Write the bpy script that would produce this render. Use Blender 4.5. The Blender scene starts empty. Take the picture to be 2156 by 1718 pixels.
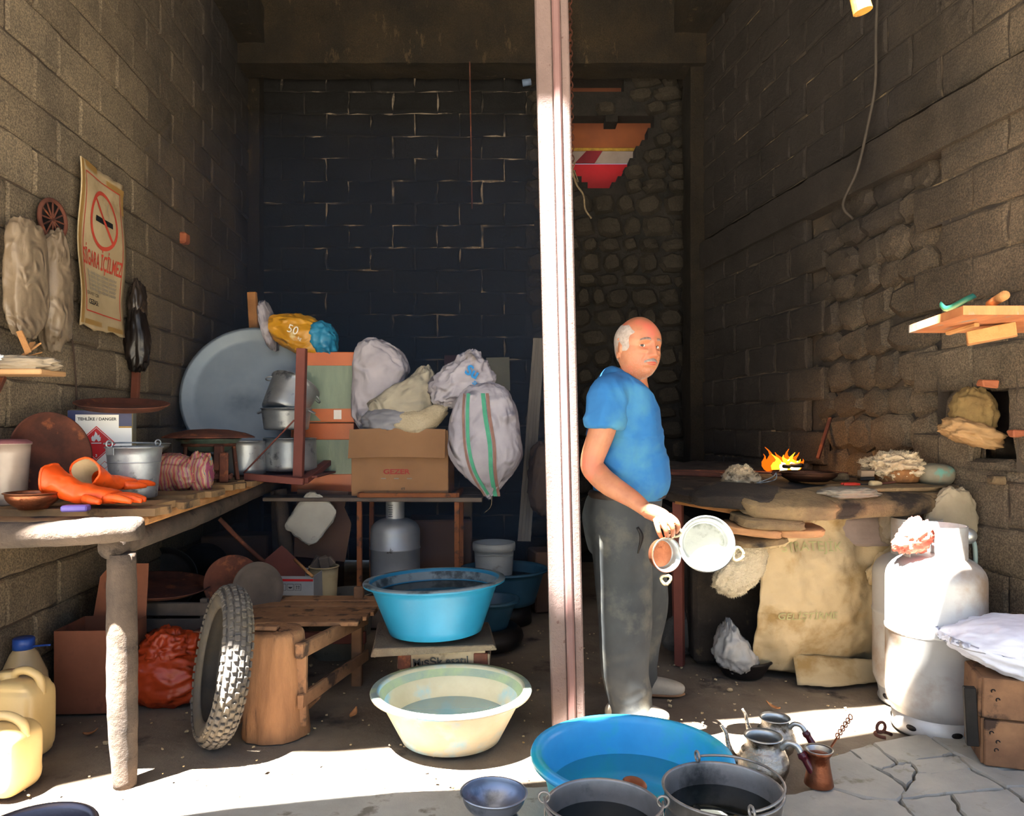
import bpy, bmesh, math, random
from mathutils import Vector, Matrix, noise, Euler
PI = math.pi
rnd = random.Random(7)
F, CX, CY, H = 1600.0, 1078.0, 895.0, 1.25
sc = bpy.context.scene
col = sc.collection

# ---------------------------------------------------------------- camera, sky, sun, exposure
cam = bpy.data.cameras.new('camera')
cam.sensor_width = 36
cam.lens = F / 2156 * 36
cam.shift_y = (895 - 859) / 2156
cam.clip_start = 0.05
cam_o = bpy.data.objects.new('camera', cam)
cam_o.location = (0, 0, H)
cam_o.rotation_euler = (PI / 2, 0, 0)
col.objects.link(cam_o)
sc.camera = cam_o

SUN = Vector((0.30, 0.30, -1.0))          # travel direction of the sunlight
world = bpy.data.worlds.new('sky')
sc.world = world
world.use_nodes = True
wn = world.node_tree
wn.nodes.clear()
wo = wn.nodes.new('ShaderNodeOutputWorld')
bg = wn.nodes.new('ShaderNodeBackground')
sky = wn.nodes.new('ShaderNodeTexSky')
sky.sky_type = 'NISHITA'
sky.sun_disc = False
sky.sun_elevation = math.atan2(1.0, math.hypot(SUN.x, SUN.y))
sky.sun_rotation = math.atan2(-SUN.x, -SUN.y)
sky.dust_density = 2.0
bg.inputs['Strength'].default_value = 0.19
wn.links.new(sky.outputs[0], bg.inputs[0])
wn.links.new(bg.outputs[0], wo.inputs[0])
sun = bpy.data.lights.new('sun', 'SUN')
sun.energy = 88.0
sun.angle = math.radians(0.6)
sun.color = (1.0, 0.97, 0.92)
sun_o = bpy.data.objects.new('sun', sun)
sun_o.rotation_euler = SUN.to_track_quat('-Z', 'Y').to_euler()
sun_o.location = (0, 0, 8)
col.objects.link(sun_o)
vs = sc.view_settings
vs.view_transform = 'Standard'
vs.look = 'None'
vs.exposure = 1.12
vs.gamma = 1.0
vs.use_curve_mapping = False
sc.cycles.max_bounces = 10
sc.cycles.diffuse_bounces = 6
sc.cycles.transparent_max_bounces = 12
sc.cycles.sample_clamp_indirect = 6

# ---------------------------------------------------------------- helpers
def W(px, py, Y):
    return Vector(((px - CX) / F * Y, Y, H - (py - CY) / F * Y))
def S(px, Y):
    return px * Y / F
def lin(h):
    if isinstance(h, (tuple, list)):
        return tuple(h) + (1.0,) if len(h) == 3 else tuple(h)
    h = h.lstrip('#')
    o = []
    for i in (0, 2, 4):
        c = int(h[i:i + 2], 16) / 255
        o.append(c / 12.92 if c <= .04045 else ((c + .055) / 1.055) ** 2.4)
    return tuple(o) + (1.0,)

MATS = {}
def mat(name, c, c2=None, s=6, rough=.8, metal=0.0, bump=.3, bs=60, dist=.004, c3=None, s3=14, t3=.62, w3=.04,
        world=False, lo=.35, hi=.65, stretch=None, spec=.4, alpha=None, emit=None, b2=0, bs2=9, d2=.03):
    if name in MATS: return MATS[name]
    m = bpy.data.materials.new(name); m.use_nodes = True
    n, l = m.node_tree.nodes, m.node_tree.links
    b = n['Principled BSDF']
    b.inputs['Roughness'].default_value = rough
    b.inputs['Metallic'].default_value = metal
    b.inputs['Specular IOR Level'].default_value = spec
    if world:
        vec = n.new('ShaderNodeNewGeometry').outputs['Position']
    else:
        tc = n.new('ShaderNodeTexCoord'); oi = n.new('ShaderNodeObjectInfo')
        mu = n.new('ShaderNodeMath'); mu.operation = 'MULTIPLY'; mu.inputs[1].default_value = 37.0
        l.new(oi.outputs['Random'], mu.inputs[0])
        ad = n.new('ShaderNodeVectorMath'); ad.operation = 'ADD'
        l.new(tc.outputs['Object'], ad.inputs[0]); l.new(mu.outputs[0], ad.inputs[1])
        vec = ad.outputs[0]
    if stretch:
        mp = n.new('ShaderNodeMapping'); mp.inputs['Scale'].default_value = stretch
        l.new(vec, mp.inputs['Vector']); vec = mp.outputs[0]
    colr = None
    base = lin(c)
    b.inputs['Base Color'].default_value = base
    def nz(scale, detail=5, r=.6):
        t = n.new('ShaderNodeTexNoise'); t.inputs['Scale'].default_value = scale
        t.inputs['Detail'].default_value = detail; t.inputs['Roughness'].default_value = r
        l.new(vec, t.inputs['Vector']); return t.outputs['Fac']
    if c2 is not None:
        rp = n.new('ShaderNodeValToRGB')
        rp.color_ramp.elements[0].position = lo; rp.color_ramp.elements[0].color = base
        rp.color_ramp.elements[1].position = hi; rp.color_ramp.elements[1].color = lin(c2)
        l.new(nz(s), rp.inputs[0]); colr = rp.outputs[0]
    if c3 is not None:
        rp = n.new('ShaderNodeValToRGB')
        rp.color_ramp.elements[0].position = t3 - w3; rp.color_ramp.elements[0].color = (0, 0, 0, 1)
        rp.color_ramp.elements[1].position = t3 + w3; rp.color_ramp.elements[1].color = (1, 1, 1, 1)
        l.new(nz(s3, 8), rp.inputs[0])
        mx = n.new('ShaderNodeMix'); mx.data_type = 'RGBA'
        l.new(rp.outputs[0], mx.inputs[0])
        if colr: l.new(colr, mx.inputs[6])
        else: mx.inputs[6].default_value = base
        mx.inputs[7].default_value = lin(c3); colr = mx.outputs[2]
    if colr: l.new(colr, b.inputs['Base Color'])
    if bump:
        bp = n.new('ShaderNodeBump'); bp.inputs['Strength'].default_value = bump; bp.inputs['Distance'].default_value = dist
        l.new(nz(bs, 6, .7), bp.inputs['Height']); l.new(bp.outputs[0], b.inputs['Normal'])
        if b2:
            t = n.new('ShaderNodeTexNoise'); t.noise_type = 'RIDGED_MULTIFRACTAL'; t.inputs['Scale'].default_value = bs2; t.inputs['Detail'].default_value = 3; t.inputs['Distortion'].default_value = 1.2
            l.new(vec, t.inputs['Vector']); q = n.new('ShaderNodeBump'); q.inputs['Strength'].default_value = b2; q.inputs['Distance'].default_value = d2
            l.new(t.outputs['Fac'], q.inputs['Height']); l.new(q.outputs[0], bp.inputs['Normal'])
    if alpha is not None: b.inputs['Alpha'].default_value = alpha
    if emit:
        b.inputs['Emission Color'].default_value = base; b.inputs['Emission Strength'].default_value = emit
    m['bsdf'] = 1
    MATS[name] = m
    return m

def mesh(name, verts, faces, smooth=False, mats=None):
    me = bpy.data.meshes.new(name)
    me.from_pydata([tuple(v) for v in verts], [], faces)
    me.validate()
    if smooth: me.shade_smooth()
    return me
def link(name, me, m=None, parent=None, loc=None, rot=None, scale=None):
    o = bpy.data.objects.new(name, me); col.objects.link(o)
    if m is not None and me is not None and not me.materials: me.materials.append(m)
    if parent: o.parent = parent
    if loc is not None: o.location = loc
    if rot is not None: o.rotation_euler = rot
    if scale is not None: o.scale = (scale,) * 3 if isinstance(scale, (int, float)) else scale
    return o
def tag(o, label, cat, group=None):
    o['label'] = label; o['category'] = cat
    if group: o['group'] = group
    return o
def thing(name, label, cat, loc=(0, 0, 0), rot=(0, 0, 0), group=None):
    o = bpy.data.objects.new(name, None); o.empty_display_size = .05
    col.objects.link(o); o.location = loc; o.rotation_euler = rot
    return tag(o, label, cat, group)
def struct(o):
    o['kind'] = 'structure'; return o

class MB:
    """collects shapes into one mesh"""
    def __init__(s): s.v = []; s.f = []; s.sm = []
    def add(s, v, f, smooth=False):
        k = len(s.v); s.v += [tuple(x) for x in v]; s.f += [tuple(i + k for i in q) for q in f]; s.sm += [smooth] * len(f); return s
    def me(s, name='part'):
        me = bpy.data.meshes.new(name); me.from_pydata(s.v, [], s.f)
        me.polygons.foreach_set('use_smooth', s.sm); me.update(); return me
    def put(s, name, m, parent=None, loc=None, rot=None, scale=None):
        return link(name, s.me(name), m, parent, loc, rot, scale)

def g_box(sx, sy, sz, c=(0, 0, 0), bev=.004, jit=0, r=None, rot=None):
    """bevelled box centred at c"""
    r = r or rnd
    hx, hy, hz = sx / 2, sy / 2, sz / 2
    b = min(bev, hx * .45, hy * .45, hz * .45)
    V = []; idx = {}
    for i in (-1, 1):
        for j in (-1, 1):
            for k in (-1, 1):
                jx, jy, jz = [r.uniform(-jit, jit) for _ in range(3)] if jit else (0, 0, 0)
                for a in range(3):
                    p = [i * (hx - (b if a != 0 else 0)) + jx, j * (hy - (b if a != 1 else 0)) + jy, k * (hz - (b if a != 2 else 0)) + jz]
                    idx[(i, j, k, a)] = len(V); V.append(p)
    fs = []
    for a in range(3):
        o1, o2 = (a + 1) % 3, (a + 2) % 3
        for s_ in (-1, 1):
            q = []
            for (u, w) in ((-1, -1), (1, -1), (1, 1), (-1, 1)):
                t = [0, 0, 0]; t[a] = s_; t[o1] = u; t[o2] = w
                q.append(idx[(t[0], t[1], t[2], a)])
            fs.append(q if s_ > 0 else q[::-1])
    for a in range(3):
        o1, o2 = (a + 1) % 3, (a + 2) % 3
        for u in (-1, 1):
            for w in (-1, 1):
                def kk(sa, face):
                    t = [0, 0, 0]; t[a] = sa; t[o1] = u; t[o2] = w
                    return idx[(t[0], t[1], t[2], face)]
                q = [kk(-1, o1), kk(1, o1), kk(1, o2), kk(-1, o2)]
                fs.append(q if u * w < 0 else q[::-1])
    for i in (-1, 1):
        for j in (-1, 1):
            for k in (-1, 1):
                q = [idx[(i, j, k, 0)], idx[(i, j, k, 1)], idx[(i, j, k, 2)]]
                fs.append(q if i * j * k > 0 else q[::-1])
    M = Matrix.Translation(c)
    if rot is not None: M = M @ Euler(rot).to_matrix().to_4x4()
    return [M @ Vector(v) for v in V], fs
def bar(a, b, w, t, up=(0, 0, 1), bev=.003, jit=0):
    """box beam from a to b, width w (sideways), thickness t (along up)"""
    a, b = Vector(a), Vector(b); d = b - a; L = d.length; x = d.normalized()
    up = Vector(up); y = up.cross(x)
    if y.length < 1e-4: y = Vector((0, 1, 0)).cross(x)
    y.normalize(); z = x.cross(y)
    M = Matrix((x, y, z)).transposed().to_4x4(); M.translation = (a + b) / 2
    v, f = g_box(L, w, t, bev=bev, jit=jit)
    return [M @ p for p in v], f
def g_lathe(prof, n=40, closed=False):
    V, Fc = [], []
    for (r, z) in prof:
        for i in range(n):
            a = 2 * PI * i / n; V.append((r * math.cos(a), r * math.sin(a), z))
    for j in range(len(prof) - 1):
        for i in range(n):
            i2 = (i + 1) % n
            Fc.append((j * n + i, j * n + i2, (j + 1) * n + i2, (j + 1) * n + i))
    if prof[0][0] > 1e-4 and not closed and len(prof) > 2: Fc.append(tuple(range(n))[::-1])
    if prof[-1][0] > 1e-4 and not closed: Fc.append(tuple((len(prof) - 1) * n + i for i in range(n)))
    return V, Fc
def vessel(r0, r1, h, t=.004, lip=.01, lipd=.006, n=48, foot=.0, bulge=0.0):
    """open tapered vessel: outer wall, rolled lip, inner wall, floor"""
    P = [(0.0001, foot)] if foot else [(0.0001, 0)]
    P += [(r0 * .92, 0), (r0, .006)]
    for k in range(1, 7):
        u = k / 7; P.append((r0 + (r1 - r0) * u + bulge * math.sin(PI * u), .006 + (h - .006 - lipd) * u))
    P += [(r1, h - lipd), (r1 + lip, h - lipd), (r1 + lip + .002, h - lipd * .4), (r1 + lip - .001, h), (r1, h + .001), (r1 - t, h - lipd)]
    for k in range(6, 0, -1):
        u = k / 7; P.append((r0 + (r1 - r0) * u + bulge * math.sin(PI * u) - t, .006 + t + (h - .006 - lipd) * u))
    P += [(r0 - t, .008 + t), (r0 * .9 - t, .003 + t), (0.0001, .003 + t)]
    v, f = g_lathe(P, n)
    return v, f
def inner_r(r0, r1, h, z, t=.004): return r0 + (r1 - r0) * z / h - t
def catmull(pts, n=6):
    pts = [Vector(p) for p in pts]; out = []
    P = [pts[0] * 2 - pts[1]] + pts + [pts[-1] * 2 - pts[-2]]
    for i in range(1, len(P) - 2):
        for k in range(n):
            t = k / n; a, b, c, d = P[i - 1], P[i], P[i + 1], P[i + 2]
            out.append(.5 * ((2 * b) + (c - a) * t + (2 * a - 5 * b + 4 * c - d) * t * t + (3 * b - a - 3 * c + d) * t ** 3))
    out.append(pts[-1]); return out
def g_tube(pts, r, n=8, caps=True, smoothn=0, jit=0, flat=1.0, up=None):
    """r: number, list, or list of (ra, rb)"""
    if isinstance(r, (list, tuple)): r = [tuple(q) if isinstance(q, (list, tuple)) else (q, q * flat) for q in r]
    if smoothn:
        k = len(pts)
        if isinstance(r, (list, tuple)):
            rr = []
            for i in range(k - 1):
                for q in range(smoothn):
                    t = q / smoothn
                    if isinstance(r[0], (list, tuple)): rr.append(tuple(r[i][j] * (1 - t) + r[i + 1][j] * t for j in (0, 1)))
                    else: rr.append(r[i] * (1 - t) + r[i + 1] * t)
            rr.append(r[-1]); r = rr
        pts = catmull(pts, smoothn)
    pts = [Vector(p) for p in pts]; N = len(pts)
    if not isinstance(r, (list, tuple)): r = [r] * N
    V, Fc = [], []
    t0 = (pts[1] - pts[0]).normalized()
    u = Vector(up) if up is not None else (Vector((0, 0, 1)) if abs(t0.z) < .9 else Vector((1, 0, 0)))
    x = u.cross(t0).normalized()
    for i in range(N):
        t = (pts[min(i + 1, N - 1)] - pts[max(i - 1, 0)]).normalized()
        x = (x - t * x.dot(t)).normalized(); y = t.cross(x)
        ra, rb = r[i] if isinstance(r[i], (list, tuple)) else (r[i], r[i] * flat)
        for k in range(n):
            a = 2 * PI * k / n; jj = 1 + (rnd.uniform(-jit, jit) if jit else 0)
            V.append(pts[i] + (x * math.cos(a) * ra + y * math.sin(a) * rb) * jj)
    for i in range(N - 1):
        for k in range(n):
            k2 = (k + 1) % n; Fc.append((i * n + k, i * n + k2, (i + 1) * n + k2, (i + 1) * n + k))
    if caps:
        Fc.append(tuple(range(n))[::-1]); Fc.append(tuple((N - 1) * n + k for k in range(n)))
    return V, Fc
def ring(c, R, r, n=24, m=8, rot=(0, 0, 0), arc=2 * PI, a0=0):
    M = Matrix.Translation(c) @ Euler(rot).to_matrix().to_4x4()
    V, Fc = [], []; full = abs(arc - 2 * PI) < 1e-6; N = n if full else n + 1
    for i in range(N):
        a = a0 + arc * i / n
        for k in range(m):
            b = 2 * PI * k / m; q = R + r * math.cos(b)
            V.append(M @ Vector((q * math.cos(a), q * math.sin(a), r * math.sin(b))))
    for i in range(n):
        i2 = (i + 1) % N
        for k in range(m):
            k2 = (k + 1) % m; Fc.append((i * m + k, i2 * m + k, i2 * m + k2, i * m + k2))
    return V, Fc
def fbm(p, s, oct=3):
    v = 0; a = 1.0
    for _ in range(oct):
        v += a * noise.noise(Vector(p) * s); s *= 2.1; a *= .5
    return v
def ridge(p, s, oct=3):
    v = 0; a = 1.0
    for _ in range(oct):
        v += a * (1 - 2 * abs(noise.noise(Vector(p) * s))); s *= 2.0; a *= .5
    return v
def g_blob(dx, dy, dz, seed=0, amp=.1, fr=4, n=32, m=20, e=1.0, fold=0, ffr=8, shape=None, flatb=None):
    """superellipsoid with noise lumps (amp) and fold ridges (fold), half sizes dx, dy, dz"""
    V, Fc = [], []; off = Vector((seed * 7.3, seed * 3.1, seed * 1.7))
    if fold: n = int(n * 1.7); m = int(m * 1.7)
    def sp(v, p): return math.copysign(abs(v) ** p, v)
    for j in range(m + 1):
        ph = -PI / 2 + PI * j / m
        for i in range(n):
            th = 2 * PI * i / n
            p = Vector((sp(math.cos(ph), e) * sp(math.cos(th), e), sp(math.cos(ph), e) * sp(math.sin(th), e), sp(math.sin(ph), e)))
            k = 1 + amp * fbm(p + off, fr / 3)
            if fold: k += fold * ridge(p * 1.0 + off, ffr / 3, 3) + fold * .33 * ridge(Vector((p.x + .6 * p.z, p.y, p.z * .7)) + off * 2, ffr * .9, 2)
            q = Vector((p.x * dx, p.y * dy, p.z * dz)) * k
            if shape: q = Vector(shape(q, p))
            if flatb is not None and q.z < -dz * flatb: q.z = -dz * flatb + (q.z + dz * flatb) * .1
            V.append(q)
    for j in range(m):
        for i in range(n):
            i2 = (i + 1) % n; Fc.append((j * n + i, j * n + i2, (j + 1) * n + i2, (j + 1) * n + i))
    return V, Fc
def g_grid(fn, nu, nv, thick=0):
    V = [Vector(fn(i / nu, j / nv)) for j in range(nv + 1) for i in range(nu + 1)]
    Fc = [(j * (nu + 1) + i, j * (nu + 1) + i + 1, (j + 1) * (nu + 1) + i + 1, (j + 1) * (nu + 1) + i) for j in range(nv) for i in range(nu)]
    if thick:
        K = len(V); N = [Vector() for _ in V]
        for q in Fc:
            nn = (V[q[1]] - V[q[0]]).cross(V[q[3]] - V[q[0]])
            for i in q: N[i] += nn
        V2 = [V[i] - (N[i].normalized() if N[i].length else Vector((0, 1, 0))) * thick for i in range(K)]
        F2 = [tuple(i + K for i in q[::-1]) for q in Fc]
        bd = [i for i in range(nu + 1)] + [j * (nu + 1) + nu for j in range(1, nv + 1)] + [nv * (nu + 1) + i for i in range(nu - 1, -1, -1)] + [j * (nu + 1) for j in range(nv - 1, 0, -1)]
        F3 = [(bd[(k + 1) % len(bd)], bd[k], bd[k] + K, bd[(k + 1) % len(bd)] + K) for k in range(len(bd))]
        V += V2; Fc += F2 + F3
    return V, Fc
def g_prism(poly, t, axis='y', c=(0, 0, 0)):
    """outline (2-D list) extruded by t; axis y: outline lies in x,z; axis z: in x,y"""
    n = len(poly); V = []
    for s_ in (-.5, .5):
        for (a, b) in poly:
            V.append(Vector((a, s_ * t, b) if axis == 'y' else (a, b, s_ * t)) + Vector(c))
    Fc = [tuple(range(n)), tuple(range(2 * n - 1, n - 1, -1))]
    for i in range(n):
        j = (i + 1) % n; Fc.append((j, i, i + n, j + n))
    return V, Fc
def text(body, size, m, parent, loc, rot=(PI / 2, 0, 0), name='lettering', ext=.0006, align='LEFT', sx=1.0, bold=0):
    c = bpy.data.curves.new('t', 'FONT'); c.body = body; c.size = size; c.extrude = ext; c.align_x = align; c.offset = bold; c.resolution_u = 3
    t = bpy.data.objects.new('t', c)
    me = bpy.data.meshes.new_from_object(t)
    bpy.data.objects.remove(t); bpy.data.curves.remove(c)
    me.materials.clear()
    for v in me.vertices: v.co.x *= sx
    o = link(name, me, m, parent, loc, rot)
    return o
def simp(name, g, m, label, cat, loc, rot=(0, 0, 0), group=None, smooth=True, scale=None):
    o = MB().add(*g, smooth).put(name, m, None, loc, rot, scale)
    return tag(o, label, cat, group)
# ---------------------------------------------------------------- materials of the setting
def graded_mat(name, c1, c2, dark_tone, dark_lo, dark_hi, axis=1, rev=False, bs=70, bump=.8, dist=.012, pale='#8a7862', palet=.68, zk=0.0):
    """block concrete; its tone gets darker deeper in the shop and higher up"""
    m = bpy.data.materials.new(name); m.use_nodes = True; n, l = m.node_tree.nodes, m.node_tree.links
    b = n['Principled BSDF']; b.inputs['Roughness'].default_value = .92; b.inputs['Specular IOR Level'].default_value = .25
    g = n.new('ShaderNodeNewGeometry'); pos = g.outputs['Position']
    oi = n.new('ShaderNodeObjectInfo')
    def nz(s, d=5, r=.6, v=pos):
        t = n.new('ShaderNodeTexNoise'); t.inputs['Scale'].default_value = s; t.inputs['Detail'].default_value = d; t.inputs['Roughness'].default_value = r
        l.new(v, t.inputs['Vector']); return t.outputs['Fac']
    def ramp(f, a, b_, ca, cb):
        r = n.new('ShaderNodeValToRGB'); r.color_ramp.elements[0].position = a; r.color_ramp.elements[1].position = b_
        r.color_ramp.elements[0].color = ca; r.color_ramp.elements[1].color = cb; l.new(f, r.inputs[0]); return r.outputs[0]
    def mix(f, A, B):
        x = n.new('ShaderNodeMix'); x.data_type = 'RGBA'
        for s_, q in ((0, f), (6, A), (7, B)):
            if hasattr(q, 'links') or hasattr(q, 'is_linked'): l.new(q, x.inputs[s_])
            else: x.inputs[s_].default_value = q
        return x.outputs[2]
    base = ramp(nz(3.0), .35, .68, lin(c1), lin(c2))
    fine = ramp(nz(120, 3, .8), .42, .62, (0.55, .55, .55, 1), (1.35, 1.3, 1.2, 1))
    mm = n.new('ShaderNodeMix'); mm.data_type = 'RGBA'; mm.blend_type = 'MULTIPLY'; mm.inputs[0].default_value = 1
    l.new(base, mm.inputs[6]); l.new(fine, mm.inputs[7]); base = mm.outputs[2]
    rv = ramp(oi.outputs['Random'], 0, 1, (.78, .76, .74, 1), (1.15, 1.13, 1.1, 1))
    mm = n.new('ShaderNodeMix'); mm.data_type = 'RGBA'; mm.blend_type = 'MULTIPLY'; mm.inputs[0].default_value = 1
    l.new(base, mm.inputs[6]); l.new(rv, mm.inputs[7]); base = mm.outputs[2]
    mp = n.new('ShaderNodeMapping'); mp.inputs['Scale'].default_value = (1, 1, .35); l.new(pos, mp.inputs['Vector'])
    pl = ramp(nz(9, 8, .75, mp.outputs[0]), palet, palet + .05, (0, 0, 0, 1), (1, 1, 1, 1))
    base = mix(pl, base, lin(pale))
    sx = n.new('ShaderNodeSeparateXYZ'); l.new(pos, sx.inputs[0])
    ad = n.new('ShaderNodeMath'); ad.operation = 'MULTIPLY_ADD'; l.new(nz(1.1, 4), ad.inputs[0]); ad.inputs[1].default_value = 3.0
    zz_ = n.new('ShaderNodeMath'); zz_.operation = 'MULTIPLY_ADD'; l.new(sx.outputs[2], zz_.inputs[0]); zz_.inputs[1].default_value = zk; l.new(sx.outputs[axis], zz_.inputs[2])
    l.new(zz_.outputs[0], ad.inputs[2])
    mr = n.new('ShaderNodeMapRange'); l.new(ad.outputs[0], mr.inputs[0])  # blends to the darker tone by depth and height
    mr.inputs[1].default_value = dark_lo + 1.5; mr.inputs[2].default_value = dark_hi + 1.5; mr.inputs[3].default_value = 0; mr.inputs[4].default_value = 1
    so = ramp(nz(2.3, 7, .7), .3, .7, lin(dark_tone), tuple(x * 2.6 for x in lin(dark_tone)[:3]) + (1,))
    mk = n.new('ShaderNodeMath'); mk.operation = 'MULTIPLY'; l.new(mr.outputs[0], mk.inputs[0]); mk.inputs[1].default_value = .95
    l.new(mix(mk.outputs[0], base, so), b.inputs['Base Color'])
    bp = n.new('ShaderNodeBump'); bp.inputs['Strength'].default_value = bump; bp.inputs['Distance'].default_value = dist
    l.new(nz(bs, 6, .75), bp.inputs['Height'])
    bp2 = n.new('ShaderNodeBump'); bp2.inputs['Strength'].default_value = .5; bp2.inputs['Distance'].default_value = .03
    l.new(nz(11, 4), bp2.inputs['Height']); l.new(bp2.outputs[0], bp.inputs['Normal'])
    l.new(bp.outputs[0], b.inputs['Normal'])
    MATS[name] = m; return m
m_left = graded_mat('left_blocks', '#746858', '#8e7f6a', '#1a1819', 3.6, 7.8, zk=.35)
m_back = graded_mat('back_blocks', '#2e2925', '#46403a', '#0d0d0e', 2.0, 6.0, pale='#4e463c', palet=.72)
m_right = graded_mat('right_blocks', '#6e6353', '#8a7a66', '#1a1716', 3.6, 6.9, zk=.9, pale='#a08a6a', palet=.66)
m_rubble = graded_mat('rubble_stone', '#3b362f', '#4b443b', '#14120f', 4.0, 9.0, pale='#7a6a56')
m_floor = None

# ---------------------------------------------------------------- block walls
def block_mesh(w, h, d, seed, rough=.006):
    """one rough block: front face towards -y, chamfered broken edges"""
    r = random.Random(seed)
    nx, nz = 5, 3
    def J(a): return r.uniform(-a, a)
    per = []
    for i in range(nx): per.append((-w / 2 + w * i / nx, -h / 2))
    for i in range(nz): per.append((w / 2, -h / 2 + h * i / nz))
    for i in range(nx): per.append((w / 2 - w * i / nx, h / 2))
    for i in range(nz): per.append((-w / 2, h / 2 - h * i / nz))
    N = len(per)
    jit = [(J(rough * .6), J(rough * .6)) for _ in per]
    V = []
    for (x, z), (a, b) in zip(per, jit): V.append((x + a, d, z + b))
    for (x, z), (a, b) in zip(per, jit): V.append((x + a, .008 + abs(J(.004)), z + b))
    for (x, z), (a, b) in zip(per, jit):
        k = .008 + abs(J(rough)); sx = math.copysign(min(k, abs(x)), x); sz = math.copysign(min(k, abs(z)), z)
        V.append((x - sx + a, J(.003), z - sz + b))
    V.append((J(w * .1), J(.004) - .002, J(h * .1)))
    Fc = []
    for i in range(N):
        j = (i + 1) % N
        Fc.append((i, j, N + j, N + i)); Fc.append((N + i, N + j, 2 * N + j, 2 * N + i)); Fc.append((2 * N + i, 2 * N + j, 3 * N))
    return mesh('concrete_block', V, Fc)
CH = .203; CW = .405; Z0 = .02 - CH
def wall_frame(X0, slope, side):
    u = Vector((slope, 1, 0)).normalized()
    nrm = Vector((u.y, -u.x, 0)) * side          # towards the room
    return Vector((X0, 0, 0)), u, nrm
def build_wall(name, org, u, nrm, s0, s1, nz0, nz1, m, mm, skip=lambda s, z: False, rough=.006, dz=0):
    ang = math.atan2(-nrm.y, -nrm.x) - PI / 2     # block's -y looks along nrm
    vars_ = [block_mesh(CW - .007, CH - .007, .05, 11 + k, rough) for k in range(6)]
    half = [block_mesh(CW / 2 - .007, CH - .007, .05, 31 + k, rough) for k in range(3)]
    for v in vars_ + half: v.materials.append(m)
    # mortar backing, cell by cell, with real holes where cells are skipped
    B = MB(); rr = random.Random(len(name))
    cells = []
    for k in range(nz0, nz1):
        z = Z0 + k * CH + CH / 2 + dz
        s = s0 - (CW / 2 if k % 2 else 0)
        while s < s1:
            a, b_ = max(s, s0), min(s + CW, s1)
            if b_ - a > .08: cells.append((a, b_, z))
            s += CW
    root = B
    for (a, b_, z) in cells:
        if skip((a + b_) / 2, z): continue
        q = [org + u * ss - nrm * .017 + Vector((0, 0, zz)) for ss, zz in ((a, z - CH / 2), (b_, z - CH / 2), (b_, z + CH / 2), (a, z + CH / 2))]
        B.add(q, [(0, 1, 2, 3)])
        q2 = [p - nrm * .16 for p in q]
        B.add(q2, [(3, 2, 1, 0)])
    zt = [c[2] for c in cells]
    q = [org + u * ss - nrm * .18 + Vector((0, 0, zz)) for ss, zz in ((s0, min(zt) - CH), (s1, min(zt) - CH), (s1, max(zt) + CH), (s0, max(zt) + CH))]
    if name != 'wall_back': B.add(q, [(0, 1, 2, 3)])
    w = struct(B.put(name, mm))
    n = 0
    for (a, b_, z) in cells:
        if skip((a + b_) / 2, z): continue
        L = b_ - a; me = rr.choice(vars_) if L > .3 else rr.choice(half)
        ref = CW if L > .3 else CW / 2
        o = bpy.data.objects.new('concrete_block', me); col.objects.link(o); o.parent = w
        o.location = org + u * ((a + b_) / 2) - nrm * (rr.uniform(0, .008)) + Vector((rr.uniform(-.002, .002), 0, z + rr.uniform(-.003, .003)))
        fl = rr.choice((0, PI))
        o.rotation_euler = (0, fl, ang + rr.uniform(-.008, .008)) if fl == 0 else (0, PI, ang)
        o.scale = (L / ref, 1, 1)
        n += 1
    return w, n
m_mortar_l = mat('mortar_left', '#564636', '#3a3028', s=5, bump=.8, bs=90, dist=.008, world=True)
m_mortar_b = mat('mortar_back', '#14120f', '#2a2520', s=3, bump=.8, bs=60, dist=.01, world=True, c3='#72675a', s3=4, t3=.53)
m_mortar_d = mat('mortar_rubble', '#12100d', '#241f1a', s=6, bump=1, bs=40, dist=.02, world=True)
m_mortar_r = mat('mortar_right', '#4e4235', '#2c2622', s=4, bump=.8, bs=70, dist=.01, world=True, c3='#8a7658', s3=5, t3=.62)
LW = wall_frame(-1.815, -.077, 1); RW = wall_frame(2.63, -.155, -1)
def LX(Y): return -1.815 - .077 * Y
def RX(Y): return 2.63 - .155 * Y
YB = 6.9
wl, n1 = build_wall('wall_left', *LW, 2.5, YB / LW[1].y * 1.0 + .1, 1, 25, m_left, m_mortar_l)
def rskip(s, z):
    Y = s * RW[1].y
    if 2.56 < z < 2.80: return True
    if 3.74 < Y < 4.70 and z < 2.57 and z > .9: return True
    if 3.25 < Y < 3.62 and 1.10 < z < 1.42: return True
    return False
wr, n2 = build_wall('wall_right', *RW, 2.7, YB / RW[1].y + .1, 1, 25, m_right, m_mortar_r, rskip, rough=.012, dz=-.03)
bo = Vector((-2.5, YB, 0)); bu = Vector((1, 0, 0)); bn = Vector((0, -1, 0))
def px_at(s, Y=YB): return CX + (bo.x + s) * F / Y
def bskip(s, z):
    return px_at(s) > 1118
wb, n3 = build_wall('wall_back', bo, bu, bn, 0, 4.15, 1, 25, m_back, m_mortar_b, bskip, rough=.014)
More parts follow.
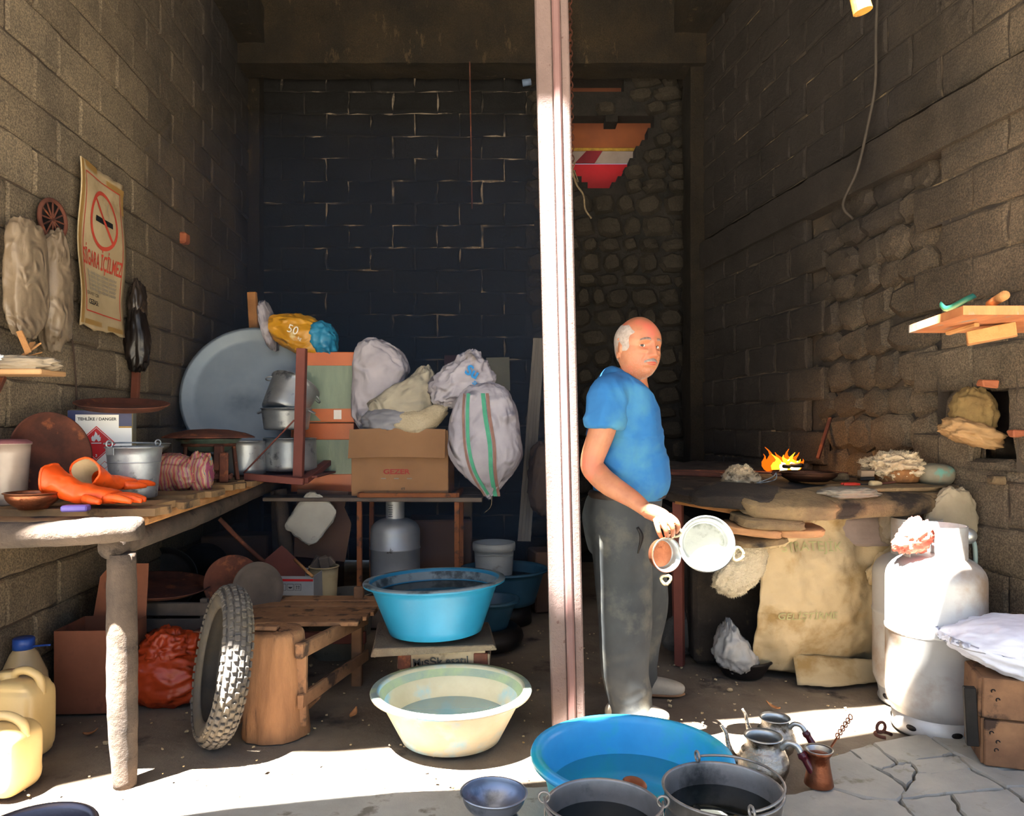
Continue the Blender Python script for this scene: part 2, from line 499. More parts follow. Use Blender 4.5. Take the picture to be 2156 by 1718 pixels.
# rubble infill of the back wall right of the blocks, with the broken opening
hole = [(1190, 240), (1245, 236), (1290, 250), (1330, 238), (1378, 248), (1368, 285), (1330, 330), (1316, 368), (1275, 397), (1235, 385), (1205, 350), (1195, 300)]
def in_poly(x, y, P):
    c = False; j = len(P) - 1
    for i in range(len(P)):
        if (P[i][1] > y) != (P[j][1] > y) and x < (P[j][0] - P[i][0]) * (y - P[i][1]) / (P[j][1] - P[i][1]) + P[i][0]: c = not c
        j = i
    return c
def in_hole(x, y): return in_poly(x, y, hole) or (1195 < x < 1310 and 160 < y < 188) or (1062 < x < 1082 and 160 < y < 178)
def stone_mesh(seed, a=.1, b=.08, d=.06):
    r = random.Random(seed); n = 8; V = []; Fc = []
    rad = [r.uniform(.86, 1.12) for _ in range(n)]
    for (k, yy) in ((1.0, d), (1.0, .01), (.72, -.018)):
        for i in range(n):
            t = 2 * PI * i / n + .2
            sq = 1 / max(abs(math.cos(t)), abs(math.sin(t))) ** .75
            V.append((a * k * rad[i] * math.cos(t) * sq, yy + r.uniform(-.006, .006), b * k * rad[i] * math.sin(t) * sq))
    V.append((0, -.024 + r.uniform(-.008, .004), 0))
    for j in range(2):
        for i in range(n): Fc.append((j * n + i, j * n + (i + 1) % n, (j + 1) * n + (i + 1) % n, (j + 1) * n + i))
    for i in range(n): Fc.append((2 * n + i, 2 * n + (i + 1) % n, 3 * n))
    return mesh('stone', V, Fc)
SM = [stone_mesh(s) for s in range(8)]
for s_ in SM: s_.materials.append(m_rubble)
rr = random.Random(3); z = .1; nst = 0
B = MB()
dxy = .055
x = .03
while x < 1.75:
    zz = 0
    while zz < 4.45:
        p = (CX + (x + dxy / 2) * F / YB, CY - (zz + dxy / 2 - H) * F / YB)
        if not in_hole(*p):
            B.add([(x, YB + .03, zz), (x + dxy, YB + .03, zz), (x + dxy, YB + .03, zz + dxy), (x, YB + .03, zz + dxy),
                   (x, YB + .2, zz), (x + dxy, YB + .2, zz), (x + dxy, YB + .2, zz + dxy), (x, YB + .2, zz + dxy)],
                  [(0, 1, 2, 3), (7, 6, 5, 4), (0, 4, 5, 1), (1, 5, 6, 2), (2, 6, 7, 3), (3, 7, 4, 0)])
        zz += dxy
    x += dxy
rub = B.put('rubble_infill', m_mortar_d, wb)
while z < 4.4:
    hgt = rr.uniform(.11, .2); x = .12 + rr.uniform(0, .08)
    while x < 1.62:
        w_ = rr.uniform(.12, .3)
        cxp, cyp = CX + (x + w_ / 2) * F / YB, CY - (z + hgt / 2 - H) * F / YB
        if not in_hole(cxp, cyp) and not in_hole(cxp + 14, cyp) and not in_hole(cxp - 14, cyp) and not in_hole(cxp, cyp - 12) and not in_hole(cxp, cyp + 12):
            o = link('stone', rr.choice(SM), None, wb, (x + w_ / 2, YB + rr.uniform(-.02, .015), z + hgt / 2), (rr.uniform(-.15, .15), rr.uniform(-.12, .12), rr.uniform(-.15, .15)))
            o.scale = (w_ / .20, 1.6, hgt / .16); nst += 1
        x += w_ + .01
    z += hgt + .008
# things seen through the broken opening, standing in the next room
bb = thing('signboard', 'brown, white and red board seen through the broken hole in the back wall', 'board', (.85, YB + .75, 3.42))
def flatp(x0, x1, z0, z1, m, nm, y=0): MB().add(*g_box(x1 - x0, .012, z1 - z0, ((x0 + x1) / 2, y, (z0 + z1) / 2), .001)).put(nm, m, bb)
flatp(-.6, .75, .62, 1.45, mat('board_brown', '#8a4a20', '#7a4020', s=3, rough=.6, bump=.05), 'brown_panel')
flatp(-.6, .75, .585, .615, mat('board_yellow', '#b08a30', '#8a6a28', s=20), 'yellow_edge', -.01)
flatp(-.6, .75, .46, .585, mat('board_grey', '#9a8a80', '#8a7a70', s=4, bump=.05), 'grey_panel')
MB().add(*g_prism([(-.22, .46), (-.02, .46), (.06, .585), (-.1, .585)], .01, c=(0, -.015, 0))).put('maroon_stripe', mat('board_maroon', '#7a1c24', '#6a1820', s=4), bb)
flatp(-.6, .75, -.3, .455, mat('board_red', '#c01020', '#a81018', s=3, rough=.5, bump=.05), 'red_panel')
for x_ in (-.5, .65): MB().add(*g_box(.08, .06, 3.6, (x_, .04, -1.62), .004)).put('post', m_rubble, bb)
lp = bpy.data.lights.new('hole_fill_lamp', 'AREA'); lp.energy = 1.1; lp.size = .8; lp.color = (1, .95, .9)  # added area lamp to light the board behind the hole
lo_ = bpy.data.objects.new('hole_fill_lamp', lp); lo_.location = (.9, YB + .3, 4.9); lo_.rotation_euler = (math.radians(-25), 0, 0); col.objects.link(lo_)
# beams, pillar
m_beam = graded_mat('dark_beam', '#332b22', '#54452f', '#0f0d0b', 1.5, 7.6, pale='#7d6848', palet=.6)
def rough_beam(name, a, b, w, t, m, seed=1, amp=.012, n=40):
    a, b = Vector(a), Vector(b); d = (b - a).normalized(); up = Vector((0, 0, 1)) if abs(d.z) < .8 else Vector((0, 1, 0)); y = up.cross(d).normalized(); z_ = d.cross(y)
    V = []; Fc = []; pr = []
    for (i0, i1) in (((-1, -1), (1, -1)), ((1, -1), (1, 1)), ((1, 1), (-1, 1)), ((-1, 1), (-1, -1))):
        for q in range(4): pr.append((i0[0] + (i1[0] - i0[0]) * q / 4, i0[1] + (i1[1] - i0[1]) * q / 4))
    N = len(pr)
    for i in range(n + 1):
        c = a + (b - a) * i / n
        for (p, q) in pr:
            P = c + y * p * w / 2 + z_ * q * t / 2
            k = amp * fbm(P + Vector((seed, 0, 0)), 6)
            V.append(P + (y * p + z_ * q) * k)
    for i in range(n):
        for k in range(N):
            k2 = (k + 1) % N; Fc.append((i * N + k, i * N + k2, (i + 1) * N + k2, (i + 1) * N + k))
    Fc.append(tuple(range(N))[::-1]); Fc.append(tuple(n * N + k for k in range(N)))
    return struct(MB().add(V, Fc).put(name, m))
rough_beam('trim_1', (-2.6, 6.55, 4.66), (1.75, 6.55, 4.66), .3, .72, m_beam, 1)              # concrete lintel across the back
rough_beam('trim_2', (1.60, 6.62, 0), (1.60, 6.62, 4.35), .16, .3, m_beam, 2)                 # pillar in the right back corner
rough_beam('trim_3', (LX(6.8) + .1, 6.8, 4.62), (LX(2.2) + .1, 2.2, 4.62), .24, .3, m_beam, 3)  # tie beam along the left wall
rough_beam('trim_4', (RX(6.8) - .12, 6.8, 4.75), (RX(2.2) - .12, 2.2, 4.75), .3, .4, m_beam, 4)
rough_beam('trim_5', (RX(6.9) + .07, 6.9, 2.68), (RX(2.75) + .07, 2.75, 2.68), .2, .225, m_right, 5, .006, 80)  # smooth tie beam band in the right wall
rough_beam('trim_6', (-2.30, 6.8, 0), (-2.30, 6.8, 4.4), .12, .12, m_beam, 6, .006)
# rough stones in the recess of the right wall
org, u, nrm = RW; ang = math.atan2(-nrm.y, -nrm.x) - PI / 2
rec = MB(); q = [org + u * ss - nrm * .07 + Vector((0, 0, zz)) for ss, zz in ((3.5, .85), (5.1, .85), (5.1, 2.62), (3.5, 2.62))]
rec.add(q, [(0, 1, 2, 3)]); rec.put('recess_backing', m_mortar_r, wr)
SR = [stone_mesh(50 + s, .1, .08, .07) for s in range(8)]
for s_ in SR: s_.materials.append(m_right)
z = .9
while z < 2.5:
    hgt = rr.uniform(.13, .24); s = 3.8
    while s < 4.7:
        w_ = rr.uniform(.16, .34)
        o = link('stone', rr.choice(SR), None, wr, org + u * (s + w_ / 2) - nrm * rr.uniform(.03, .06) + Vector((0, 0, z + hgt / 2)), (rr.uniform(-.1, .1), rr.uniform(-.1, .1), ang + rr.uniform(-.1, .1)))
        o.scale = (w_ / .172, 1.1, hgt / .145); s += w_ + .004
    z += hgt + .005
# niche with frayed sacks
def niche(s0, s1, z0, z1):
    N = MB()
    A = [org + u * s - nrm * d + Vector((0, 0, z_)) for d in (.0, .18) for s, z_ in ((s0, z0), (s1, z0), (s1, z1), (s0, z1))]
    N.add(A, [(4, 5, 6, 7), (0, 1, 5, 4), (1, 2, 6, 5), (2, 3, 7, 6), (3, 0, 4, 7)]); return N.put('niche', m_mortar_r, wr)
niche(3.25, 3.72, 1.05, 1.48)
for (s, z_, w_, h_) in ((3.34, 1.45, .3, .1), (3.62, 1.3, .16, .34), (3.24, 1.25, .1, .42), (3.5, 1.04, .55, .13)):
    o = link('stone', rr.choice(SR), None, wr, org + u * s - nrm * .03 + Vector((0, 0, z_)), (0, 0, ang)); o.scale = (w_ / .21, 1.2, h_ / .175)

# ---------------------------------------------------------------- floor, pavement, roofs
m_floor = mat('earth_floor', '#5a4d40', '#766a5a', s=2.2, rough=.85, bump=.6, bs=35, dist=.012, world=True, c3='#2a2420', s3=3.5, t3=.64, w3=.05)
def floor_fn(a, b):
    x = -3.2 + 6.4 * a; y = .6 + 6.7 * b
    return (x, y, .008 * fbm((x, y, 0), 2.2) - .008)
struct(MB().add(*g_grid(floor_fn, 110, 110), True).put('floor', m_floor))
m_street = mat('street_ground', '#7d7468', '#97907f', s=2, bump=.4, bs=50, world=True)
struct(MB().add(*g_grid(lambda a, b: (-10 + 20 * a, -10 + 11 * b, -.012), 4, 4)).put('ground', m_street))
m_conc = mat('pale_concrete', '#8f8b80', '#a39f93', s=4, rough=.9, bump=.5, bs=80, dist=.004, world=True, c3='#6e675a', s3=8, t3=.63)
# concrete sill across the shop front and flagstones outside
sill = struct(MB().add(*g_grid(lambda a, b: (-2.05 + 2.5 * a, 1.9 + (.62 + .25 * (a * 2.5 - 1.2) * .35 + .01 * fbm((a * 9, 0, 0), 2)) * b, .012 + .004 * fbm((a * 5, b * 3, 0), 2)), 40, 10, .03)).put('trim_7', m_conc))
m_flag = mat('flagstone', '#8b8880', '#9d988c', s=5, rough=.9, bump=.5, bs=60, dist=.006, c3='#75705f', s3=9, t3=.64)
pv = struct(MB().add(*g_box(2.6, 1.0, .03, (1.75, 2.0, -.012), .004)).put('pavement', mat('pavement_bed', '#6a655a', '#57534a', s=8, bump=.6, world=True)))
def flag(poly, z=.02, t=.05):
    c = sum((Vector((x, y)) for x, y in poly), Vector((0, 0))) / len(poly)
    P2 = []
    for i, (x, y) in enumerate(poly):
        x2, y2 = poly[(i + 1) % len(poly)]
        for k in range(4):
            P2.append(Vector((x + (x2 - x) * k / 4 + rr.uniform(-.006, .006), y + (y2 - y) * k / 4 + rr.uniform(-.006, .006))))
    n = len(P2); V = []; Fc = []
    for (k, zz) in ((1.008, -t), (1.0, -.003), (.965, .004)):
        for p in P2: V.append((c.x + (p.x - c.x) * k, c.y + (p.y - c.y) * k, z + zz + rr.uniform(-.001, .001)))
    V.append((c.x, c.y, z + .004))
    for j in range(2):
        for i in range(n): Fc.append((j * n + i, j * n + (i + 1) % n, (j + 1) * n + (i + 1) % n, (j + 1) * n + i))
    for i in range(n): Fc.append((2 * n + i, 2 * n + (i + 1) % n, 3 * n))
    MB().add(V, Fc).put('flagstone', m_flag, pv)
def G(px, py, z=.02):
    Y = (H - z) * F / (py - CY); return ((px - CX) / F * Y, Y)
o5 = lambda x, y: G(1200 + x / 2.255, 1100 + y / 2.255)
def gp(*pts): flag([o5(*p) for p in pts])
gp((1670, 962), (1900, 915), (1960, 930), (2156, 1012), (2330, 1090), (2156, 1170), (1985, 1180), (1820, 1092), (1700, 1005))
gp((1440, 1050), (1640, 1012), (1690, 1010), (1810, 1096), (1770, 1110), (1560, 1150))
gp((1335, 1085), (1430, 1052), (1550, 1150), (1480, 1175), (1400, 1150))
gp((1210, 1120), (1325, 1088), (1470, 1185), (1590, 1260), (1560, 1320), (1400, 1310), (1240, 1260))
gp((1485, 1180), (1560, 1155), (1615, 1150), (1640, 1190), (1600, 1255))
gp((1620, 1140), (1770, 1115), (1840, 1110), (1900, 1170), (1720, 1200), (1650, 1188))
gp((1650, 1195), (1900, 1175), (2065, 1262), (1800, 1290), (1570, 1312), (1610, 1255))
gp((1850, 1110), (1975, 1185), (2156, 1180), (2300, 1200), (2280, 1250), (2075, 1258), (1910, 1170))
gp((1000, 1300), (1230, 1265), (1400, 1318), (1550, 1325), (1640, 1400), (1700, 1480), (1100, 1500), (950, 1420))
gp((1572, 1320), (1800, 1296), (1860, 1400), (1900, 1500), (1720, 1490))
gp((1810, 1295), (2070, 1268), (2180, 1350), (2250, 1490), (1920, 1500), (1870, 1390))
gp((2085, 1266), (2290, 1255), (2400, 1400), (2270, 1490), (2190, 1350))
gp((2310, 1100), (2700, 1250), (2600, 1400), (2420, 1400), (2300, 1240))

# unseen shop roof and added street blocker, edges shaped to cast the sunlit strip
RZ = 5.25
m_roof = mat('shaped_roof', '#4a4038', '#2a2420', s=3, rough=.8, bump=.3, world=True)
off = Vector((-SUN.x * RZ, -SUN.y * RZ))
def edge(x, n):                                   # line Y = n + .25 X on the ground, carried up to the roof
    return (x + off.x, n + .25 * x + off.y)
def rpanel(name, pts, z, m=m_roof, t=.03):
    return MB().add(*g_prism(pts, t, 'z', (0, 0, z))).put(name, m)
N_FAR = [(-2.6, 2.95), (-1.65, 2.98), (-1.35, 3.12), (-1.05, 3.17), (-.7, 3.08), (0, 3.03), (.45, 3.03), (1.0, 2.99), (2.15, 2.97)]
N_NEAR = [(-2.6, 2.60), (-.9, 2.70), (0, 2.66), (.8, 2.70), (1.5, 2.76), (1.72, 2.66), (1.95, 2.70), (2.15, 2.70)]
far = [edge(x, n) for x, n in N_FAR]
near = [edge(x, n) for x, n in N_NEAR]
# slit added in the unseen roof, shaped so the sun falls on the column
Yc0 = 3.12; Yf0 = Yc0 - .036
def col_pt(x, z): return (x - SUN.x * (RZ - z), Yf0 - SUN.y * (RZ - z))
a0 = col_pt(.155, .50); a1 = col_pt(.278, .50); b0 = col_pt(.103, 2.55); b1 = col_pt(.230, 2.55)
ceil_pts_l = [far[0], far[1], far[2], far[3]]
yb, xr_, xl_ = 9.2, 2.6, -4.6
# left sheet | slit | right sheet
ys = min(a0[1], a1[1]); 
rl = [(xl_, far[0][1])] + far[:6] + [(a0[0], min(a0[1], edge(a0[0] - off.x, 3.03)[1])), a0, b0, (b0[0], yb), (xl_, yb)]
ceil_o = struct(rpanel('ceiling', rl, RZ))
rr2 = [a1, (a1[0], edge(a1[0] - off.x, 3.03)[1]), far[6], far[7], far[8], (xr_, far[8][1]), (xr_, yb), (b0[0] + .0, yb), b0, b1]
rp = rpanel('shaped_roof', rr2, RZ + .01, m_roof); rp.parent = ceil_o
rp = rpanel('shaped_roof', [(a0[0], a0[1] - .001), a1, (a1[0], edge(a1[0] - off.x, 3.03)[1]), (a0[0], edge(a0[0] - off.x, 3.03)[1])], RZ + .02); rp.parent = ceil_o
m_block = mat('blocker_cloth', '#8a8478', '#7a7468', s=3, rough=.9, bump=.1, world=True)
aw = rpanel('sun_blocker', near + [(xr_, near[-1][1]), (xr_, -1.6), (xl_, -1.6), (xl_, near[0][1])], RZ + .03, m_block, .01)  # unseen sheet added to shade the ground in front of the sunlit strip
struct(aw)
struct(MB().add(*g_prism([far[8], (xr_, far[8][1]), (xr_, near[-1][1]), near[-1]], .02, 'z', (0, 0, RZ + .05))).put('sun_blocker_end', m_block))  # added piece that closes the sun gap at its right end
# gable piece of wall beyond the frame that carries the roof
# ---------------------------------------------------------------- materials of things
m_log = mat('weathered_log', '#352c25', '#54463a', s=6, rough=.9, bump=.9, bs=22, dist=.01, stretch=(1, 1, 1), c3='#241c16', s3=9, t3=.62)
m_plank = mat('dirty_plank', '#6b5238', '#8a6a46', s=5, rough=.85, bump=.6, bs=30, dist=.006, c3='#33281e', s3=6, t3=.6)
m_plankedge = mat('split_wood', '#9a6a3c', '#b98450', s=9, rough=.85, bump=.8, bs=40, dist=.006)
m_rust = mat('rusty_steel', '#3c2018', '#5e3222', s=8, rough=.85, bump=.4, bs=60, c3='#7a4428', s3=12, t3=.62)
m_rustred = mat('red_oxide_steel', '#5c2c22', '#6b362a', s=4, rough=.7, bump=.15, bs=60)
m_galv = mat('galvanised_steel', '#8d9297', '#a7abae', s=14, rough=.45, metal=.7, bump=.15, bs=80, c3='#6c6f72', s3=20, t3=.64)
m_alu = mat('dull_aluminium', '#8f9498', '#a9adb0', s=6, rough=.42, metal=.75, bump=.2, bs=40, c3='#5c5f62', s3=10, t3=.62)
m_traygrey = mat('grey_tray', '#76828e', '#8995a0', s=3, rough=.5, metal=.5, bump=.1, bs=30, c3='#5f6a76', s3=3, t3=.6, w3=.12)
m_steel = mat('polished_steel', '#9a9a9a', '#b0b0b0', s=8, rough=.22, metal=1.0, bump=.05)
m_copper = mat('hammered_copper', '#8a5238', '#a0664a', s=10, rough=.35, metal=.9, bump=.5, bs=90, dist=.003, c3='#6e3a24', s3=14, t3=.64)
m_tin = mat('tinned_metal', '#a8aaa6', '#bcbdb8', s=8, rough=.35, metal=.85, bump=.3, bs=90, dist=.002)
m_black = mat('blackened_metal', '#1c1a19', '#2c2826', s=8, rough=.5, metal=.6, bump=.2)
m_wire = mat('wire_dark', '#3a2a20', None, rough=.8, bump=0)
m_card = mat('cardboard', '#7e5c3c', '#8c6846', s=3, rough=.85, bump=.15, bs=50, c3='#5c4430', s3=6, t3=.68)
m_carddark = mat('old_cardboard', '#4a3428', '#5a4030', s=3, rough=.9, bump=.2)
m_tapeor = mat('orange_wrap', '#b05a28', '#c26a34', s=4, rough=.35, bump=.3, bs=20)
m_tapegr = mat('green_wrap', '#6a7a68', '#7c8c78', s=5, rough=.35, bump=.4, bs=18, stretch=(3, 3, .6))
m_sackw = mat('woven_sack', '#a6a2aa', '#918d96', s=5, rough=.7, bump=.35, bs=160, dist=.002, c3='#7a7068', s3=5, t3=.66, b2=1, bs2=6, d2=.06)
m_sackb = mat('beige_sack', '#8f8878', '#a39c8a', s=5, rough=.85, bump=.35, bs=140, dist=.002, b2=1, bs2=7, d2=.05)
m_wool = mat('sheep_wool', '#c9b896', '#e0d2b4', s=7, rough=1, bump=1.0, bs=60, dist=.02)
m_blue = mat('blue_plastic', '#145f7c', '#1b6c8c', s=4, rough=.45, bump=.1, bs=40, c3='#3f7f96', s3=6, t3=.66)
m_bluetub = mat('bright_blue_plastic', '#2c94cc', '#36a4dc', s=4, rough=.38, bump=.08, bs=30, c3='#22a0b0', s3=4, t3=.54, w3=.08)
m_bluedk = mat('dark_blue_plastic', '#1c3a4a', '#24485a', s=5, rough=.5, bump=.1)
m_orange = mat('orange_rubber', b2=.5, bs2=14, d2=.015, c='#d84a10', c2='#e8581a', s=5, rough=.45, bump=.25, bs=40, c3='#4a2a1c', s3=9, t3=.68)
m_orangebag = mat('orange_plastic_bag', '#8a2c10', '#a03814', b2=.9, bs2=8, s=5, rough=.4, bump=.4, bs=18, c3='#4c1c10', s3=6, t3=.6)
m_jerry = mat('yellowed_plastic', '#c2a268', '#cdb07a', s=3, rough=.4, bump=.1, spec=.5)
m_leather = mat('brown_paper', '#6e5a44', '#86705a', s=5, rough=.7, bump=.5, bs=25)
m_rubber = mat('tyre_rubber', '#3e3a36', '#57514a', s=6, rough=.85, bump=.3, bs=60, c3='#5e5444', s3=5, t3=.58, w3=.1)
m_stump = mat('stump_wood', '#6c4a30', '#8e6542', s=5, rough=.85, bump=.7, bs=16, dist=.01, stretch=(2.2, 2.2, .5), c3='#4e3220', s3=7, t3=.62)
m_bench = mat('bench_wood', '#6a4a32', '#8a6444', s=6, rough=.85, bump=.5, bs=30, c3='#3c2a1e', s3=8, t3=.6)
m_benchd = mat('grey_bench_wood', '#4a4038', '#5c5046', s=6, rough=.9, bump=.4, bs=30)
m_canvas = mat('stained_canvas', b2=.35, bs2=5, c='#a08c68', c2='#ae9a76', s=3, rough=.9, bump=.5, bs=40, dist=.004, c3='#8a7044', s3=5, t3=.6, w3=.08)
m_slab = mat('hearth_stone', '#6e5a40', '#8c7450', s=8, rough=.9, bump=1.0, bs=70, dist=.01, c3='#2c241c', s3=4, t3=.58, w3=.06)
m_slabd = mat('sooty_hearth', '#1e1814', '#3a3026', s=6, rough=.9, bump=1.0, bs=50, dist=.01, c3='#5a4a34', s3=12, t3=.66)
m_white = mat('white_label', '#d8d6d2', None, rough=.4, bump=0)
m_ink = mat('black_ink', '#141416', None, rough=.6, bump=0)
m_red = mat('red_ink', '#c8181c', None, rough=.5, bump=0)
m_navy = mat('navy_print', '#1c2250', None, rough=.35, bump=0)
m_gold = mat('gold_print', '#a07828', None, rough=.4, bump=0)
m_greyink = mat('grey_ink', '#77756f', None, rough=.6, bump=0)
m_string = mat('rope_fibre', '#7a6a50', '#5c4e3a', s=30, bump=.3)

def water_mat(name, tint, al=.55, rough=.02, bump=.03):
    m = bpy.data.materials.new(name); m.use_nodes = True; n, l = m.node_tree.nodes, m.node_tree.links; n.clear()
    o = n.new('ShaderNodeOutputMaterial'); mx = n.new('ShaderNodeMixShader'); tr = n.new('ShaderNodeBsdfTransparent')
    df = n.new('ShaderNodeBsdfDiffuse'); df.inputs[0].default_value = lin(tint); m2 = n.new('ShaderNodeMixShader'); m2.inputs[0].default_value = al
    gl = n.new('ShaderNodeBsdfGlossy'); gl.inputs['Roughness'].default_value = rough
    fr = n.new('ShaderNodeFresnel'); fr.inputs[0].default_value = 1.33
    nz = n.new('ShaderNodeTexNoise'); nz.inputs['Scale'].default_value = 7; bp = n.new('ShaderNodeBump'); bp.inputs['Strength'].default_value = bump; bp.inputs['Distance'].default_value = .02
    g = n.new('ShaderNodeNewGeometry'); l.new(g.outputs['Position'], nz.inputs['Vector']); l.new(nz.outputs[0], bp.inputs['Height'])
    l.new(bp.outputs[0], gl.inputs['Normal']); l.new(bp.outputs[0], fr.inputs['Normal'])
    l.new(tr.outputs[0], m2.inputs[1]); l.new(df.outputs[0], m2.inputs[2])
    l.new(fr.outputs[0], mx.inputs[0]); l.new(m2.outputs[0], mx.inputs[1]); l.new(gl.outputs[0], mx.inputs[2]); l.new(mx.outputs[0], o.inputs[0])
    return m
m_wdark = water_mat('murky_water', '#2a2824', .8)
m_wblack = water_mat('black_water', '#101412', .85)
m_wblue = water_mat('clear_water', '#2fa4cc', .3)
m_wgreen = water_mat('soapy_water', '#7aa6b4', .55)

# ---------------------------------------------------------------- steel column
ct = thing('steel_column', 'rust-brown steel column with a peeling coat, standing at the front between the basins and the man', 'column', (0, 0, 0))
m_colm = mat('column_steel', '#54443f', '#64524c', s=5, rough=.75, bump=.7, bs=90, dist=.006, world=True, c3='#4a322c', s3=40, t3=.66)
def colx(z): return .150 + (2.9 - z) * .0235
za, zb = 0.0, 5.2
p0 = Vector((colx(za) + .012, Yc0, za)); p1 = Vector((colx(zb) + .012, Yc0, zb))
def V3(x, z, dy): return (colx(z) + x, Yc0 + dy, z)
MB().add(*bar(V3(-.022, za, 0), V3(-.022, zb, 0), .066, .075, (0, -1, 0), .006)).put('channel', m_colm, ct)
MB().add(*bar(V3(.062, za, 0), V3(.062, zb, 0), .036, .072, (0, -1, 0), .006)).put('channel', m_colm, ct)
MB().add(*bar(V3(.028, za, -.008), V3(.028, zb, -.008), .032, .075, (0, -1, 0), .008)).put('web', mat('column_web', '#5a403c', '#664a46', s=4, rough=.6, bump=.3, world=True), ct)

# ---------------------------------------------------------------- left workbench
wt = thing('workbench', 'log-framed workbench of rough planks along the left wall', 'workbench', (-1.7, 3.6, 0))
def wput(mb, nm, m): 
    o = mb.put(nm, m, wt); o.location = -Vector(wt.location); return o
TZ = .945
post = MB().add(*g_tube([W(264, 1660, 2.66), W(258, 1500, 2.66), W(257, 1340, 2.66), W(256, 1165, 2.66)], [.038, .05, .05, .047], 16, smoothn=8, jit=.03), True); wput(post, 'post', m_log)
post = MB().add(*g_tube([(-1.55, 5.1, 0), (-1.6, 5.15, .83)], [.045, .04], 12, jit=.05), True); wput(post, 'post', m_log)
la = Vector((W(232, 1152, 2.62))); lb = W(600, 1010, 5.35)
wput(MB().add(*g_tube([la, la.lerp(lb, .33) + Vector((0, 0, -.01)), la.lerp(lb, .66), lb], [.043, .045, .042, .04], 16, smoothn=8, jit=.04), True), 'side_log', m_log)
wput(MB().add(*g_tube([W(-160, 1128, 2.56), W(60, 1126, 2.56), W(200, 1118, 2.56), W(296, 1112, 2.57)], [.05, .042, .045, .04], 16, smoothn=6, jit=.05), True), 'front_log', m_log)
def plank(x0, x1, y0, y1, z, t=.028, sk=0):
    mb = MB(); n = 8; V = []; Fc = []
    jt = [rnd.uniform(-.012, .012) for _ in range(4 * n)]
    for k, (a, b) in enumerate(((0, -1), (1, -1), (1, 0), (0, 0))): pass
    pts = [(x0 + (x1 - x0) * i / n, y0 + sk * i / n + rnd.uniform(-.008, .008)) for i in range(n + 1)] + [(x1 + rnd.uniform(-.02, .02), y0 + sk + (y1 - y0) * j / 3) for j in (1, 2)] + [(x0 + (x1 - x0) * i / n, y1 + sk * i / n + rnd.uniform(-.008, .008)) for i in range(n, -1, -1)]
    mb.add(*g_prism(pts, t, 'z', (0, 0, z - t / 2)))
    return wput(mb, 'plank', m_plank)
y = 2.60; k = 0
while y < 5.2:
    d = rnd.uniform(.15, .22); lx = LX(y) + .03
    rx = -1.318 - (y - 2.6) * .105 + (.03 if k % 2 else -.02) - (.06 if k == 0 else 0)
    plank(lx, rx, y, y + d - .012, TZ - (.0 if k % 3 else .012) - (.012 if k == 0 else 0), sk=rnd.uniform(-.02, .02)); y += d; k += 1
wput(MB().add(*bar((-1.36, 2.78, TZ - .045), (-1.62, 5.2, TZ - .045), .06, .035, bev=.01, jit=.006)), 'edge_board', m_plankedge)
wput(MB().add(*bar((LX(2.6) + .05, 4.9, .85), (-1.6, 4.9, .85), .07, .08, bev=.02, jit=.01)), 'crossbar', m_log)

def at(px, py, Y): return W(px, py, Y)
def gx(px, Y): return (px - CX) / F * Y
# things on the bench
def bucket(name, label, cat, loc, r0, r1, h, m, rot=(0, 0, 0), bail=None, beads=(), group=None):
    t = thing(name, label, cat, loc, rot, group)
    b = MB().add(*vessel(r0, r1, h, .003, .004, .006), True)
    for z in beads:
        rr_ = r0 + (r1 - r0) * z / h; b.add(*ring((0, 0, z), rr_, .003, 40, 6), True)
    b.put('body', m, t)
    for s in (-1, 1):
        e = MB().add(*ring((s * (r1 + .006), 0, h + .012), .014, .0035, 14, 6, (PI / 2, 0, 0)), True)
        e.add(*g_box(.004, .05, .03, (s * (r1 + .004), 0, h - .018), .001)); 
        for q in (-.014, .014): e.add(*g_blob(.004, .005, .005, 1, 0, 1, 8, 6), True); 
        e.put('ear', m, t)
    if bail is not None:
        a = bail; R = r1 + .006
        pts = [(R * math.cos(q), R * .98 * math.sin(q) * math.cos(a), h + .012 + R * .98 * math.sin(q) * math.sin(a)) for q in [PI * i / 20 for i in range(21)]]
        MB().add(*g_tube(pts, .0035, 6), True).put('bail', m, t)
    return t
bucket('bucket', 'small galvanised bucket with a ridge, beside the orange gloves', 'bucket', (gx(283, 3.20), 3.20, TZ), .088, .108, .215, m_galv, (0, 0, 1.1), bail=.02, beads=(.15,))
# solvent tin with danger label
tt = thing('solvent_tin', 'square white and navy tin with a red danger diamond, behind the bucket', 'tin', (gx(217, 3.50), 3.50, TZ), (0, 0, .36))
Tw, Td, Th = .262, .17, .375
MB().add(*g_box(Tw, Td, Th, (0, 0, Th / 2), .012)).put('can', mat('tin_side', '#8a8468', '#a09a80', s=4, rough=.35, metal=.5, bump=.05), tt)
fy = -Td / 2 - .001
def fp(x0, x1, z0, z1, m, nm, dy=0.0): MB().add(*g_box(x1 - x0, .0012, z1 - z0, ((x0 + x1) / 2, fy - dy, (z0 + z1) / 2), .0002)).put(nm, m, tt)
fp(-.128, .128, .004, .371, m_white, 'label')
fp(-.128, .128, .004, .06, m_navy, 'navy_band', .0008); fp(-.128, .128, .06, .066, m_gold, 'gold_line', .0008)
fp(-.128, -.098, .30, .371, m_navy, 'navy_band', .0008); fp(.075, .128, .30, .371, m_navy, 'navy_band', .0008); fp(-.128, .128, .352, .371, m_navy, 'navy_band', .001)
fp(-.128, -.098, .292, .30, m_gold, 'gold_line', .0008); fp(.075, .128, .292, .30, m_gold, 'gold_line', .0008)
def dia(cx_, cz, r, m, dy, nm): MB().add(*g_prism([(r, 0), (0, r), (-r, 0), (0, -r)], .001, c=(cx_, fy - dy, cz))).put(nm, m, tt)
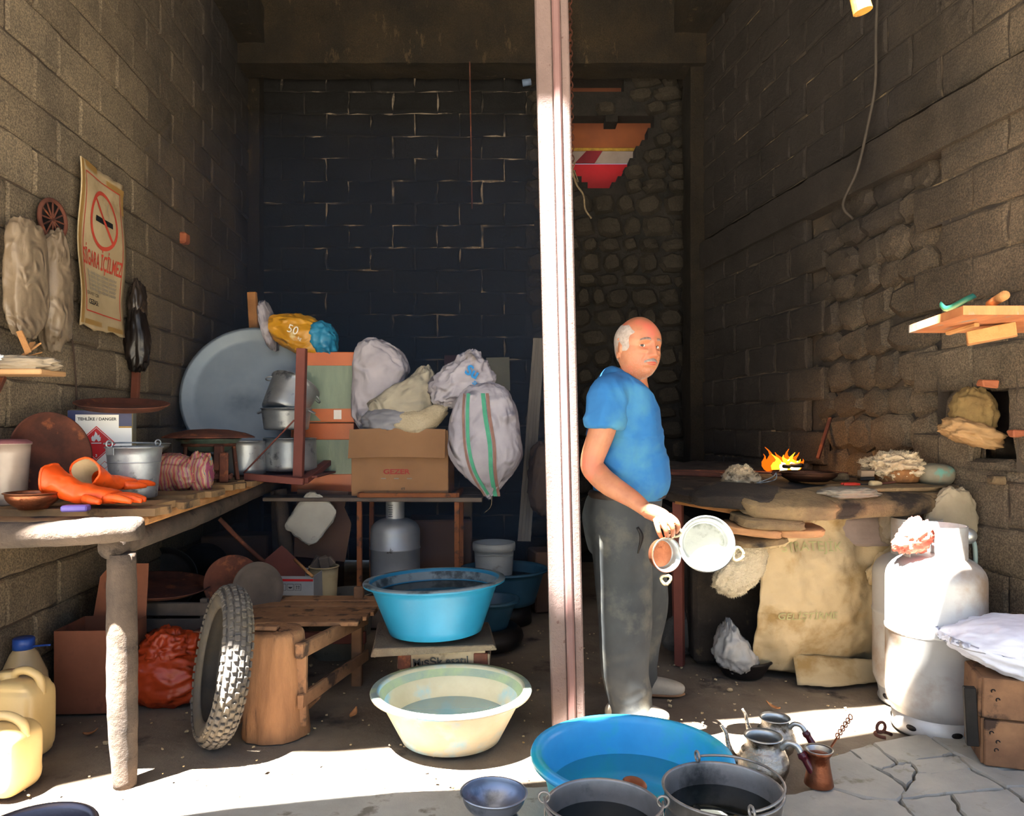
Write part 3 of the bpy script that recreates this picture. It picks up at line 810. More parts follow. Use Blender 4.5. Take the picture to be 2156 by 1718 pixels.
dia(-.015, .222, .079, m_red, .0012, 'red_diamond'); dia(-.015, .222, .073, m_white, .0018, 'diamond_line'); dia(-.015, .222, .0705, m_red, .0024, 'red_diamond')
FL = [(-.018, 0), (-.02, .014), (-.013, .024), (-.012, .016), (-.006, .03), (-.004, .042), (.004, .03), (.006, .022), (.012, .028), (.014, .014), (.018, .018), (.017, 0), (.008, -.004), (.0, .008), (-.008, -.004)]
MB().add(*g_prism(FL[::-1], .001, c=(-.015, fy - .003, .235))).put('flame_symbol', m_white, tt)
fp(-.035, .005, .222, .226, m_white, 'symbol_line', .003)
text('TEHLİKE / DANGER', .0185, m_ink, tt, (-.012, fy - .0015, .326), (PI / 2, 0, 0), align='CENTER', sx=.95, bold=.0004)
text('3', .016, m_white, tt, (-.015, fy - .0032, .163), (PI / 2, 0, 0), align='CENTER', bold=.0004)
for i in range(3):
    c_ = -.062 + i * .04
    dia(c_, .125, .018, m_red, .0012, 'hazard_diamond'); dia(c_, .125, .0155, m_white, .0018, 'hazard_field')
    if i < 2: MB().add(*g_prism([(a * .3, b * .3) for a, b in FL[::-1]], .001, c=(c_, fy - .0026, .121))).put('hazard_symbol', m_ink, tt)
for i in range(5):
    c_ = -.09 + i * .026
    fp(c_ - .01, c_ + .01, .079, .098, m_greyink, 'pictogram', .001); fp(c_ - .009, c_ + .009, .08, .097, m_white, 'pictogram_field', .0016); fp(c_ - .003, c_ + .003, .083, .093, m_greyink, 'pictogram_mark', .002)
text('18', .011, m_red, tt, (-.09, fy - .0015, .0685), (PI / 2, 0, 0), align='CENTER')
text('DİKKAT', .012, m_red, tt, (-.072, fy - .0015, .0685), (PI / 2, 0, 0))
def tray(name, label, loc, R, rot, m, rim=.02, cat='tray', group=None):
    P = [(.0001, -.002), (R * .8, -.002), (R * .86, .004), (R * .97, rim), (R, rim + .003), (R, rim + .007), (R * .96, rim + .005), (R * .85, .007), (R * .79, .002), (.0001, .002)]
    o = MB().add(*g_lathe(P, 56), True).put(name, m, None, loc, rot); return tag(o, label, cat, group)
tray('round_tray', 'rusty round tray lying tilted on top of the white and navy tin', at(258, 860, 3.5), .200, (.13, .07, 0), m_rust)
tray('round_tray', 'rusty round tray standing on edge against the wall beside the plastic jug', at(84, 958, 3.12) + Vector((.035, 0, 0)), .175, (1.42, 0, 1.12), m_rust)
# jug
jt_ = thing('plastic_jug', 'clouded clear plastic jug with a pink lid at the left edge of the bench', 'jug', (gx(18, 2.92), 2.92, TZ))
mj = mat('clouded_plastic', '#8c7a6c', '#a39284', s=4, rough=.25, bump=.05, alpha=.82)
MB().add(*vessel(.06, .075, .235, .002, .003, .005, 40), True).put('body', mj, jt_)
MB().add(*g_lathe([(.0001, .232), (.078, .232), (.078, .24), (.06, .25), (.0001, .252)], 36), True).put('lid', mat('pink_lid', '#7c4a50', '#6a4040', s=8, bump=.05), jt_)
# copper bowl
simp('copper_bowl', vessel(.05, .088, .062, .003, .006, .004, 40, bulge=.012), m_copper, 'small copper bowl at the front edge of the bench, left of the gloves', 'bowl', (gx(62, 2.74), 2.76, TZ))
simp('soap_bar', g_box(.085, .05, .022, (0, 0, .011), .006), mat('purple_soap', '#6a5aa8', '#7868b4', s=6, rough=.5, bump=.1), 'purple bar of soap under the orange glove', 'soap', (gx(163, 2.70), 2.69, TZ), (0, 0, .2), smooth=False)
# gloves
def glove(label, loc, rz, cuff_up, seed, lean=0):
    t = thing('rubber_glove', label, 'glove', loc, (0, lean, rz))
    b = MB()
    prof = [(-.17, .062, .052), (-.12, .052, .045), (-.06, .045, .036), (0, .046, .03), (.05, .05, .026), (.08, .045, .022)]
    V = []; n = 24; Fc = []
    P = []
    for i in range(len(prof) - 1):
        for q in range(5):
            u = q / 5; P.append([prof[i][j] * (1 - u) + prof[i + 1][j] * u for j in range(3)])
    P.append(list(prof[-1]))
    for (x, a, c) in P:
        for k in range(n):
            th = 2 * PI * k / n; w_ = 1 + .10 * fbm((x * 14 + seed, math.cos(th), math.sin(th)), 1.6)
            V.append((x, a * math.cos(th) * w_, max(.002, c + c * math.sin(th) * w_ + (cuff_up * max(0, -.06 - x)))))
    for i in range(len(P) - 1):
        for k in range(n): Fc.append((i * n + k, i * n + (k + 1) % n, (i + 1) * n + (k + 1) % n, (i + 1) * n + k))
    Fc.append(tuple((len(P) - 1) * n + k for k in range(n)))
    b.add(V, [f[::-1] for f in Fc], True)
    b.put('gauntlet', m_orange, t)
    inner = [(v[0] + .0, v[1] * .93, .004 + v[2] * .95) for v in V[:n * 9]]
    b2 = MB().add(inner, [f for f in Fc[:8 * n]], True); b2.put('lining', mat('cotton_lining', '#b8a888', '#a89878', s=10, bump=.2), t)
    rim = [Vector(V[k]) for k in range(n)] + [Vector(V[0])]
    MB().add(*g_tube(rim, .0045, 6), True).put('cuff_bead', m_orange, t)
    for i, (yy, L, r, bend) in enumerate(((-.036, .075, .0135, .01), (-.012, .095, .014, 0), (.013, .09, .014, .004), (.036, .07, .0125, .012))):
        MB().add(*g_tube([(.06, yy, .02), (.09, yy * 1.1, .024), (.09 + L * .5, yy * 1.2, .02), (.09 + L, yy * 1.3, .013)], [r * 1.1, r, r, r * .6], 10, smoothn=4), True).put('finger', m_orange, t)
    MB().add(*g_tube([(-.01, -.04, .02), (.03, -.065, .018), (.07, -.078, .014)], [.017, .015, .009], 10, smoothn=4), True).put('thumb', m_orange, t)
    return t
glove('orange rubber glove lying flat at the front, cuff opening to the left', (gx(195, 2.78), 2.80, TZ + .015), -.06, .25, 1).scale = (1, 1.1, 1.12)
glove('orange rubber glove on top of the other, its open cuff showing the lining', (gx(243, 3.02), 3.03, TZ + .045), 1.38, .3, 2, .0)
# colourful bag
m_patt = bpy.data.materials.new('striped_fabric'); m_patt.use_nodes = True
n_, l_ = m_patt.node_tree.nodes, m_patt.node_tree.links
tc = n_.new('ShaderNodeTexCoord'); wv = n_.new('ShaderNodeTexWave'); wv.inputs['Scale'].default_value = 9; wv.inputs['Distortion'].default_value = 5; wv.inputs['Detail'].default_value = 2
rp = n_.new('ShaderNodeValToRGB'); rp.color_ramp.interpolation = 'CONSTANT'
cols = ['#8a3c44', '#a8882c', '#6a4870', '#b08a4c', '#8c4a3c', '#4a7078', '#a88040', '#7a3a50']
e = rp.color_ramp.elements; e[0].color = lin(cols[0]); e[1].position = .14; e[1].color = lin(cols[1])
for i, c in enumerate(cols[2:]): q = e.new(.26 + i * .12); q.color = lin(c)
l_.new(tc.outputs['Object'], wv.inputs['Vector']); l_.new(wv.outputs[0], rp.inputs[0]); l_.new(rp.outputs[0], n_['Principled BSDF'].inputs['Base Color'])
n_['Principled BSDF'].inputs['Roughness'].default_value = .45
def bag_shape(q, p): return (q.x, q.y, q.z * (1 - .25 * max(0, p.x)))
fb = thing('fabric_bundle', 'bundle wrapped in bright striped plastic, right of the galvanised bucket', 'bundle', (gx(372, 3.6), 3.6, TZ))
MB().add(*g_blob(.115, .09, .085, 5, .12, 4, 48, 30, .75, fold=0.075, ffr=7, shape=bag_shape), True).put('wrapping', m_patt, fb, (0, 0, .075))
MB().add(*g_blob(.05, .05, .085, 8, .15, 6, 28, 18, .8, fold=0.135, ffr=9), True).put('tied_end', m_patt, fb, (.115, -.01, .075))
# gas burner with rusty wok lid
gb = thing('gas_burner', 'rusty cast burner stand with green enamel bowl under a dark rusty lid', 'burner', (gx(440, 4.15), 4.15, TZ))
m_green = mat('green_enamel', '#3e4c44', '#55655a', s=8, rough=.5, bump=.1, c3='#4c3022', s3=10, t3=.64)
for a in (0.5, 2.2, 3.9, 5.4):
    MB().add(*bar((.15 * math.cos(a), .13 * math.sin(a), 0), (.13 * math.cos(a), .11 * math.sin(a), .2), .03, .02, bev=.004, jit=.003)).put('leg', m_rust, gb)
MB().add(*ring((0, 0, .2), .13, .012, 28, 6), True).put('ring', m_rust, gb)
MB().add(*g_lathe([(.07, .16), (.1, .165), (.13, .2), (.165, .225), (.17, .23), (.16, .232), (.12, .205), (.08, .175), (.07, .172)], 36, True), True).put('bowl', m_green, gb)
for (a, b_) in (((.10, -.12, .06), (.10, -.12, .2)), ((.04, -.1, .03), (.16, -.1, .03)), ((.13, -.13, 0), (.13, -.13, .16))):
    MB().add(*bar(a, b_, .045, .03, bev=.006, jit=.004)).put('bracket', m_rust, gb)
MB().add(*g_lathe([(.0001, .285), (.1, .28), (.19, .262), (.235, .243), (.24, .236), (.23, .236), (.18, .25), (.0001, .262)], 48), True).put('lid', m_rust, gb)
simp('enamel_dish', vessel(.06, .095, .05, .003, .005, .004, 36, bulge=.01), mat('white_enamel', '#9a9a92', '#b0b0a8', s=6, rough=.4, c3='#6a5a48', s3=9, t3=.64), 'white enamel dish on the trivet behind the bucket', 'dish', (gx(320, 4.35), 4.35, TZ + .15))
tv = thing('iron_trivet', 'three-legged iron trivet holding up the white enamel dish', 'trivet', (gx(320, 4.35), 4.35, TZ))
MB().add(*ring((0, 0, .14), .085, .008, 24, 6), True).put('ring', m_rust, tv)
for a in (.3, 2.4, 4.5): MB().add(*bar((.1 * math.cos(a), .1 * math.sin(a), 0), (.082 * math.cos(a), .082 * math.sin(a), .145), .014, .014)).put('leg', m_rust, tv)
# wood stick and black bag against the wall
simp('wooden_batten', bar(at(284, 850, 4.2), at(290, 708, 4.3), .038, .03, (0, -1, 0), jit=.003), mat('red_brown_batten', '#5a2e1e', '#6e3a26', s=5, bump=.3), 'dark red-brown batten standing against the left wall above the tin', 'batten', (0, 0, 0), smooth=False)
def hang(q, p): return (q.x * (1.15 - .55 * max(0, p.z)) , q.y, q.z)
simp('black_bag', g_blob(.045, .05, .15, 12, .12, 4, 28, 22, .8, fold=0.180, ffr=6, shape=hang), mat('black_plastic', '#14100e', '#241c18', s=6, rough=.35, bump=.3), 'black plastic bag hanging on the left wall just beyond the poster', 'bag', (LX(4.22) + .06, 4.22, 1.25 + S(895 - 712, 4.22)))
simp('plastic_wrap', g_blob(.03, .05, .1, 15, .14, 4, 24, 18, .8, fold=0.210, ffr=6, shape=hang), mat('brown_plastic', '#2c241e', '#3a3028', s=6, rough=.25, bump=.3), 'shiny brown plastic bag hanging above the black bag', 'bag', (LX(4.22) + .05, 4.24, 1.25 + S(895 - 635, 4.22)))

# ---------------------------------------------------------------- poster and other things on the left wall
pa, pb, pc, pd = 165, 258, 345, 700
def wallpt(px, py, d=.02):
    """point on the left wall seen at this pixel, d metres off it"""
    k = (px - CX) / F; Y = -1.815 / (k + .077); Y *= 1
    return Vector((LX(Y) + d, Y, H - (py - CY) / F * Y))
pp = wallpt(202, 530)
po = thing('wall_poster', 'yellowed cardboard no-smoking poster with red lettering on the left wall', 'poster', pp, (0, 0, PI / 2 + math.atan(.077)))
yA = wallpt(165, 500).y; yB = wallpt(258, 500).y
pw = (yB - yA) / math.cos(math.atan(.077)); ph = .96 * S(345, wallpt(212, 500).y)
m_post = mat('poster_paper', '#a08a68', '#b09a76', s=4, rough=.8, bump=.2, bs=20, c3='#8a7250', s3=5, t3=.62, w3=.1)
def curl(u, v):
    x = (u - .5) * pw; z_ = (v - .5) * ph
    return x, -.010 - .018 * math.sin(v * 9 + u * 3) * .5 - .02 * abs(u - .5), z_ + .02 * fbm((u * 5, v * 3, 0), 1) * (1 if v in (0, 1) else 0)
def cy(x, z_): return curl(x / pw + .5, z_ / ph + .5)[1]
MB().add(*g_grid(lambda u, v: curl(u, v), 14, 40, .006), True).put('card', m_post, po)
m_tape = mat('brown_tape', '#8a6838', '#9a7844', s=6, rough=.4, bump=.1)
for (x0, x1, z0, z1) in ((-.5, -.44, -.48, .49), (-.4, -.1, .46, .5), (.12, .5, .43, .47), (.44, .49, .3, .47), (-.42, -.05, -.48, -.45), (.08, .45, -.49, -.46)):
    MB().add(*g_grid(lambda u, v: (((x0 + (x1 - x0) * u)) * pw, cy((x0 + (x1 - x0) * u) * pw, (z0 + (z1 - z0) * v) * ph) - .0015, (z0 + (z1 - z0) * v) * ph), 4, 24)).put('tape', m_tape, po)
m_pred = mat('poster_red', '#b8402c', '#a83c2a', s=8, bump=0)
def pline(x0, z0, x1, z1, w_, m, nm='print_line'):
    d = Vector((x1 - x0, z1 - z0)); n2 = Vector((-d.y, d.x)).normalized() * w_ / 2
    def f(u, v):
        x = x0 + d.x * u + n2.x * (2 * v - 1); z_ = z0 + d.y * u + n2.y * (2 * v - 1); return (x, cy(x, z_) - .003, z_)
    MB().add(*g_grid(f, 12, 1)).put(nm, m, po)
q = pw * .41
for a in ((-q, .43 * ph, q, .43 * ph), (q, .43 * ph, q, -.4 * ph), (q, -.4 * ph, -q, -.4 * ph), (-q, -.4 * ph, -q, .43 * ph)): pline(*a, .006, m_pred, 'border_line')
def cring(cx_, cz, R, w_):
    V = []; Fc = []; n = 40
    for i in range(n):
        a = 2 * PI * i / n
        for r_ in (R - w_, R):
            x, z_ = cx_ + r_ * math.cos(a) , cz + r_ * math.sin(a); V.append((x, cy(x, z_) - .003, z_))
    for i in range(n): j = (i + 1) % n; Fc.append((2 * i, 2 * i + 1, 2 * j + 1, 2 * j))
    MB().add(V, Fc).put('ban_ring', m_pred, po)
RR = pw * .30
cring(0, .19 * ph, RR, .02); pline(-RR * .65, .19 * ph + RR * .65, RR * .65, .19 * ph - RR * .65, .018, m_pred, 'ban_bar')
pline(-RR * .62, .185 * ph, RR * .62, .185 * ph, .028, m_ink, 'cigarette'); 
for i in range(4): pline(RR * .3 + .01 * math.sin(i * 2), .205 * ph + i * .022, RR * .3 + .01 * math.sin(i * 2 + 2), .205 * ph + (i + 1) * .022, .003, m_greyink, 'smoke_line')
def ptext(s, size, m, x, z_, sx=1, bold=0.0):
    o = text(s, size, m, po, (0, 0, 0), (0, 0, 0), align='CENTER', sx=sx, ext=0, bold=bold)
    for v in o.data.vertices:
        X, Z = v.co.x + x, v.co.y + z_; v.co = (X, cy(X, Z) - .003, Z)
    return o
ptext('SİGARA İÇİLMEZ', .108, m_pred, 0, -.115 * ph, .72 * pw / .74, .002)
for i in range(5): ptext('Bu alanda sigara içilmesi yasaktır', .026, m_greyink, 0, (-.165 - i * .025) * ph, .95)
ptext('ŞİKAYET İÇİN', .022, m_ink, -.24 * pw, -.30 * ph); ptext('CEZASI:', .034, m_ink, -.24 * pw, -.355 * ph, 1, .0006)
# bags hanging at far left
def bagshape(q, p): return (q.x, q.y, q.z)
mp_ = mat('crinkled_brown_plastic', b2=.8, bs2=10, c='#6a5a48', c2='#84725c', s=5, rough=.4, bump=.5, bs=20)
a = wallpt(20, 585); simp('hanging_bag', g_blob(.04, .10, .22, 21, .05, 3, 32, 26, .6, fold=0.075, ffr=5), mp_, 'flat brown plastic bag hanging at the left edge', 'bag', a + Vector((.05, 0, 0)), (.0, 0, 0))
a = wallpt(76, 612); simp('hanging_bag', g_blob(.05, .075, .23, 23, .06, 3, 32, 26, .7, fold=0.105, ffr=5, shape=lambda q, p: (q.x, q.y * (1 - .45 * max(0, p.z)), q.z)), mp_, 'stuffed brown plastic bag hanging below the round grille', 'bag', a + Vector((.06, 0, 0)))
gr = thing('round_grille', 'round rusted iron grille plate fixed to the left wall beside the poster', 'grille', wallpt(88, 463), (0, PI / 2, -math.atan(.077) ))
MB().add(*ring((0, 0, .03), .085, .01, 32, 8), True).put('rim', m_rust, gr)
MB().add(*g_lathe([(.0001, .012), (.08, .012), (.085, .03), (.08, .03), (.0001, .02)], 28), True).put('dish', m_black, gr)
for i in range(6):
    a_ = PI * i / 6; MB().add(*bar((.08 * math.cos(a_), .08 * math.sin(a_), .03), (-.08 * math.cos(a_), -.08 * math.sin(a_), .03), .007, .007)).put('bar', m_rust, gr)
a = wallpt(95, 535); mpz = thing('corroded_bracket', 'corroded perforated metal bracket with bolts under the round grille', 'bracket', a)
MB().add(*g_prism([(-.09, .08), (-.02, .1), (.02, .04), (.08, .05), (.09, -.06), (.03, -.1), (-.02, -.04), (-.07, -.02)], .008), False).put('plate', m_rust, mpz, (.02, 0, 0), (0, 0, PI / 2))
for yy, zz in ((-.05, .03), (0, .0), (.04, -.01)): MB().add(*g_tube([(.02, yy, zz), (.035, yy, zz)], .008, 8)).put('bolt', m_alu, mpz)
# little shelf
shp = at(30, 785, 2.86)
shf = thing('wall_shelf', 'small bare pine shelf board at the left edge, heaped with scraps', 'shelf', shp)
MB().add(*g_box(.30, .16, .02, (0, 0, 0), .004)).put('board', mat('pale_pine', '#a07850', '#b08a60', s=5, bump=.3), shf)
MB().add(*bar((-.08, .0, -.1), (-.08, .06, -.01), .02, .02)).put('bracket', m_rust, shf)
simp('rag', g_blob(.12, .05, .025, 31, .2, 5, 30, 16, .9, fold=0.225, ffr=8), mat('grey_brown_rag', '#7c6e5c', '#8e806c', s=6, bump=.5), 'crumpled grey-brown rag on the small pine shelf', 'rag', shp + Vector((.03, -.02, .03)))
simp('white_crumple', g_blob(.025, .025, .018, 33, .25, 6, 20, 14, .9, fold=0.225), m_white, 'crumpled white paper ball on the small pine shelf', 'paper', shp + Vector((-.02, -.05, .04)))
for i in range(5):
    simp('wood_scrap', bar((0, 0, 0), (.07 + .01 * i, .01 * i, .012 * (i % 3)), .02, .006, jit=.002), m_plankedge, 'curled reddish wood scrap in the heap on the small pine shelf', 'scrap', shp + Vector((.01 + .01 * i, -.01 + .004 * i, .045 + .008 * i)), (0, -.2 * i, .5 * i), 'wood scraps on the pine shelf', smooth=False)
simp('wooden_wedge', g_prism([(-.1, 0), (.06, .0), (-.1, .13)], .03), m_rustred, 'dark red wedge-shaped board leaning on the small pine shelf', 'wedge', shp + Vector((-.06, .02, .012)), smooth=False)
# wires and bits on the left wall
cb = MB().add(*g_tube([wallpt(118, 545), wallpt(132, 640), wallpt(146, 740), wallpt(152, 830), wallpt(148, 900), wallpt(135, 985, .06)], .004, 6, smoothn=6), True).put('wall_cable', m_wire)
tag(cb, 'thin dark cable running down the left wall beside the poster', 'cable')
simp('brick_stub', g_box(.07, .09, .07, bev=.012, jit=.006), mat('brick_orange', '#8a4c30', '#9a5a3a', s=6, bump=.4), 'broken orange brick stub sticking out of the left wall', 'brick', wallpt(386, 502, 0), smooth=False)
# ---------------------------------------------------------------- back-left heap
def sstep2(a, b, x):
    t = max(0, min(1, (x - a) / (b - a))); return t * t * (3 - 2 * t)
tray('giant_tray', 'very large round grey metal tray standing on edge behind the pots', at(531, 833, 5.05) + Vector((0.01, .0, 0)), .463, (1.36, 0, .12), m_traygrey, .03)
def pot(name, label, loc, r0, r1, h, m, rot=(0, 0, 0), handles=True, group=None, bulge=0, lip=.006):
    t = thing(name, label, 'pot', loc, rot, group)
    MB().add(*vessel(r0, r1, h, .003, lip, .006, 44, bulge=bulge), True).put('body', m, t)
    if handles:
        for s in (-1, 1): MB().add(*ring((s * (r1 + .004), 0, h * .86), .028, .005, 16, 6, (0, .5 * s, 0)), True).put('handle', m, t)
    return t
pot('aluminium_pot', 'aluminium pot with ring handles, upright below the tilted pot', at(603, 905, 4.75), .135, .15, .135, m_alu)
pot('aluminium_pot', 'deep aluminium pot tilted sideways inside the upright pot', at(592, 870, 4.8), .13, .155, .22, m_alu, (-.42, .42, .2))
simp('aluminium_pan', vessel(.122, .118, .20, .003, .004, .005, 40), m_alu, 'tall stained aluminium pan left of the angle-iron frame', 'pan', at(515, 998, 4.55), (0, 0, .3))
simp('aluminium_pan', vessel(.165, .158, .20, .003, .004, .005, 44), m_alu, 'wide aluminium pan behind the angle-iron upright', 'pan', at(610, 990, 4.7))
fr = thing('angle_iron_frame', 'red-oxide angle-iron frame holding the aluminium pans', 'frame', at(625, 1015, 4.45))
def fput(mb, nm, m=m_rustred): o = mb.put(nm, m, fr); o.location = -Vector(fr.location); return o
def angle(a, b, w=.045, t=.005, up=(0, -1, 0)):
    m_ = MB(); m_.add(*bar(a, b, w, t, up, .001)); a2, b2 = Vector(a), Vector(b); m_.add(*bar(a2 + Vector((w / 2, w / 2, 0)), b2 + Vector((w / 2, w / 2, 0)), t, w, up, .001)); return m_
fput(angle(at(625, 1020, 4.4), at(633, 733, 4.4), .05), 'upright')
fput(angle(at(690, 962, 5.1), at(697, 705, 5.1), .035), 'upright')
fput(MB().add(*bar(at(515, 1003, 4.35), at(640, 1014, 4.35), .04, .04)), 'shelf_rail')
fput(MB().add(*bar(at(640, 1012, 4.4), at(700, 966, 5.1), .05, .035)), 'shelf_rail')
fput(MB().add(*bar(at(513, 996, 4.4), at(620, 884, 4.4), .014, .008)), 'brace')
fput(MB().add(*g_box(.48, .5, .012, at(600, 1000, 4.65) + Vector((0, .08, .0)), .002)), 'shelf_plate')
# stack of wrapped boxes
def wrapped(label, px0, px1, py0, py1, Y, bands, group):
    z0 = H - (py1 - CY) / F * Y; z1 = H - (py0 - CY) / F * Y; x0, x1 = gx(px0, Y), gx(px1, Y)
    t = thing('wrapped_carton', label, 'carton', ((x0 + x1) / 2, Y + .2, z0), (0, 0, .03), group)
    w_ = x1 - x0; h_ = z1 - z0
    MB().add(*g_box(w_, .4, h_, (0, 0, h_ / 2), .01, .004)).put('carton', m_tapegr, t)
    for (a, b_) in bands: MB().add(*g_box(w_ + .006, .406, h_ * (b_ - a), (0, 0, h_ * (a + b_) / 2), .004)).put('tape', m_tapeor, t)
    return t
w1 = wrapped('lower carton of the stack, green wrap with orange tape, beside the brown open box', 612, 742, 891, 1036, 4.95, ((0, .26), (.76, 1)), 'cartons')
w2 = wrapped('upper carton of the stack, green wrap with orange tape, under the yellow sack', 628, 745, 741, 889, 4.95, ((.0, .2), (.80, 1)), 'cartons')
w1.pop('group', None) if hasattr(w1, 'pop') else None
for w_ in (w1, w2):
    if 'group' in w_: del w_['group']
MB().add(*g_box(.05, .001, .06, (.07, -.206, .05), .0001)).put('sticker', m_white, w2)
# yellow sack
ys_ = thing('feed_sack', 'yellow and blue printed plastic sack lying on the stacked cartons', 'sack', at(628, 735, 5.05))
m_yel = mat('yellow_plastic', b2=.9, bs2=9, c='#b07c10', c2='#c08c1c', s=4, rough=.35, bump=.3, bs=15, c3='#c8b480', s3=7, t3=.66)
def ysh(q, p): return (q.x, q.y, q.z * (1.0 - .3 * max(0, -p.x)) - .28 * q.x)
MB().add(*g_blob(.19, .13, .12, 40, .12, 3, 44, 28, .8, fold=0.090, ffr=6, shape=ysh), True).put('bag', m_yel, ys_, (0, 0, .1))
MB().add(*g_blob(.085, .10, .10, 41, .12, 3, 30, 20, .8, fold=0.120, ffr=6, shape=ysh), True).put('blue_end', mat('blue_print', b2=.9, bs2=9, c='#1c6c94', c2='#3088ac', s=6, rough=.35, bump=.3), ys_, (.165, -.03, .06))
MB().add(*g_blob(.03, .12, .13, 42, .12, 3, 26, 20, .8, fold=0.150, ffr=6, shape=lambda q, p: (q.x + .35 * q.z * -.6, q.y, q.z)), True).put('white_hem', m_sackw, ys_, (-.2, 0, .16))
text('50', .075, m_white, ys_, (-.035, -.155, .10), (PI / 2, 0.35, 0)); text('kg', .03, m_white, ys_, (.035, -.15, .05), (PI / 2, .35, 0))
simp('timber_offcut', bar(at(553, 1010, 5.45), at(530, 615, 5.45), .065, .03, (0, -1, 0), jit=.003), m_plankedge, 'short light timber offcut standing behind the giant grey tray', 'timber', (0, 0, 0), smooth=False)
# the shelf that carries cartons and sacks
sh = thing('plank_table', 'low table of rough boards under the cartons and sacks', 'table', (gx(800, 4.9), 4.9, 0))
def sput(mb, nm, m): o = mb.put(nm, m, sh); o.location = -Vector(sh.location); return o
sz = .815
for i, yy in enumerate((4.66, 4.86, 5.06, 5.26)):
    sput(MB().add(*g_box(1.32, .19, .026, (gx(790, 4.66) + .0, yy, sz - .013), .004, .003)), 'board', m_benchd)
sput(MB().add(*g_tube([at(612, 1250, 4.75) , at(590, 1030, 4.75)], [.045, .04], 12, jit=.04), True), 'post', m_log)
sput(MB().add(*bar((gx(985, 5.3), 5.3, 0), (gx(985, 5.3), 5.3, sz - .026), .06, .06)), 'leg', m_benchd)
sput(MB().add(*bar((gx(600, 5.3), 5.3, 0), (gx(600, 5.3), 5.3, sz - .026), .06, .06)), 'leg', m_benchd)
# rusty frame below
rf = thing('rusty_stand', 'rusty square-tube stand framing the grey gas cylinder', 'stand', (gx(860, 4.6), 4.6, 0))
m_tube = mat('orange_rust', '#6a3a1c', '#7e4a24', s=8, rough=.85, bump=.5, c3='#3a241a', s3=12, t3=.6)
x0, x1 = gx(757, 4.6) , gx(962, 4.6); zt = H - (1043 - CY) / F * 4.6
def rput(mb, nm): o = mb.put(nm, m_tube, rf); o.location = -Vector(rf.location)
rput(MB().add(*bar((x0, 4.6, zt), (x1, 4.6, zt), .03, .03)), 'top_rail')
for x_ in (x0, x1):
    rput(MB().add(*bar((x_, 4.6, 0), (x_, 4.6, zt - .015), .03, .03)), 'leg'); rput(MB().add(*bar((x_, 4.6, zt), (x_, 5.0, zt), .03, .03)), 'side_rail'); rput(MB().add(*bar((x_, 5.0, 0), (x_, 5.0, zt - .015), .03, .03)), 'leg')
# gas cylinders
m_gas = mat('grey_gas_paint', '#8b8e92', '#9a9da0', s=5, rough=.42, metal=.55, bump=.1, bs=60, c3='#5c5650', s3=14, t3=.68, w3=.02)
m_gasw = mat('silver_gas_paint', '#a3a29f', '#b0aeab', s=4, rough=.45, metal=.35, bump=.15, bs=40, c3='#8a7664', s3=3, t3=.58, w3=.08)
def cylinder(label, loc, R, h, m, collar_r=.1, collar_h=.1, foot=.05, rz=0, holes=True, name='gas_cylinder'):
    t = thing(name, label, 'gas cylinder', loc, (0, 0, rz))
    P = [(.0001, foot - .02), (R * .6, foot - .01), (R * .9, foot + .02), (R * .985, foot + .06)]
    P += [(R, foot + .1), (R, h * .48), (R + .003, h * .485), (R + .003, h * .5), (R, h * .505)]
    hs = h - collar_h
    sh_ = R * .75
    for k in range(9):
        a_ = PI / 2 * k / 8; P.append((R * (math.cos(a_) ** .75 if a_ < PI / 2 - .01 else .0001), hs - sh_ * .75 + sh_ * .75 * math.sin(a_)))
    MB().add(*g_lathe(P, 56), True).put('tank', m, t)
    fr_ = R * .82
    MB().add(*g_lathe([(fr_, 0), (fr_ + .004, .0), (fr_ + .012, .012), (fr_ + .006, .03), (R * .9, foot + .03), (R * .86, foot + .03), (fr_, .03)], 48, True), True).put('foot_ring', m, t)
    for k in range(6):
        a_ = k * PI / 3 + .2; MB().add(*g_blob(.022, .006, .012, 1, 0, 1, 14, 8), False).put('vent_hole', m_black, t, ((fr_ + .007) * math.cos(a_), (fr_ + .007) * math.sin(a_), .034), (0, 0, a_ + PI / 2))
    n = 40; V = []; Fc = []
    for i in range(n + 1):
        a_ = 2 * PI * i / n * .86 + .22 + rz * 0
        for r_, z_ in ((collar_r, hs - .03), (collar_r, h), (collar_r - .004, h), (collar_r - .004, hs - .03)): V.append((r_ * math.cos(a_ + PI / 2), r_ * math.sin(a_ + PI / 2), z_))
    for i in range(n):
        for k in range(4): Fc.append((i * 4 + k, (i + 1) * 4 + k, (i + 1) * 4 + (k + 1) % 4, i * 4 + (k + 1) % 4))
    Fc += [(0, 1, 2, 3), (n * 4 + 3, n * 4 + 2, n * 4 + 1, n * 4)]
    MB().add(V, [f[::-1] for f in Fc]).put('collar', m, t)
    MB().add(*g_tube([(0, 0, hs - .02), (0, 0, hs + collar_h * .55)], .018, 12)).add(*g_tube([(0, 0, hs + collar_h * .55), (0, 0, hs + collar_h * .85)], .028, 8)).put('valve', m_alu, t)
    return t
gc0 = cylinder('small grey gas cylinder with a printed silver collar, under the plank table', (gx(829, 4.72), 4.78, .185), .155, .60, m_gas, .058, .115)
simp('timber_block', g_box(.3, .3, .185, (0, 0, .0925), .01, .006), m_benchd, 'dark timber block under the small grey gas cylinder', 'block', (gx(829, 4.72), 4.80, 0), smooth=False)
for i, w_ in enumerate((.9, .7, .8, .75, .6, .8)):
    MB().add(*g_box(.035 * w_, .001, .004, (-.02 + .0, -.0595, .567 - i * .014), .0001)).put('print_line', m_ink, gc0)
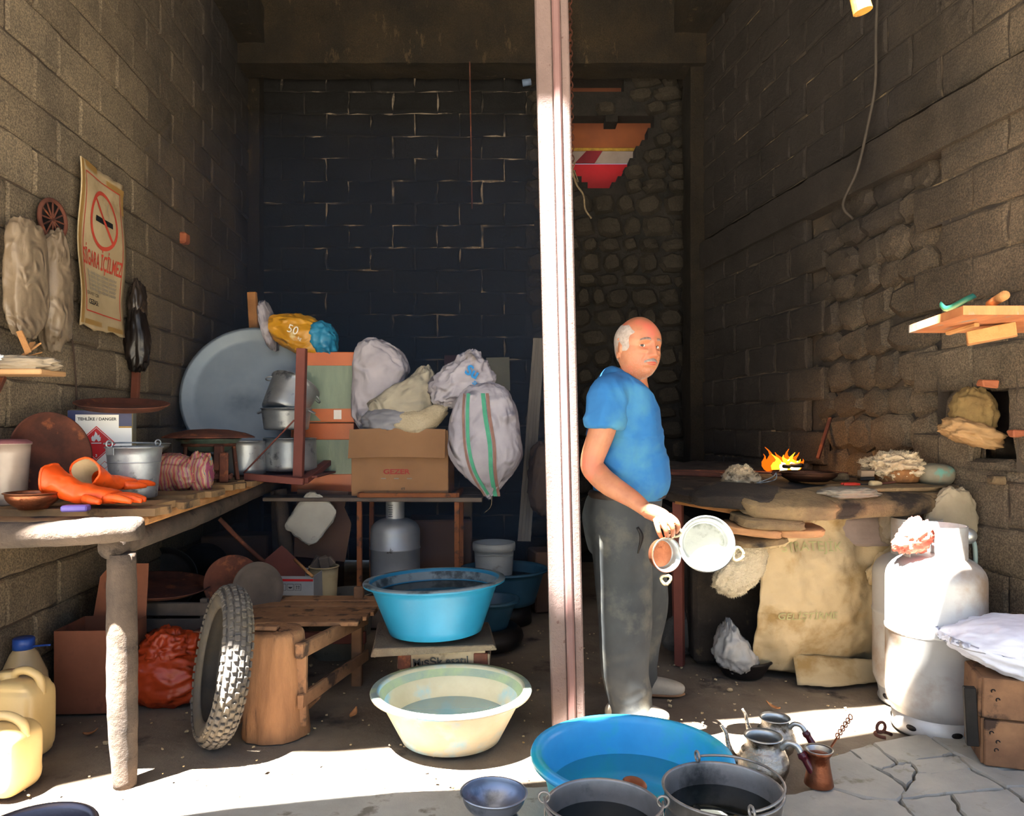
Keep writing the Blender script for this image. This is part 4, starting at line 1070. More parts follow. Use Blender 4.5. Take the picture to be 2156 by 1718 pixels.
# brown open box GEZER
x0, x1 = gx(741, 4.66), gx(944, 4.66); bz0 = sz; bz1 = H - (906 - CY) / F * 4.66
gz = thing('open_carton', 'brown cardboard box with red GEZER print and its flap folded down', 'box', ((x0 + x1) / 2, 4.86, sz), (0, 0, -.02))
w_ = x1 - x0; h_ = bz1 - bz0; d_ = .38; t_ = .006
for (sx_, sy_, cx_, cy_) in ((w_, t_, 0, -d_ / 2), (w_, t_, 0, d_ / 2), (t_, d_, -w_ / 2, 0), (t_, d_, w_ / 2, 0)):
    MB().add(*g_box(sx_, sy_, h_, (cx_, cy_, h_ / 2), .001)).put('side', m_card, gz)
MB().add(*g_box(w_, d_, t_, (0, 0, t_ / 2), .001)).put('bottom', m_card, gz)
MB().add(*g_grid(lambda u, v: (-w_ * .52 + w_ * 1.0 * u, -d_ / 2 - .006 - .045 * v + .004 * math.sin(u * 5), h_ + .004 - .175 * v + .008 * math.sin(u * 3)), 16, 5, .005)).put('flap', m_card, gz)
MB().add(*g_grid(lambda u, v: (w_ / 2 + .004 + .05 * v, -d_ / 2 + d_ * u, h_ - .16 * v), 6, 3, .005)).put('flap', m_card, gz)
text('GEZER', .042, mat('red_print', '#8a2420', None, bump=0), gz, (-.02, -d_ / 2 - .0045, .135), align='CENTER', sx=1.3, bold=.001)
text('49', .026, m_ink, gz, (.02, -d_ / 2 - .0045, .035), align='CENTER')
for i, xx in enumerate((-.1, -.02, .06)): MB().add(*g_box(.03, .001, .006, (xx, -d_ / 2 - .0045, .107), .0001)).put('print_line', m_greyink, gz)
# sacks and wool on the box
def tallsack(q, p):
    k = 1 - .12 * p.z; return (q.x * k + .03 * math.sin(q.z * 9), q.y, q.z)
simp('plastic_sack', g_blob(.145, .12, .27, 51, .05, 3, 48, 36, .55, fold=0.068, ffr=6, shape=lambda q, p: (q.x * (1 - .1 * -p.z) + (.05 * p.z * sstep2(0, .5, p.x)), q.y, q.z - .12 * max(0, p.x) * sstep2(.2, .9, p.z))), m_sackw, 'tall white plastic sack standing behind the brown box', 'sack', at(795, 812, 4.95), (0, .1, 0))
simp('beige_bag', g_blob(.185, .14, .21, 53, .09, 3, 48, 32, .9, fold=0.090, ffr=5, shape=lambda q, p: (q.x * (1.15 - .75 * max(0, p.z)) + .14 * max(0, p.z), q.y, q.z)), m_sackb, 'beige cloth bag slumped in the brown box, its corner pointing up', 'bag', at(852, 850, 4.85))
simp('grey_sheet', g_blob(.2, .16, .085, 55, .1, 3, 44, 24, .8, fold=0.105, ffr=6), mat('grey_plastic_sheet', '#74747a', '#85858c', s=5, rough=.45, bump=.3), 'grey plastic sheet bulging out of the brown box', 'sheet', at(838, 890, 4.84))
def fuzzy(base, r, n, L, m, nm, parent, seed=1):
    """short wool fibres as thin bent triangles spread over a blob's surface"""
    rg = random.Random(seed); V, Fc = base; b = MB()
    for _ in range(n):
        f = rg.choice(Fc); a_, b_, c_ = V[f[0]], V[f[1]], V[f[2]]; w1_, w2_ = rg.random(), rg.random()
        p = a_ + (b_ - a_) * w1_ + (c_ - a_) * w2_ * .5; nn = p.normalized() if p.length else Vector((0, 0, 1))
        d = (nn + Vector((rg.uniform(-1, 1), rg.uniform(-1, 1), rg.uniform(-1, 1))) * 1.1).normalized() * L * rg.uniform(.4, 1)
        s_ = d.cross(Vector((rg.random(), rg.random(), rg.random()))).normalized() * r
        b.add([p - s_, p + s_, p + d], [(0, 1, 2)])
    o = b.put(nm, m, parent); o['kind'] = 'stuff'; return o
sk = thing('sheepskin', 'cream fluffy sheepskin draped over the edge of the brown box', 'sheepskin', at(884, 886, 4.72))
g = g_blob(.165, .08, .075, 57, .14, 4, 44, 24, .75, shape=lambda q, p: (q.x, q.y, q.z + .5 * max(0, q.x) - .02))
MB().add(*g, True).put('hide', m_wool, sk); fuzzy(g, .0009, 8000, .012, m_wool, 'fleece', sk)
# big striped sack
bs_ = thing('striped_sack', 'large bulging white sack with green and brown stripes, tied at the bottom', 'sack', at(1020, 930, 4.62))
def bsh(q, p):
    z_ = p.z
    prof = 1.0 if z_ > .55 else 1.0
    k = (.82 + .18 * max(0, min(1, (1 - z_) * .9))) if z_ > -.25 else max(.10, .985 - ((-z_ - .25) / .75) ** 1.3 * .9)
    x = q.x * k + (.03 * (-z_) if z_ < 0 else 0)
    return (x, q.y * k, q.z)
g = g_blob(.215, .17, .335, 61, .045, 3, 64, 56, .62, fold=0.033, ffr=7, shape=bsh)
MB().add(*g, True).put('bag', m_sackw, bs_)
# woven stripes lie on the bag surface
def sack_front(x, z_):
    best = None
    for v in g[0]:
        if v.y < 0:
            d = abs(v.x - x) + abs(v.z - z_)
            if best is None or d < best[0]: best = (d, v.y)
    return best[1]
m_sg = mat('green_stripe', '#3f8f70', '#4c9a7c', s=20, bump=.1); m_sb = mat('brown_stripe', '#7d5c50', '#8a685c', s=20, bump=.1)
for (px_t, px_m, px_b, m_, wd) in ((988, 988, 1030, m_sg, .010), (979, 980, 1021, m_sb, .007), (1018, 1031, 1043, m_sg, .012), (1027, 1040, 1050, m_sb, .009)):
    xs = [(gx(px_t, 4.6) - bs_.location.x, .29), (gx((px_t + px_m) / 2 - 1, 4.6) - bs_.location.x, .15), (gx(px_m + 2, 4.6) - bs_.location.x, -.02), (gx(px_m + (px_b - px_m) * .35, 4.6) - bs_.location.x, -.18), (gx(px_b, 4.6) - bs_.location.x, -.33)]
    pts = catmull([Vector((a_, 0, b_)) for a_, b_ in xs], 8); V = []; Fc = []
    ys2 = [sack_front(p.x, p.z) - .006 for p in pts]
    for p, y_ in zip(pts, ys2): V += [(p.x - wd, y_, p.z), (p.x + wd, y_, p.z)]
    for i in range(len(pts) - 1): Fc.append((2 * i, 2 * i + 2, 2 * i + 3, 2 * i + 1))
    MB().add(V, Fc, True).put('stripe', m_, bs_)
MB().add(*g_tube([(.045, -.02, -.33), (.04, -.03, -.39), (.0, -.03, -.43)], [.004, .002, .001], 6, smoothn=4)).put('tie_string', m_string, bs_)
simp('old_carton', g_box(.25, .2, .45, (0, 0, .225), .02, .01), m_carddark, 'dark old carton on the floor under the striped sack', 'carton', (gx(1020, 5.0), 5.25, 0), smooth=False)
simp('old_carton', g_box(.42, .3, .62, (0, 0, .31), .01, .008), m_carddark, 'tall dark carton behind the rusty stand, right of the small gas cylinder', 'carton', (gx(925, 5.1), 5.2, 0), (0, 0, .1), smooth=False)
# small printed sack on top
ss = thing('printed_sack', 'small crumpled white sack with blue letters on top of the striped sack', 'sack', at(975, 798, 4.7))
MB().add(*g_blob(.135, .09, .13, 65, .16, 3, 44, 30, .85, fold=0.210, ffr=6, shape=lambda q, p: (q.x * (1.15 - .6 * max(0, p.z)) + .06 * p.z, q.y, q.z)), True).put('bag', m_sackw, ss)
mbl = mat('blue_letters', '#1c78b8', None, bump=0)
text('Su', .085, mbl, ss, (.015, -.125, .03), (PI / 2, -.5 * -1, 0), bold=.003); text('SU', .035, mbl, ss, (.06, -.125, -.03), (PI / 2, .9, 0), bold=.001)
simp('pale_board', g_box(.21, .02, .305, bev=.003), mat('pale_painted_board', '#6f7168', '#7d7f74', s=4, c3='#5c5a50', s3=6), 'pale board standing against the back wall right of the printed sack', 'board', at(1049, 788, 6.86), (.02, -.03, 0), smooth=False)
simp('maroon_board', g_box(.28, .02, .38, bev=.003), mat('maroon_panel', '#3c2024', '#46282c', s=4), 'maroon board standing behind the printed sack', 'board', at(968, 792, 6.86), (.02, 0, 0), smooth=False)
# strips leaning to the right of the sack
for i in range(4):
    a_ = at(1093 + i * 7, 1140, 5.0); b_ = at(1126 + i * 6, 712, 5.25)
    simp('trim_profile', bar(a_, b_, .022, .012, (0, -1, 0), .002), mat('dusty_profile', '#4c4844', '#5a5650', s=5, bump=.2), 'long grey profile strip in the bundle leaning beside the striped sack', 'profile', (0, 0, 0), group='profile strips leaning in the corner', smooth=False)
simp('brown_rags', g_blob(.1, .08, .2, 71, .14, 3, 30, 24, .8, fold=0.150, ffr=5), mat('brown_rag', '#2e2420', '#3e3028', s=5, bump=.5), 'dark brown rags hanging behind the steel column', 'rags', at(1150, 1010, 5.0))
simp('dark_crate', g_box(.3, .25, .4, (0, 0, .2), .01, .006), m_carddark, 'dark crate on the floor behind the steel column', 'crate', (gx(1165, 5.1), 5.2, 0), (0, 0, .2), smooth=False)
# white bucket, dark basins at the back
wbk = thing('plastic_bucket', 'white plastic bucket with a wide collar, standing behind the dark basin', 'bucket', (gx(1040, 5.0), 5.0, .22))
m_wpl = mat('greyed_white_plastic', '#8f8f8c', '#9c9c98', s=5, rough=.5, c3='#76726a', s3=6, t3=.62)
MB().add(*vessel(.118, .13, .26, .004, .01, .05, 40), True).put('body', m_wpl, wbk)
MB().add(*g_tube([( .142 * math.cos(t), .142 * math.sin(t), .20 - .02 * abs(math.cos(t))) for t in [-2.6 + 2.1 * i / 16 for i in range(17)]], .003, 6), True).put('bail', m_wpl, wbk)
simp('concrete_block_loose', g_box(.34, .25, .22, (0, 0, .11), .01, .006), m_benchd, 'dark loose block under the white plastic bucket', 'block', (gx(1040, 5.0), 5.0, 0), smooth=False)
def basin(name, label, loc, r0, r1, h, m, water=None, wz=.7, rot=(0, 0, 0), lip=.022, lipd=.014, t=.004, m_in=None, cat='basin', grime=None):
    tt_ = thing(name, label, cat, loc, rot)
    MB().add(*vessel(r0, r1, h, t, lip, lipd, 64), True).put('shell', m, tt_)
    if grime:
        MB().add(*g_lathe([(r1 + lip * .2, h + .0018), (r1 - t - .0006, h - lipd), (inner_r(r0, r1, h, h * .8, t) - .001, h * .8)], 64, True), True).put('grimy_band', grime, tt_)
        MB().add(*g_lathe([(r1 + lip + .0025, h - lipd * .4), (r1 + lip - .001, h + .0008), (r1 + lip * .2, h + .0018)], 64, True), True).put('grimy_rim', grime, tt_)
    if water:
        MB().add(*g_lathe([(inner_r(r0, r1, h, h * wz, t) - .0005, h * wz), (.0001, h * wz)], 64), True).put('water', water, tt_)
    return tt_
basin('dark_basin', 'dark blue plastic basin in the shade behind the blue basin', (gx(1060, 4.75), 4.85, .12), .2, .26, .22, m_bluedk, m_wdark)
simp('dark_stool', g_lathe([(.16, 0), (.18, .0), (.17, .12), (.0001, .12)], 30), m_black, 'dark round stand under the dark blue basin', 'stand', (gx(1060, 4.75), 4.85, 0))
basin('small_basin', 'small dark basin half hidden behind the blue basin', (gx(1030, 4.25), 4.3, .10), .1, .15, .17, m_bluedk)
simp('tyre_stack', ring((0, 0, .06), .16, .06, 32, 12), m_black, 'old black tyre on the floor under the small dark basin', 'tyre', (gx(1020, 4.25), 4.3, 0))
# centre basins
bc = thing('timber_crate_stool', 'low timber crate stool with rusty corner plates and scrawled writing', 'stool', (gx(934, 3.42), 3.45, 0))
m_crate = mat('crate_wood', '#7a6650', '#94806a', s=6, rough=.85, bump=.4, bs=40, c3='#544434', s3=8, t3=.62)
Yk = 3.36; zc0, zc1 = H - (1412 - CY) / F * Yk, H - (1368 - CY) / F * Yk
def cput(mb, nm, m=m_crate): o = mb.put(nm, m, bc); o.location = -Vector(bc.location); return o
x0, x1 = gx(846, Yk), gx(1022, Yk)
cput(MB().add(*g_box(x1 - x0, .018, zc1 - zc0, ((x0 + x1) / 2, Yk, (zc0 + zc1) / 2), .003, .002)), 'front_board')
for yy in (3.44, 3.53, 3.62): cput(MB().add(*g_box(x1 - x0 + .02, .07, .018, ((x0 + x1) / 2, yy - .03, zc1 + .006), .003, .003)), 'slat')
for xx, in ((x0 + .035,), (x1 - .035,)):
    for yy in (Yk + .03, 3.62): cput(MB().add(*g_box(.04, .035, zc1 - .0, (xx, yy, zc1 / 2), .004, .002)), 'leg')
for xx in (x0 + .012, x1 - .02): cput(MB().add(*g_box(.06, .024, .07, (xx, Yk - .004, (zc0 + zc1) / 2), .003, .002)), 'corner_plate', m_rust)
for xx in (x0 - .01, x1 + .01): cput(MB().add(*g_box(.016, .3, .06, (xx, 3.5, (zc0 + zc1) / 2), .003, .002)), 'side_board')
text('MışŞk esatıl', .05, m_ink, bc, (-.13, -.105, .185), (PI / 2, -.06, 0), bold=.0006)
zt_ = zc1 + .018
simp('chipboard_panel', g_box(S(248, 3.4), .42, .03, (0, 0, .015), .004, .008), mat('chipboard', '#5c4c3e', '#6c5a48', s=10, bump=.9, bs=60, dist=.01), 'ragged chipboard panel lying on the timber crate stool', 'panel', (gx(912, 3.38), 3.44, zt_), (0, 0, .10), smooth=False)
bl = basin('blue_basin', 'turquoise blue plastic basin of murky water on the chipboard panel', (gx(917, 3.38), 3.40, zt_ + .052), .205, .285, .235, m_blue, m_wdark, .78, (-.025, -.03, 0), lip=.03, grime=mat('grey_grime', '#56646a', '#6c7678', s=5, rough=.6, c3='#2a3438', s3=6, t3=.56))
wb_ = basin('pale_basin', 'cream and blue washed-out basin standing on the floor in front of the crate stool', (gx(950, 3.02), 3.03, .004), .195, .288, .20, mat('washed_plastic', '#a1977e', '#b2a890', s=4, rough=.5, bump=.15, c3='#7fa2ae', s3=5, t3=.56, w3=.06), m_wgreen, .42, lip=.03, grime=mat('faded_rim', '#6e7c7c', '#8a9480', s=4, rough=.6, c3='#96a078', s3=5, t3=.5, w3=.08))
# big tub
tub = basin('blue_tub', 'big bright blue plastic tub of water in front of the man', (gx(1329, 2.413), 2.413, .012), .245, .288, .20, m_bluetub, m_wblue, .42, lip=.03, lipd=.02, t=.006)
for k, (px_, py_) in enumerate(((1168, 1609),)):
    simp('dry_leaf', g_prism([(-.02, 0), (-.008, .009), (.015, .006), (.022, 0), (.01, -.007), (-.01, -.006)], .001, 'z'), mat('dry_leaf', '#b08a5a', '#9a744a', s=20), 'dry leaf floating at the left side of the blue tub', 'leaf', (gx(px_, 2.44), 2.44, .103), (0, 0, .5), smooth=False)
# foreground buckets
def bigbucket(label, px, Yb, R, h, rim_z, bail_a, rz, seed):
    t = bucket('cooking_pail', label, 'pail', (gx(px, Yb), Yb, rim_z - h), R * .86, R, h, mat('tarnished_steel', '#7a7672', '#928e8a', s=6, rough=.38, metal=.6, bump=.12, bs=30, c3='#4a4a48', s3=8, t3=.6, w3=.08), (0, 0, rz), bail=bail_a, beads=(h * .72, h * .86))
    MB().add(*g_lathe([(inner_r(R * .86, R, h, h * .80, .003) - .001, h * .80), (.0001, h * .80)], 48), True).put('water', m_wblack, t); return t
bigbucket('right-hand tarnished metal pail of dark water in the foreground', 1521, 1.975, .150, .30, .31, 3.08, 1.75, 1)
bigbucket('left-hand tarnished metal pail of dark water in the foreground', 1270, 1.904, .142, .29, .30, 3.1, -.08, 2)
simp('copper_disc', g_blob(.035, .03, .012, 2, .02, 2, 24, 12), m_copper, 'small round copper piece showing just behind the rim of the left-hand pail', 'disc', (gx(1337, 2.07), 2.075, .27), (.2, .2, 0))
simp('metal_bowl', vessel(.035, .0875, .075, .002, .003, .004, 48, bulge=.014), mat('bluish_steel', '#7f8694', '#9299a6', s=5, rough=.35, metal=.8, bump=.1, bs=20, c3='#5c626e', s3=7, t3=.62), 'bluish metal bowl set on the mug at the front edge', 'bowl', (gx(1038, 2.07), 2.07, .178), (0, .03, 0))
mg = thing('steel_mug', 'dull steel mug under the bluish metal bowl', 'mug', (gx(1045, 2.06), 2.06, .015))
MB().add(*vessel(.055, .058, .172, .002, .002, .003, 36), True).put('body', m_alu, mg)
MB().add(*ring((-.07, 0, .07), .036, .007, 18, 8, (PI / 2, 0, 0)), True).put('handle', m_alu, mg)
simp('cauldron', vessel(.11, .14, .2, .005, .012, .012, 60), mat('violet_grey_metal', '#4e4a52', '#605c66', s=5, rough=.35, metal=.7, bump=.15, c3='#7a5a44', s3=9, t3=.66), 'big violet-grey cauldron whose rim shows at the bottom left corner', 'cauldron', (gx(68, 1.97), 1.97, .0))
# teapots
m_silver = mat('embossed_silver', '#8f8a82', '#b0aaa0', s=16, rough=.22, metal=1.0, bump=1.0, bs=42, dist=.006, c3='#5a4c3c', s3=20, t3=.6)
m_redwood = mat('varnished_red_wood', '#3c1018', '#4c161e', s=10, rough=.2, bump=.1)
def teapot(label, loc, rz, k=1.0):
    t = thing('teapot', label, 'teapot', loc, (0, 0, rz)); t.scale = (k, k, k)
    P = [(.0001, 0), (.05, 0), (.053, .006), (.066, .02), (.075, .045), (.077, .062), (.074, .075), (.071, .078), (.071, .084), (.066, .09), (.066, .096), (.058, .102), (.052, .112), (.05, .122), (.054, .135), (.057, .14), (.055, .142), (.050, .135), (.047, .122), (.05, .11), (.064, .09), (.068, .05), (.05, .008), (.0001, .006)]
    MB().add(*g_lathe(P, 48), True).put('body', m_silver, t)
    MB().add(*g_lathe([(.0585, .139), (.056, .1435), (.0495, .135), (.0462, .122), (.049, .110), (.060, .09)], 44, True), True).put('neck_lining', m_tin, t)
    MB().add(*g_tube([(-.062, 0, .045), (-.09, 0, .06), (-.105, 0, .095), (-.112, 0, .13), (-.125, 0, .15)], [.016, .012, .008, .006, .005], 10, smoothn=5), True).put('spout', m_silver, t)
    MB().add(*g_tube([(.052, 0, .112), (.07, 0, .13), (.095, 0, .128), (.11, 0, .108)], [.01, .009, .009, .010], 10, smoothn=5), True).put('handle_socket', m_tin, t)
    MB().add(*g_tube([(.108, 0, .110), (.115, 0, .1), (.122, 0, .09), (.14, 0, .062), (.155, 0, .04), (.160, 0, .032)], [.013, .016, .012, .014, .012, .008], 12, smoothn=4), True).put('handle', m_redwood, t)
    return t
teapot('embossed silver teapot with a dark red wooden handle, in front', (gx(1607, 2.64), 2.64, .012), -.45, 1.13)
teapot('embossed silver teapot half hidden behind the front teapot', (gx(1636, 2.84), 2.86, .012), -.55, .98)
jz = thing('coffee_pot', 'small copper coffee pot with a long perforated handle, right of the teapots', 'coffee pot', (gx(1724, 2.58), 2.58, .03), (0, 0, 0))
MB().add(*g_lathe([(.0001, 0), (.046, 0), (.048, .004), (.043, .03), (.036, .07), (.034, .095), (.04, .105), (.046, .118), (.044, .119), (.038, .106), (.031, .095), (.033, .07), (.04, .03), (.0001, .005)], 44), True).put('body', m_copper, jz)
MB().add(*g_lathe([(.032, .1), (.0345, .1), (.0425, .1165), (.0465, .12), (.0465, .122), (.042, .1205)], 44, True), True).put('tinned_rim', m_tin, jz)
MB().add(*g_lathe([(.031, .088), (.0001, .088)], 36), True).put('coffee', m_wblack, jz)
hb = MB().add(*bar((.038, .012, .108), (.072, .022, .15), .009, .003)).add(*bar((.07, .022, .15), (.118, .035, .205), .004, .002))
for i in range(6):
    u_ = i / 5; hb.add(*ring(Vector((.074, .024, .155)).lerp(Vector((.124, .037, .215)), u_), .009, .0022, 12, 5, (1.1, .5, .3)), True)
hb.put('handle', m_copper, jz)
ir = thing('iron_ring', 'small rusty iron eye ring lying on the ground by the gas cylinder', 'ring', (gx(1855, 2.98), 2.98, .03))
MB().add(*ring((0, 0, .035), .02, .006, 20, 8, (PI / 2, 0, .3)), True).put('eye', m_rust, ir); MB().add(*ring((.01, 0, .006), .03, .007, 20, 8, (0, 0, 0), 4.5), True).put('hook', m_rust, ir)
# ---------------------------------------------------------------- lower left: under the bench
tc_ = thing('rusty_tin_box', 'tall rust-brown metal box with its lid flap raised, behind the bench post', 'box', (gx(178, 3.28), 3.42, 0), (0, 0, .05))
m_rbox = mat('brown_rusted_sheet', '#6e3e28', '#7e4a32', s=5, rough=.75, bump=.15, c3='#5a3020', s3=5, t3=.6)
w_, d_, h_ = .28, .26, .36
for (sx_, sy_, cx_, cy_) in ((w_, .004, 0, -d_ / 2), (w_, .004, 0, d_ / 2), (.004, d_, -w_ / 2, 0), (.004, d_, w_ / 2, 0)):
    MB().add(*g_box(sx_, sy_, h_, (cx_, cy_, h_ / 2), .001)).put('side', m_rbox, tc_)
MB().add(*g_box(w_, d_, .004, (0, 0, .01), .001)).put('bottom', m_rbox, tc_)
MB().add(*g_prism([(-.10, .0), (.14, 0), (.14, .24), (-.03, .24), (-.08, .18)], .004)).put('lid', m_rbox, tc_, (0, d_ / 2, h_), (-.12, 0, 0))
ob = thing('orange_bag', 'crumpled orange plastic bag on the floor right of the bench post', 'bag', (gx(340, 3.35), 3.45, 0))
MB().add(*g_blob(.17, .13, .13, 81, .12, 3, 56, 36, .85, fold=0.075, ffr=6, shape=lambda q, p: (q.x, q.y, q.z * (1 - .3 * max(0, p.x)))), True).put('bag', m_orangebag, ob, (0, 0, .11))
MB().add(*g_blob(.10, .08, .07, 83, .2, 4, 44, 28, .9, fold=0.180, ffr=7), True).put('knotted_top', m_orangebag, ob, (-.01, .0, .24))
wc = thing('slatted_crate', 'grey wooden slatted crate behind the orange bag', 'crate', (gx(375, 3.8), 3.85, 0))
for i in range(5): MB().add(*g_box(.40, .014, .062, (0, -.14, .04 + i * .078), .003, .003)).put('slat', m_benchd, wc)
for x_ in (-.16, .16, -.19, .19): MB().add(*g_box(.035, .03, .40, (x_, -.12 if abs(x_) < .17 else .12, .20), .003)).put('corner_post', m_benchd, wc)
for s_ in (-.2, .2):
    for i in range(5): MB().add(*g_box(.014, .26, .062, (s_, 0, .04 + i * .078), .003)).put('slat', m_benchd, wc)
tray('round_tray', 'dark round tray lying on the slatted crate under the bench', (gx(330, 3.85), 3.85, .42), .26, (.05, .08, 0), m_rust)
yt = thing('yellow_tin', 'square rusty tin with peeling yellow paint behind the tyre', 'tin', (gx(448, 3.5), 3.55, 0), (0, 0, -.1))
MB().add(*g_box(.15, .15, .30, (0, 0, .15), .006)).put('can', mat('peeling_yellow', '#6a3c22', '#7a4628', s=6, bump=.3), yt)
MB().add(*g_box(.105, .002, .24, (.012, -.076, .17), .0005)).put('painted_side', mat('yellow_paint', '#a8923c', '#b8a048', s=6, rough=.6, bump=.2, c3='#5a3a20', s3=9, t3=.54, w3=.02), yt)
MB().add(*g_box(.156, .156, .012, (0, 0, .30), .003)).put('lid_rim', m_rust, yt)
# jerrycans
def jerry(name, label, loc, rz, w, d, h):
    t = thing(name, label, 'jerrycan', loc, (0, 0, rz))
    def body(q, p):
        z_ = q.z
        if z_ > h * .30: k = 1 - .35 * ((z_ - h * .30) / (h * .2)) ** 2 * (1 if p.x > 0 else .25)
        else: k = 1
        return (q.x * (k if q.x > 0 else 1), q.y * (1 - .06 * (abs(math.sin(z_ * 40)) > .96)), z_)
    MB().add(*g_blob(w / 2, d / 2, h / 2, 3, .006, 3, 48, 36, .38, shape=body), True).put('body', m_jerry, t, (0, 0, h / 2))
    MB().add(*g_tube([(w * .42, 0, h * .80), (w * .36, 0, h * 1.0), (w * .1, 0, h * 1.09), (-w * .15, 0, h * 1.06), (-w * .22, 0, h * .96)], .016, 10, smoothn=5), True).put('handle', m_jerry, t)
    MB().add(*g_tube([(-w * .33, 0, h * .95), (-w * .33, 0, h * 1.08)], [.03, .028], 18), True).put('spout', m_jerry, t)
    return t
jerry('jerrycan', 'yellowed plastic jerrycan nearest the left bottom corner', (gx(15, 2.62), 2.60, 0), -.15, .20, .17, .235)
jerry('jerrycan', 'taller yellowed plastic jerrycan just behind the nearest one', (gx(45, 2.85), 2.86, 0), -.1, .18, .16, .30)
jb = thing('plastic_bottle', 'large cloudy plastic bottle with a blue cap behind the jerrycans', 'bottle', (gx(50, 3.08), 3.08, 0))
MB().add(*g_lathe([(.0001, 0), (.08, 0), (.088, .02), (.088, .2), (.084, .24), (.05, .325), (.035, .345), (.034, .37), (.0001, .37)], 40), True).put('body', mat('cloudy_plastic', '#a88f68', '#b49c76', s=4, rough=.3, bump=.05, alpha=.9), jb)
MB().add(*g_lathe([(.0001, .345), (.04, .345), (.04, .385), (.034, .39), (.0001, .39)], 28), True).put('cap', mat('blue_cap', '#1c3c80', None, rough=.4, bump=.1), jb)
MB().add(*g_tube([(.03, 0, .352), (.08, -.01, .36), (.12, -.02, .365)], .004, 6, smoothn=4), True).put('blue_strap', MATS['blue_cap'], jb)
simp('glass_tumbler', vessel(.025, .032, .085, .002, .001, .002, 24), mat('clear_plastic_cup', '#8c8a86', None, rough=.15, bump=0, alpha=.5), 'clear ribbed plastic cup lying on the floor right of the orange bag', 'cup', (gx(402, 3.33), 3.36, .032), (PI / 2, 0, 1.1))
# tyre
ty = thing('motorcycle_tyre', 'worn knobbly motorcycle tyre leaning on the tree stump', 'tyre', (gx(472, 3.05), 3.02, .0))
def tyre_mesh(R=.255, rw=.052, rh=.05):
    b = MB(); n = 96; prof = []
    for k in range(19):
        a_ = -2.5 + 5.0 * k / 18; prof.append((R + rh * math.cos(a_) , rw * math.sin(a_)))
    for k in range(19):
        a_ = 2.4 - 4.8 * k / 18; prof.append((R - .002 + (rh - .009) * math.cos(a_), (rw - .009) * math.sin(a_)))
    V = []; Fc = []; m_ = len(prof)
    for i in range(n):
        a_ = 2 * PI * i / n
        for (r_, y_) in prof: V.append((r_ * math.cos(a_), y_, r_ * math.sin(a_)))
    for i in range(n):
        j = (i + 1) % n
        for k in range(m_): Fc.append((i * m_ + k, j * m_ + k, j * m_ + (k + 1) % m_, i * m_ + (k + 1) % m_))
    b.add(V, Fc, True)
    for i in range(52):
        a_ = 2 * PI * i / 52
        for k, ph_ in enumerate((-1.15, -.62, -.2, .2, .62, 1.15)):
            aa = a_ + (PI / 52 if k % 2 else 0); r_ = R + (rh + .003) * math.cos(ph_); y_ = (rw + .003) * math.sin(ph_)
            M = Matrix.Translation((r_ * math.cos(aa), y_, r_ * math.sin(aa))) @ Matrix.Rotation(-aa, 4, 'Y') @ Matrix.Rotation(ph_, 4, 'Z')
            v_, f_ = g_box(.011, .017, .024, bev=.003, jit=.0015)
            b.add([M @ p for p in v_], f_)
    return b
# plane of the wheel almost edge-on to the camera, top leaning right
tm = tyre_mesh().put('tread', m_rubber, ty)
tm.matrix_local = Matrix.Translation((.0, .0, .30)) @ Matrix.Rotation(.20, 4, 'Y') @ Matrix.Rotation(math.radians(119), 4, 'Z')
# stump
st = thing('tree_stump', 'tawny tree stump used as a chopping block, beside the tyre', 'stump', (gx(578, 3.08), 3.10, 0))
def stump_fn():
    V = []; Fc = []; n = 64; zs = [0, .01, .06, .12, .2, .28, .35, .405, .42]
    for j, z_ in enumerate(zs):
        for i in range(n):
            a_ = 2 * PI * i / n; r_ = .132 - .022 * (z_ / .42) + (.004 if z_ < .05 else 0) + .010 * fbm((math.cos(a_) * 1.2, math.sin(a_) * 1.2, z_ * 1.5), 3) - (.006 if j == 8 else 0)
            if abs(math.sin(a_ * 1.5 + 1.0)) < .03: r_ -= .012
            V.append((r_ * math.cos(a_), r_ * math.sin(a_), z_ + (.006 * fbm((math.cos(a_), math.sin(a_), 3), 2) if j > 6 else 0)))
    for j in range(len(zs) - 1):
        for i in range(n): Fc.append((j * n + i, j * n + (i + 1) % n, (j + 1) * n + (i + 1) % n, (j + 1) * n + i))
    for q in range(1, 5):
        for i in range(n):
            a_ = 2 * PI * i / n; r_ = .105 * (1 - q / 5); V.append((r_ * math.cos(a_), r_ * math.sin(a_), .422 + rnd.uniform(-.004, .004)))
    for j in range(len(zs) - 1, len(zs) + 3):
        for i in range(n): Fc.append((j * n + i, j * n + (i + 1) % n, (j + 1) * n + (i + 1) % n, (j + 1) * n + i))
    V.append((0, 0, .422)); c_ = len(V) - 1; b0_ = (len(zs) + 3) * n
    for i in range(n): Fc.append((b0_ + i, b0_ + (i + 1) % n, c_))
    return V, Fc
MB().add(*stump_fn(), True).put('trunk', m_stump, st)
simp('wood_chip', g_box(.09, .05, .014, bev=.003, jit=.004), m_bench, 'flat grey wood offcut lying on top of the stump', 'offcut', (gx(562, 3.06), 3.06, .436), (0, .05, .1), smooth=False)
for i, (px_, py_, Y_, rz_) in enumerate(((500, 1520, 3.10, .4), (513, 1500, 3.2, .2), (646, 1490, 3.2, -.5))):
    simp('wooden_peg', bar((0, 0, 0), (.05, .02, .055), .025, .022, jit=.003), m_bench, ('stub of wood poking out between tyre and stump, the lower one', 'stub of wood poking out between tyre and stump, the upper one', 'stub of wood at the right foot of the stump')[i], 'peg', W(px_, py_, Y_), (0, 0, rz_), smooth=False)
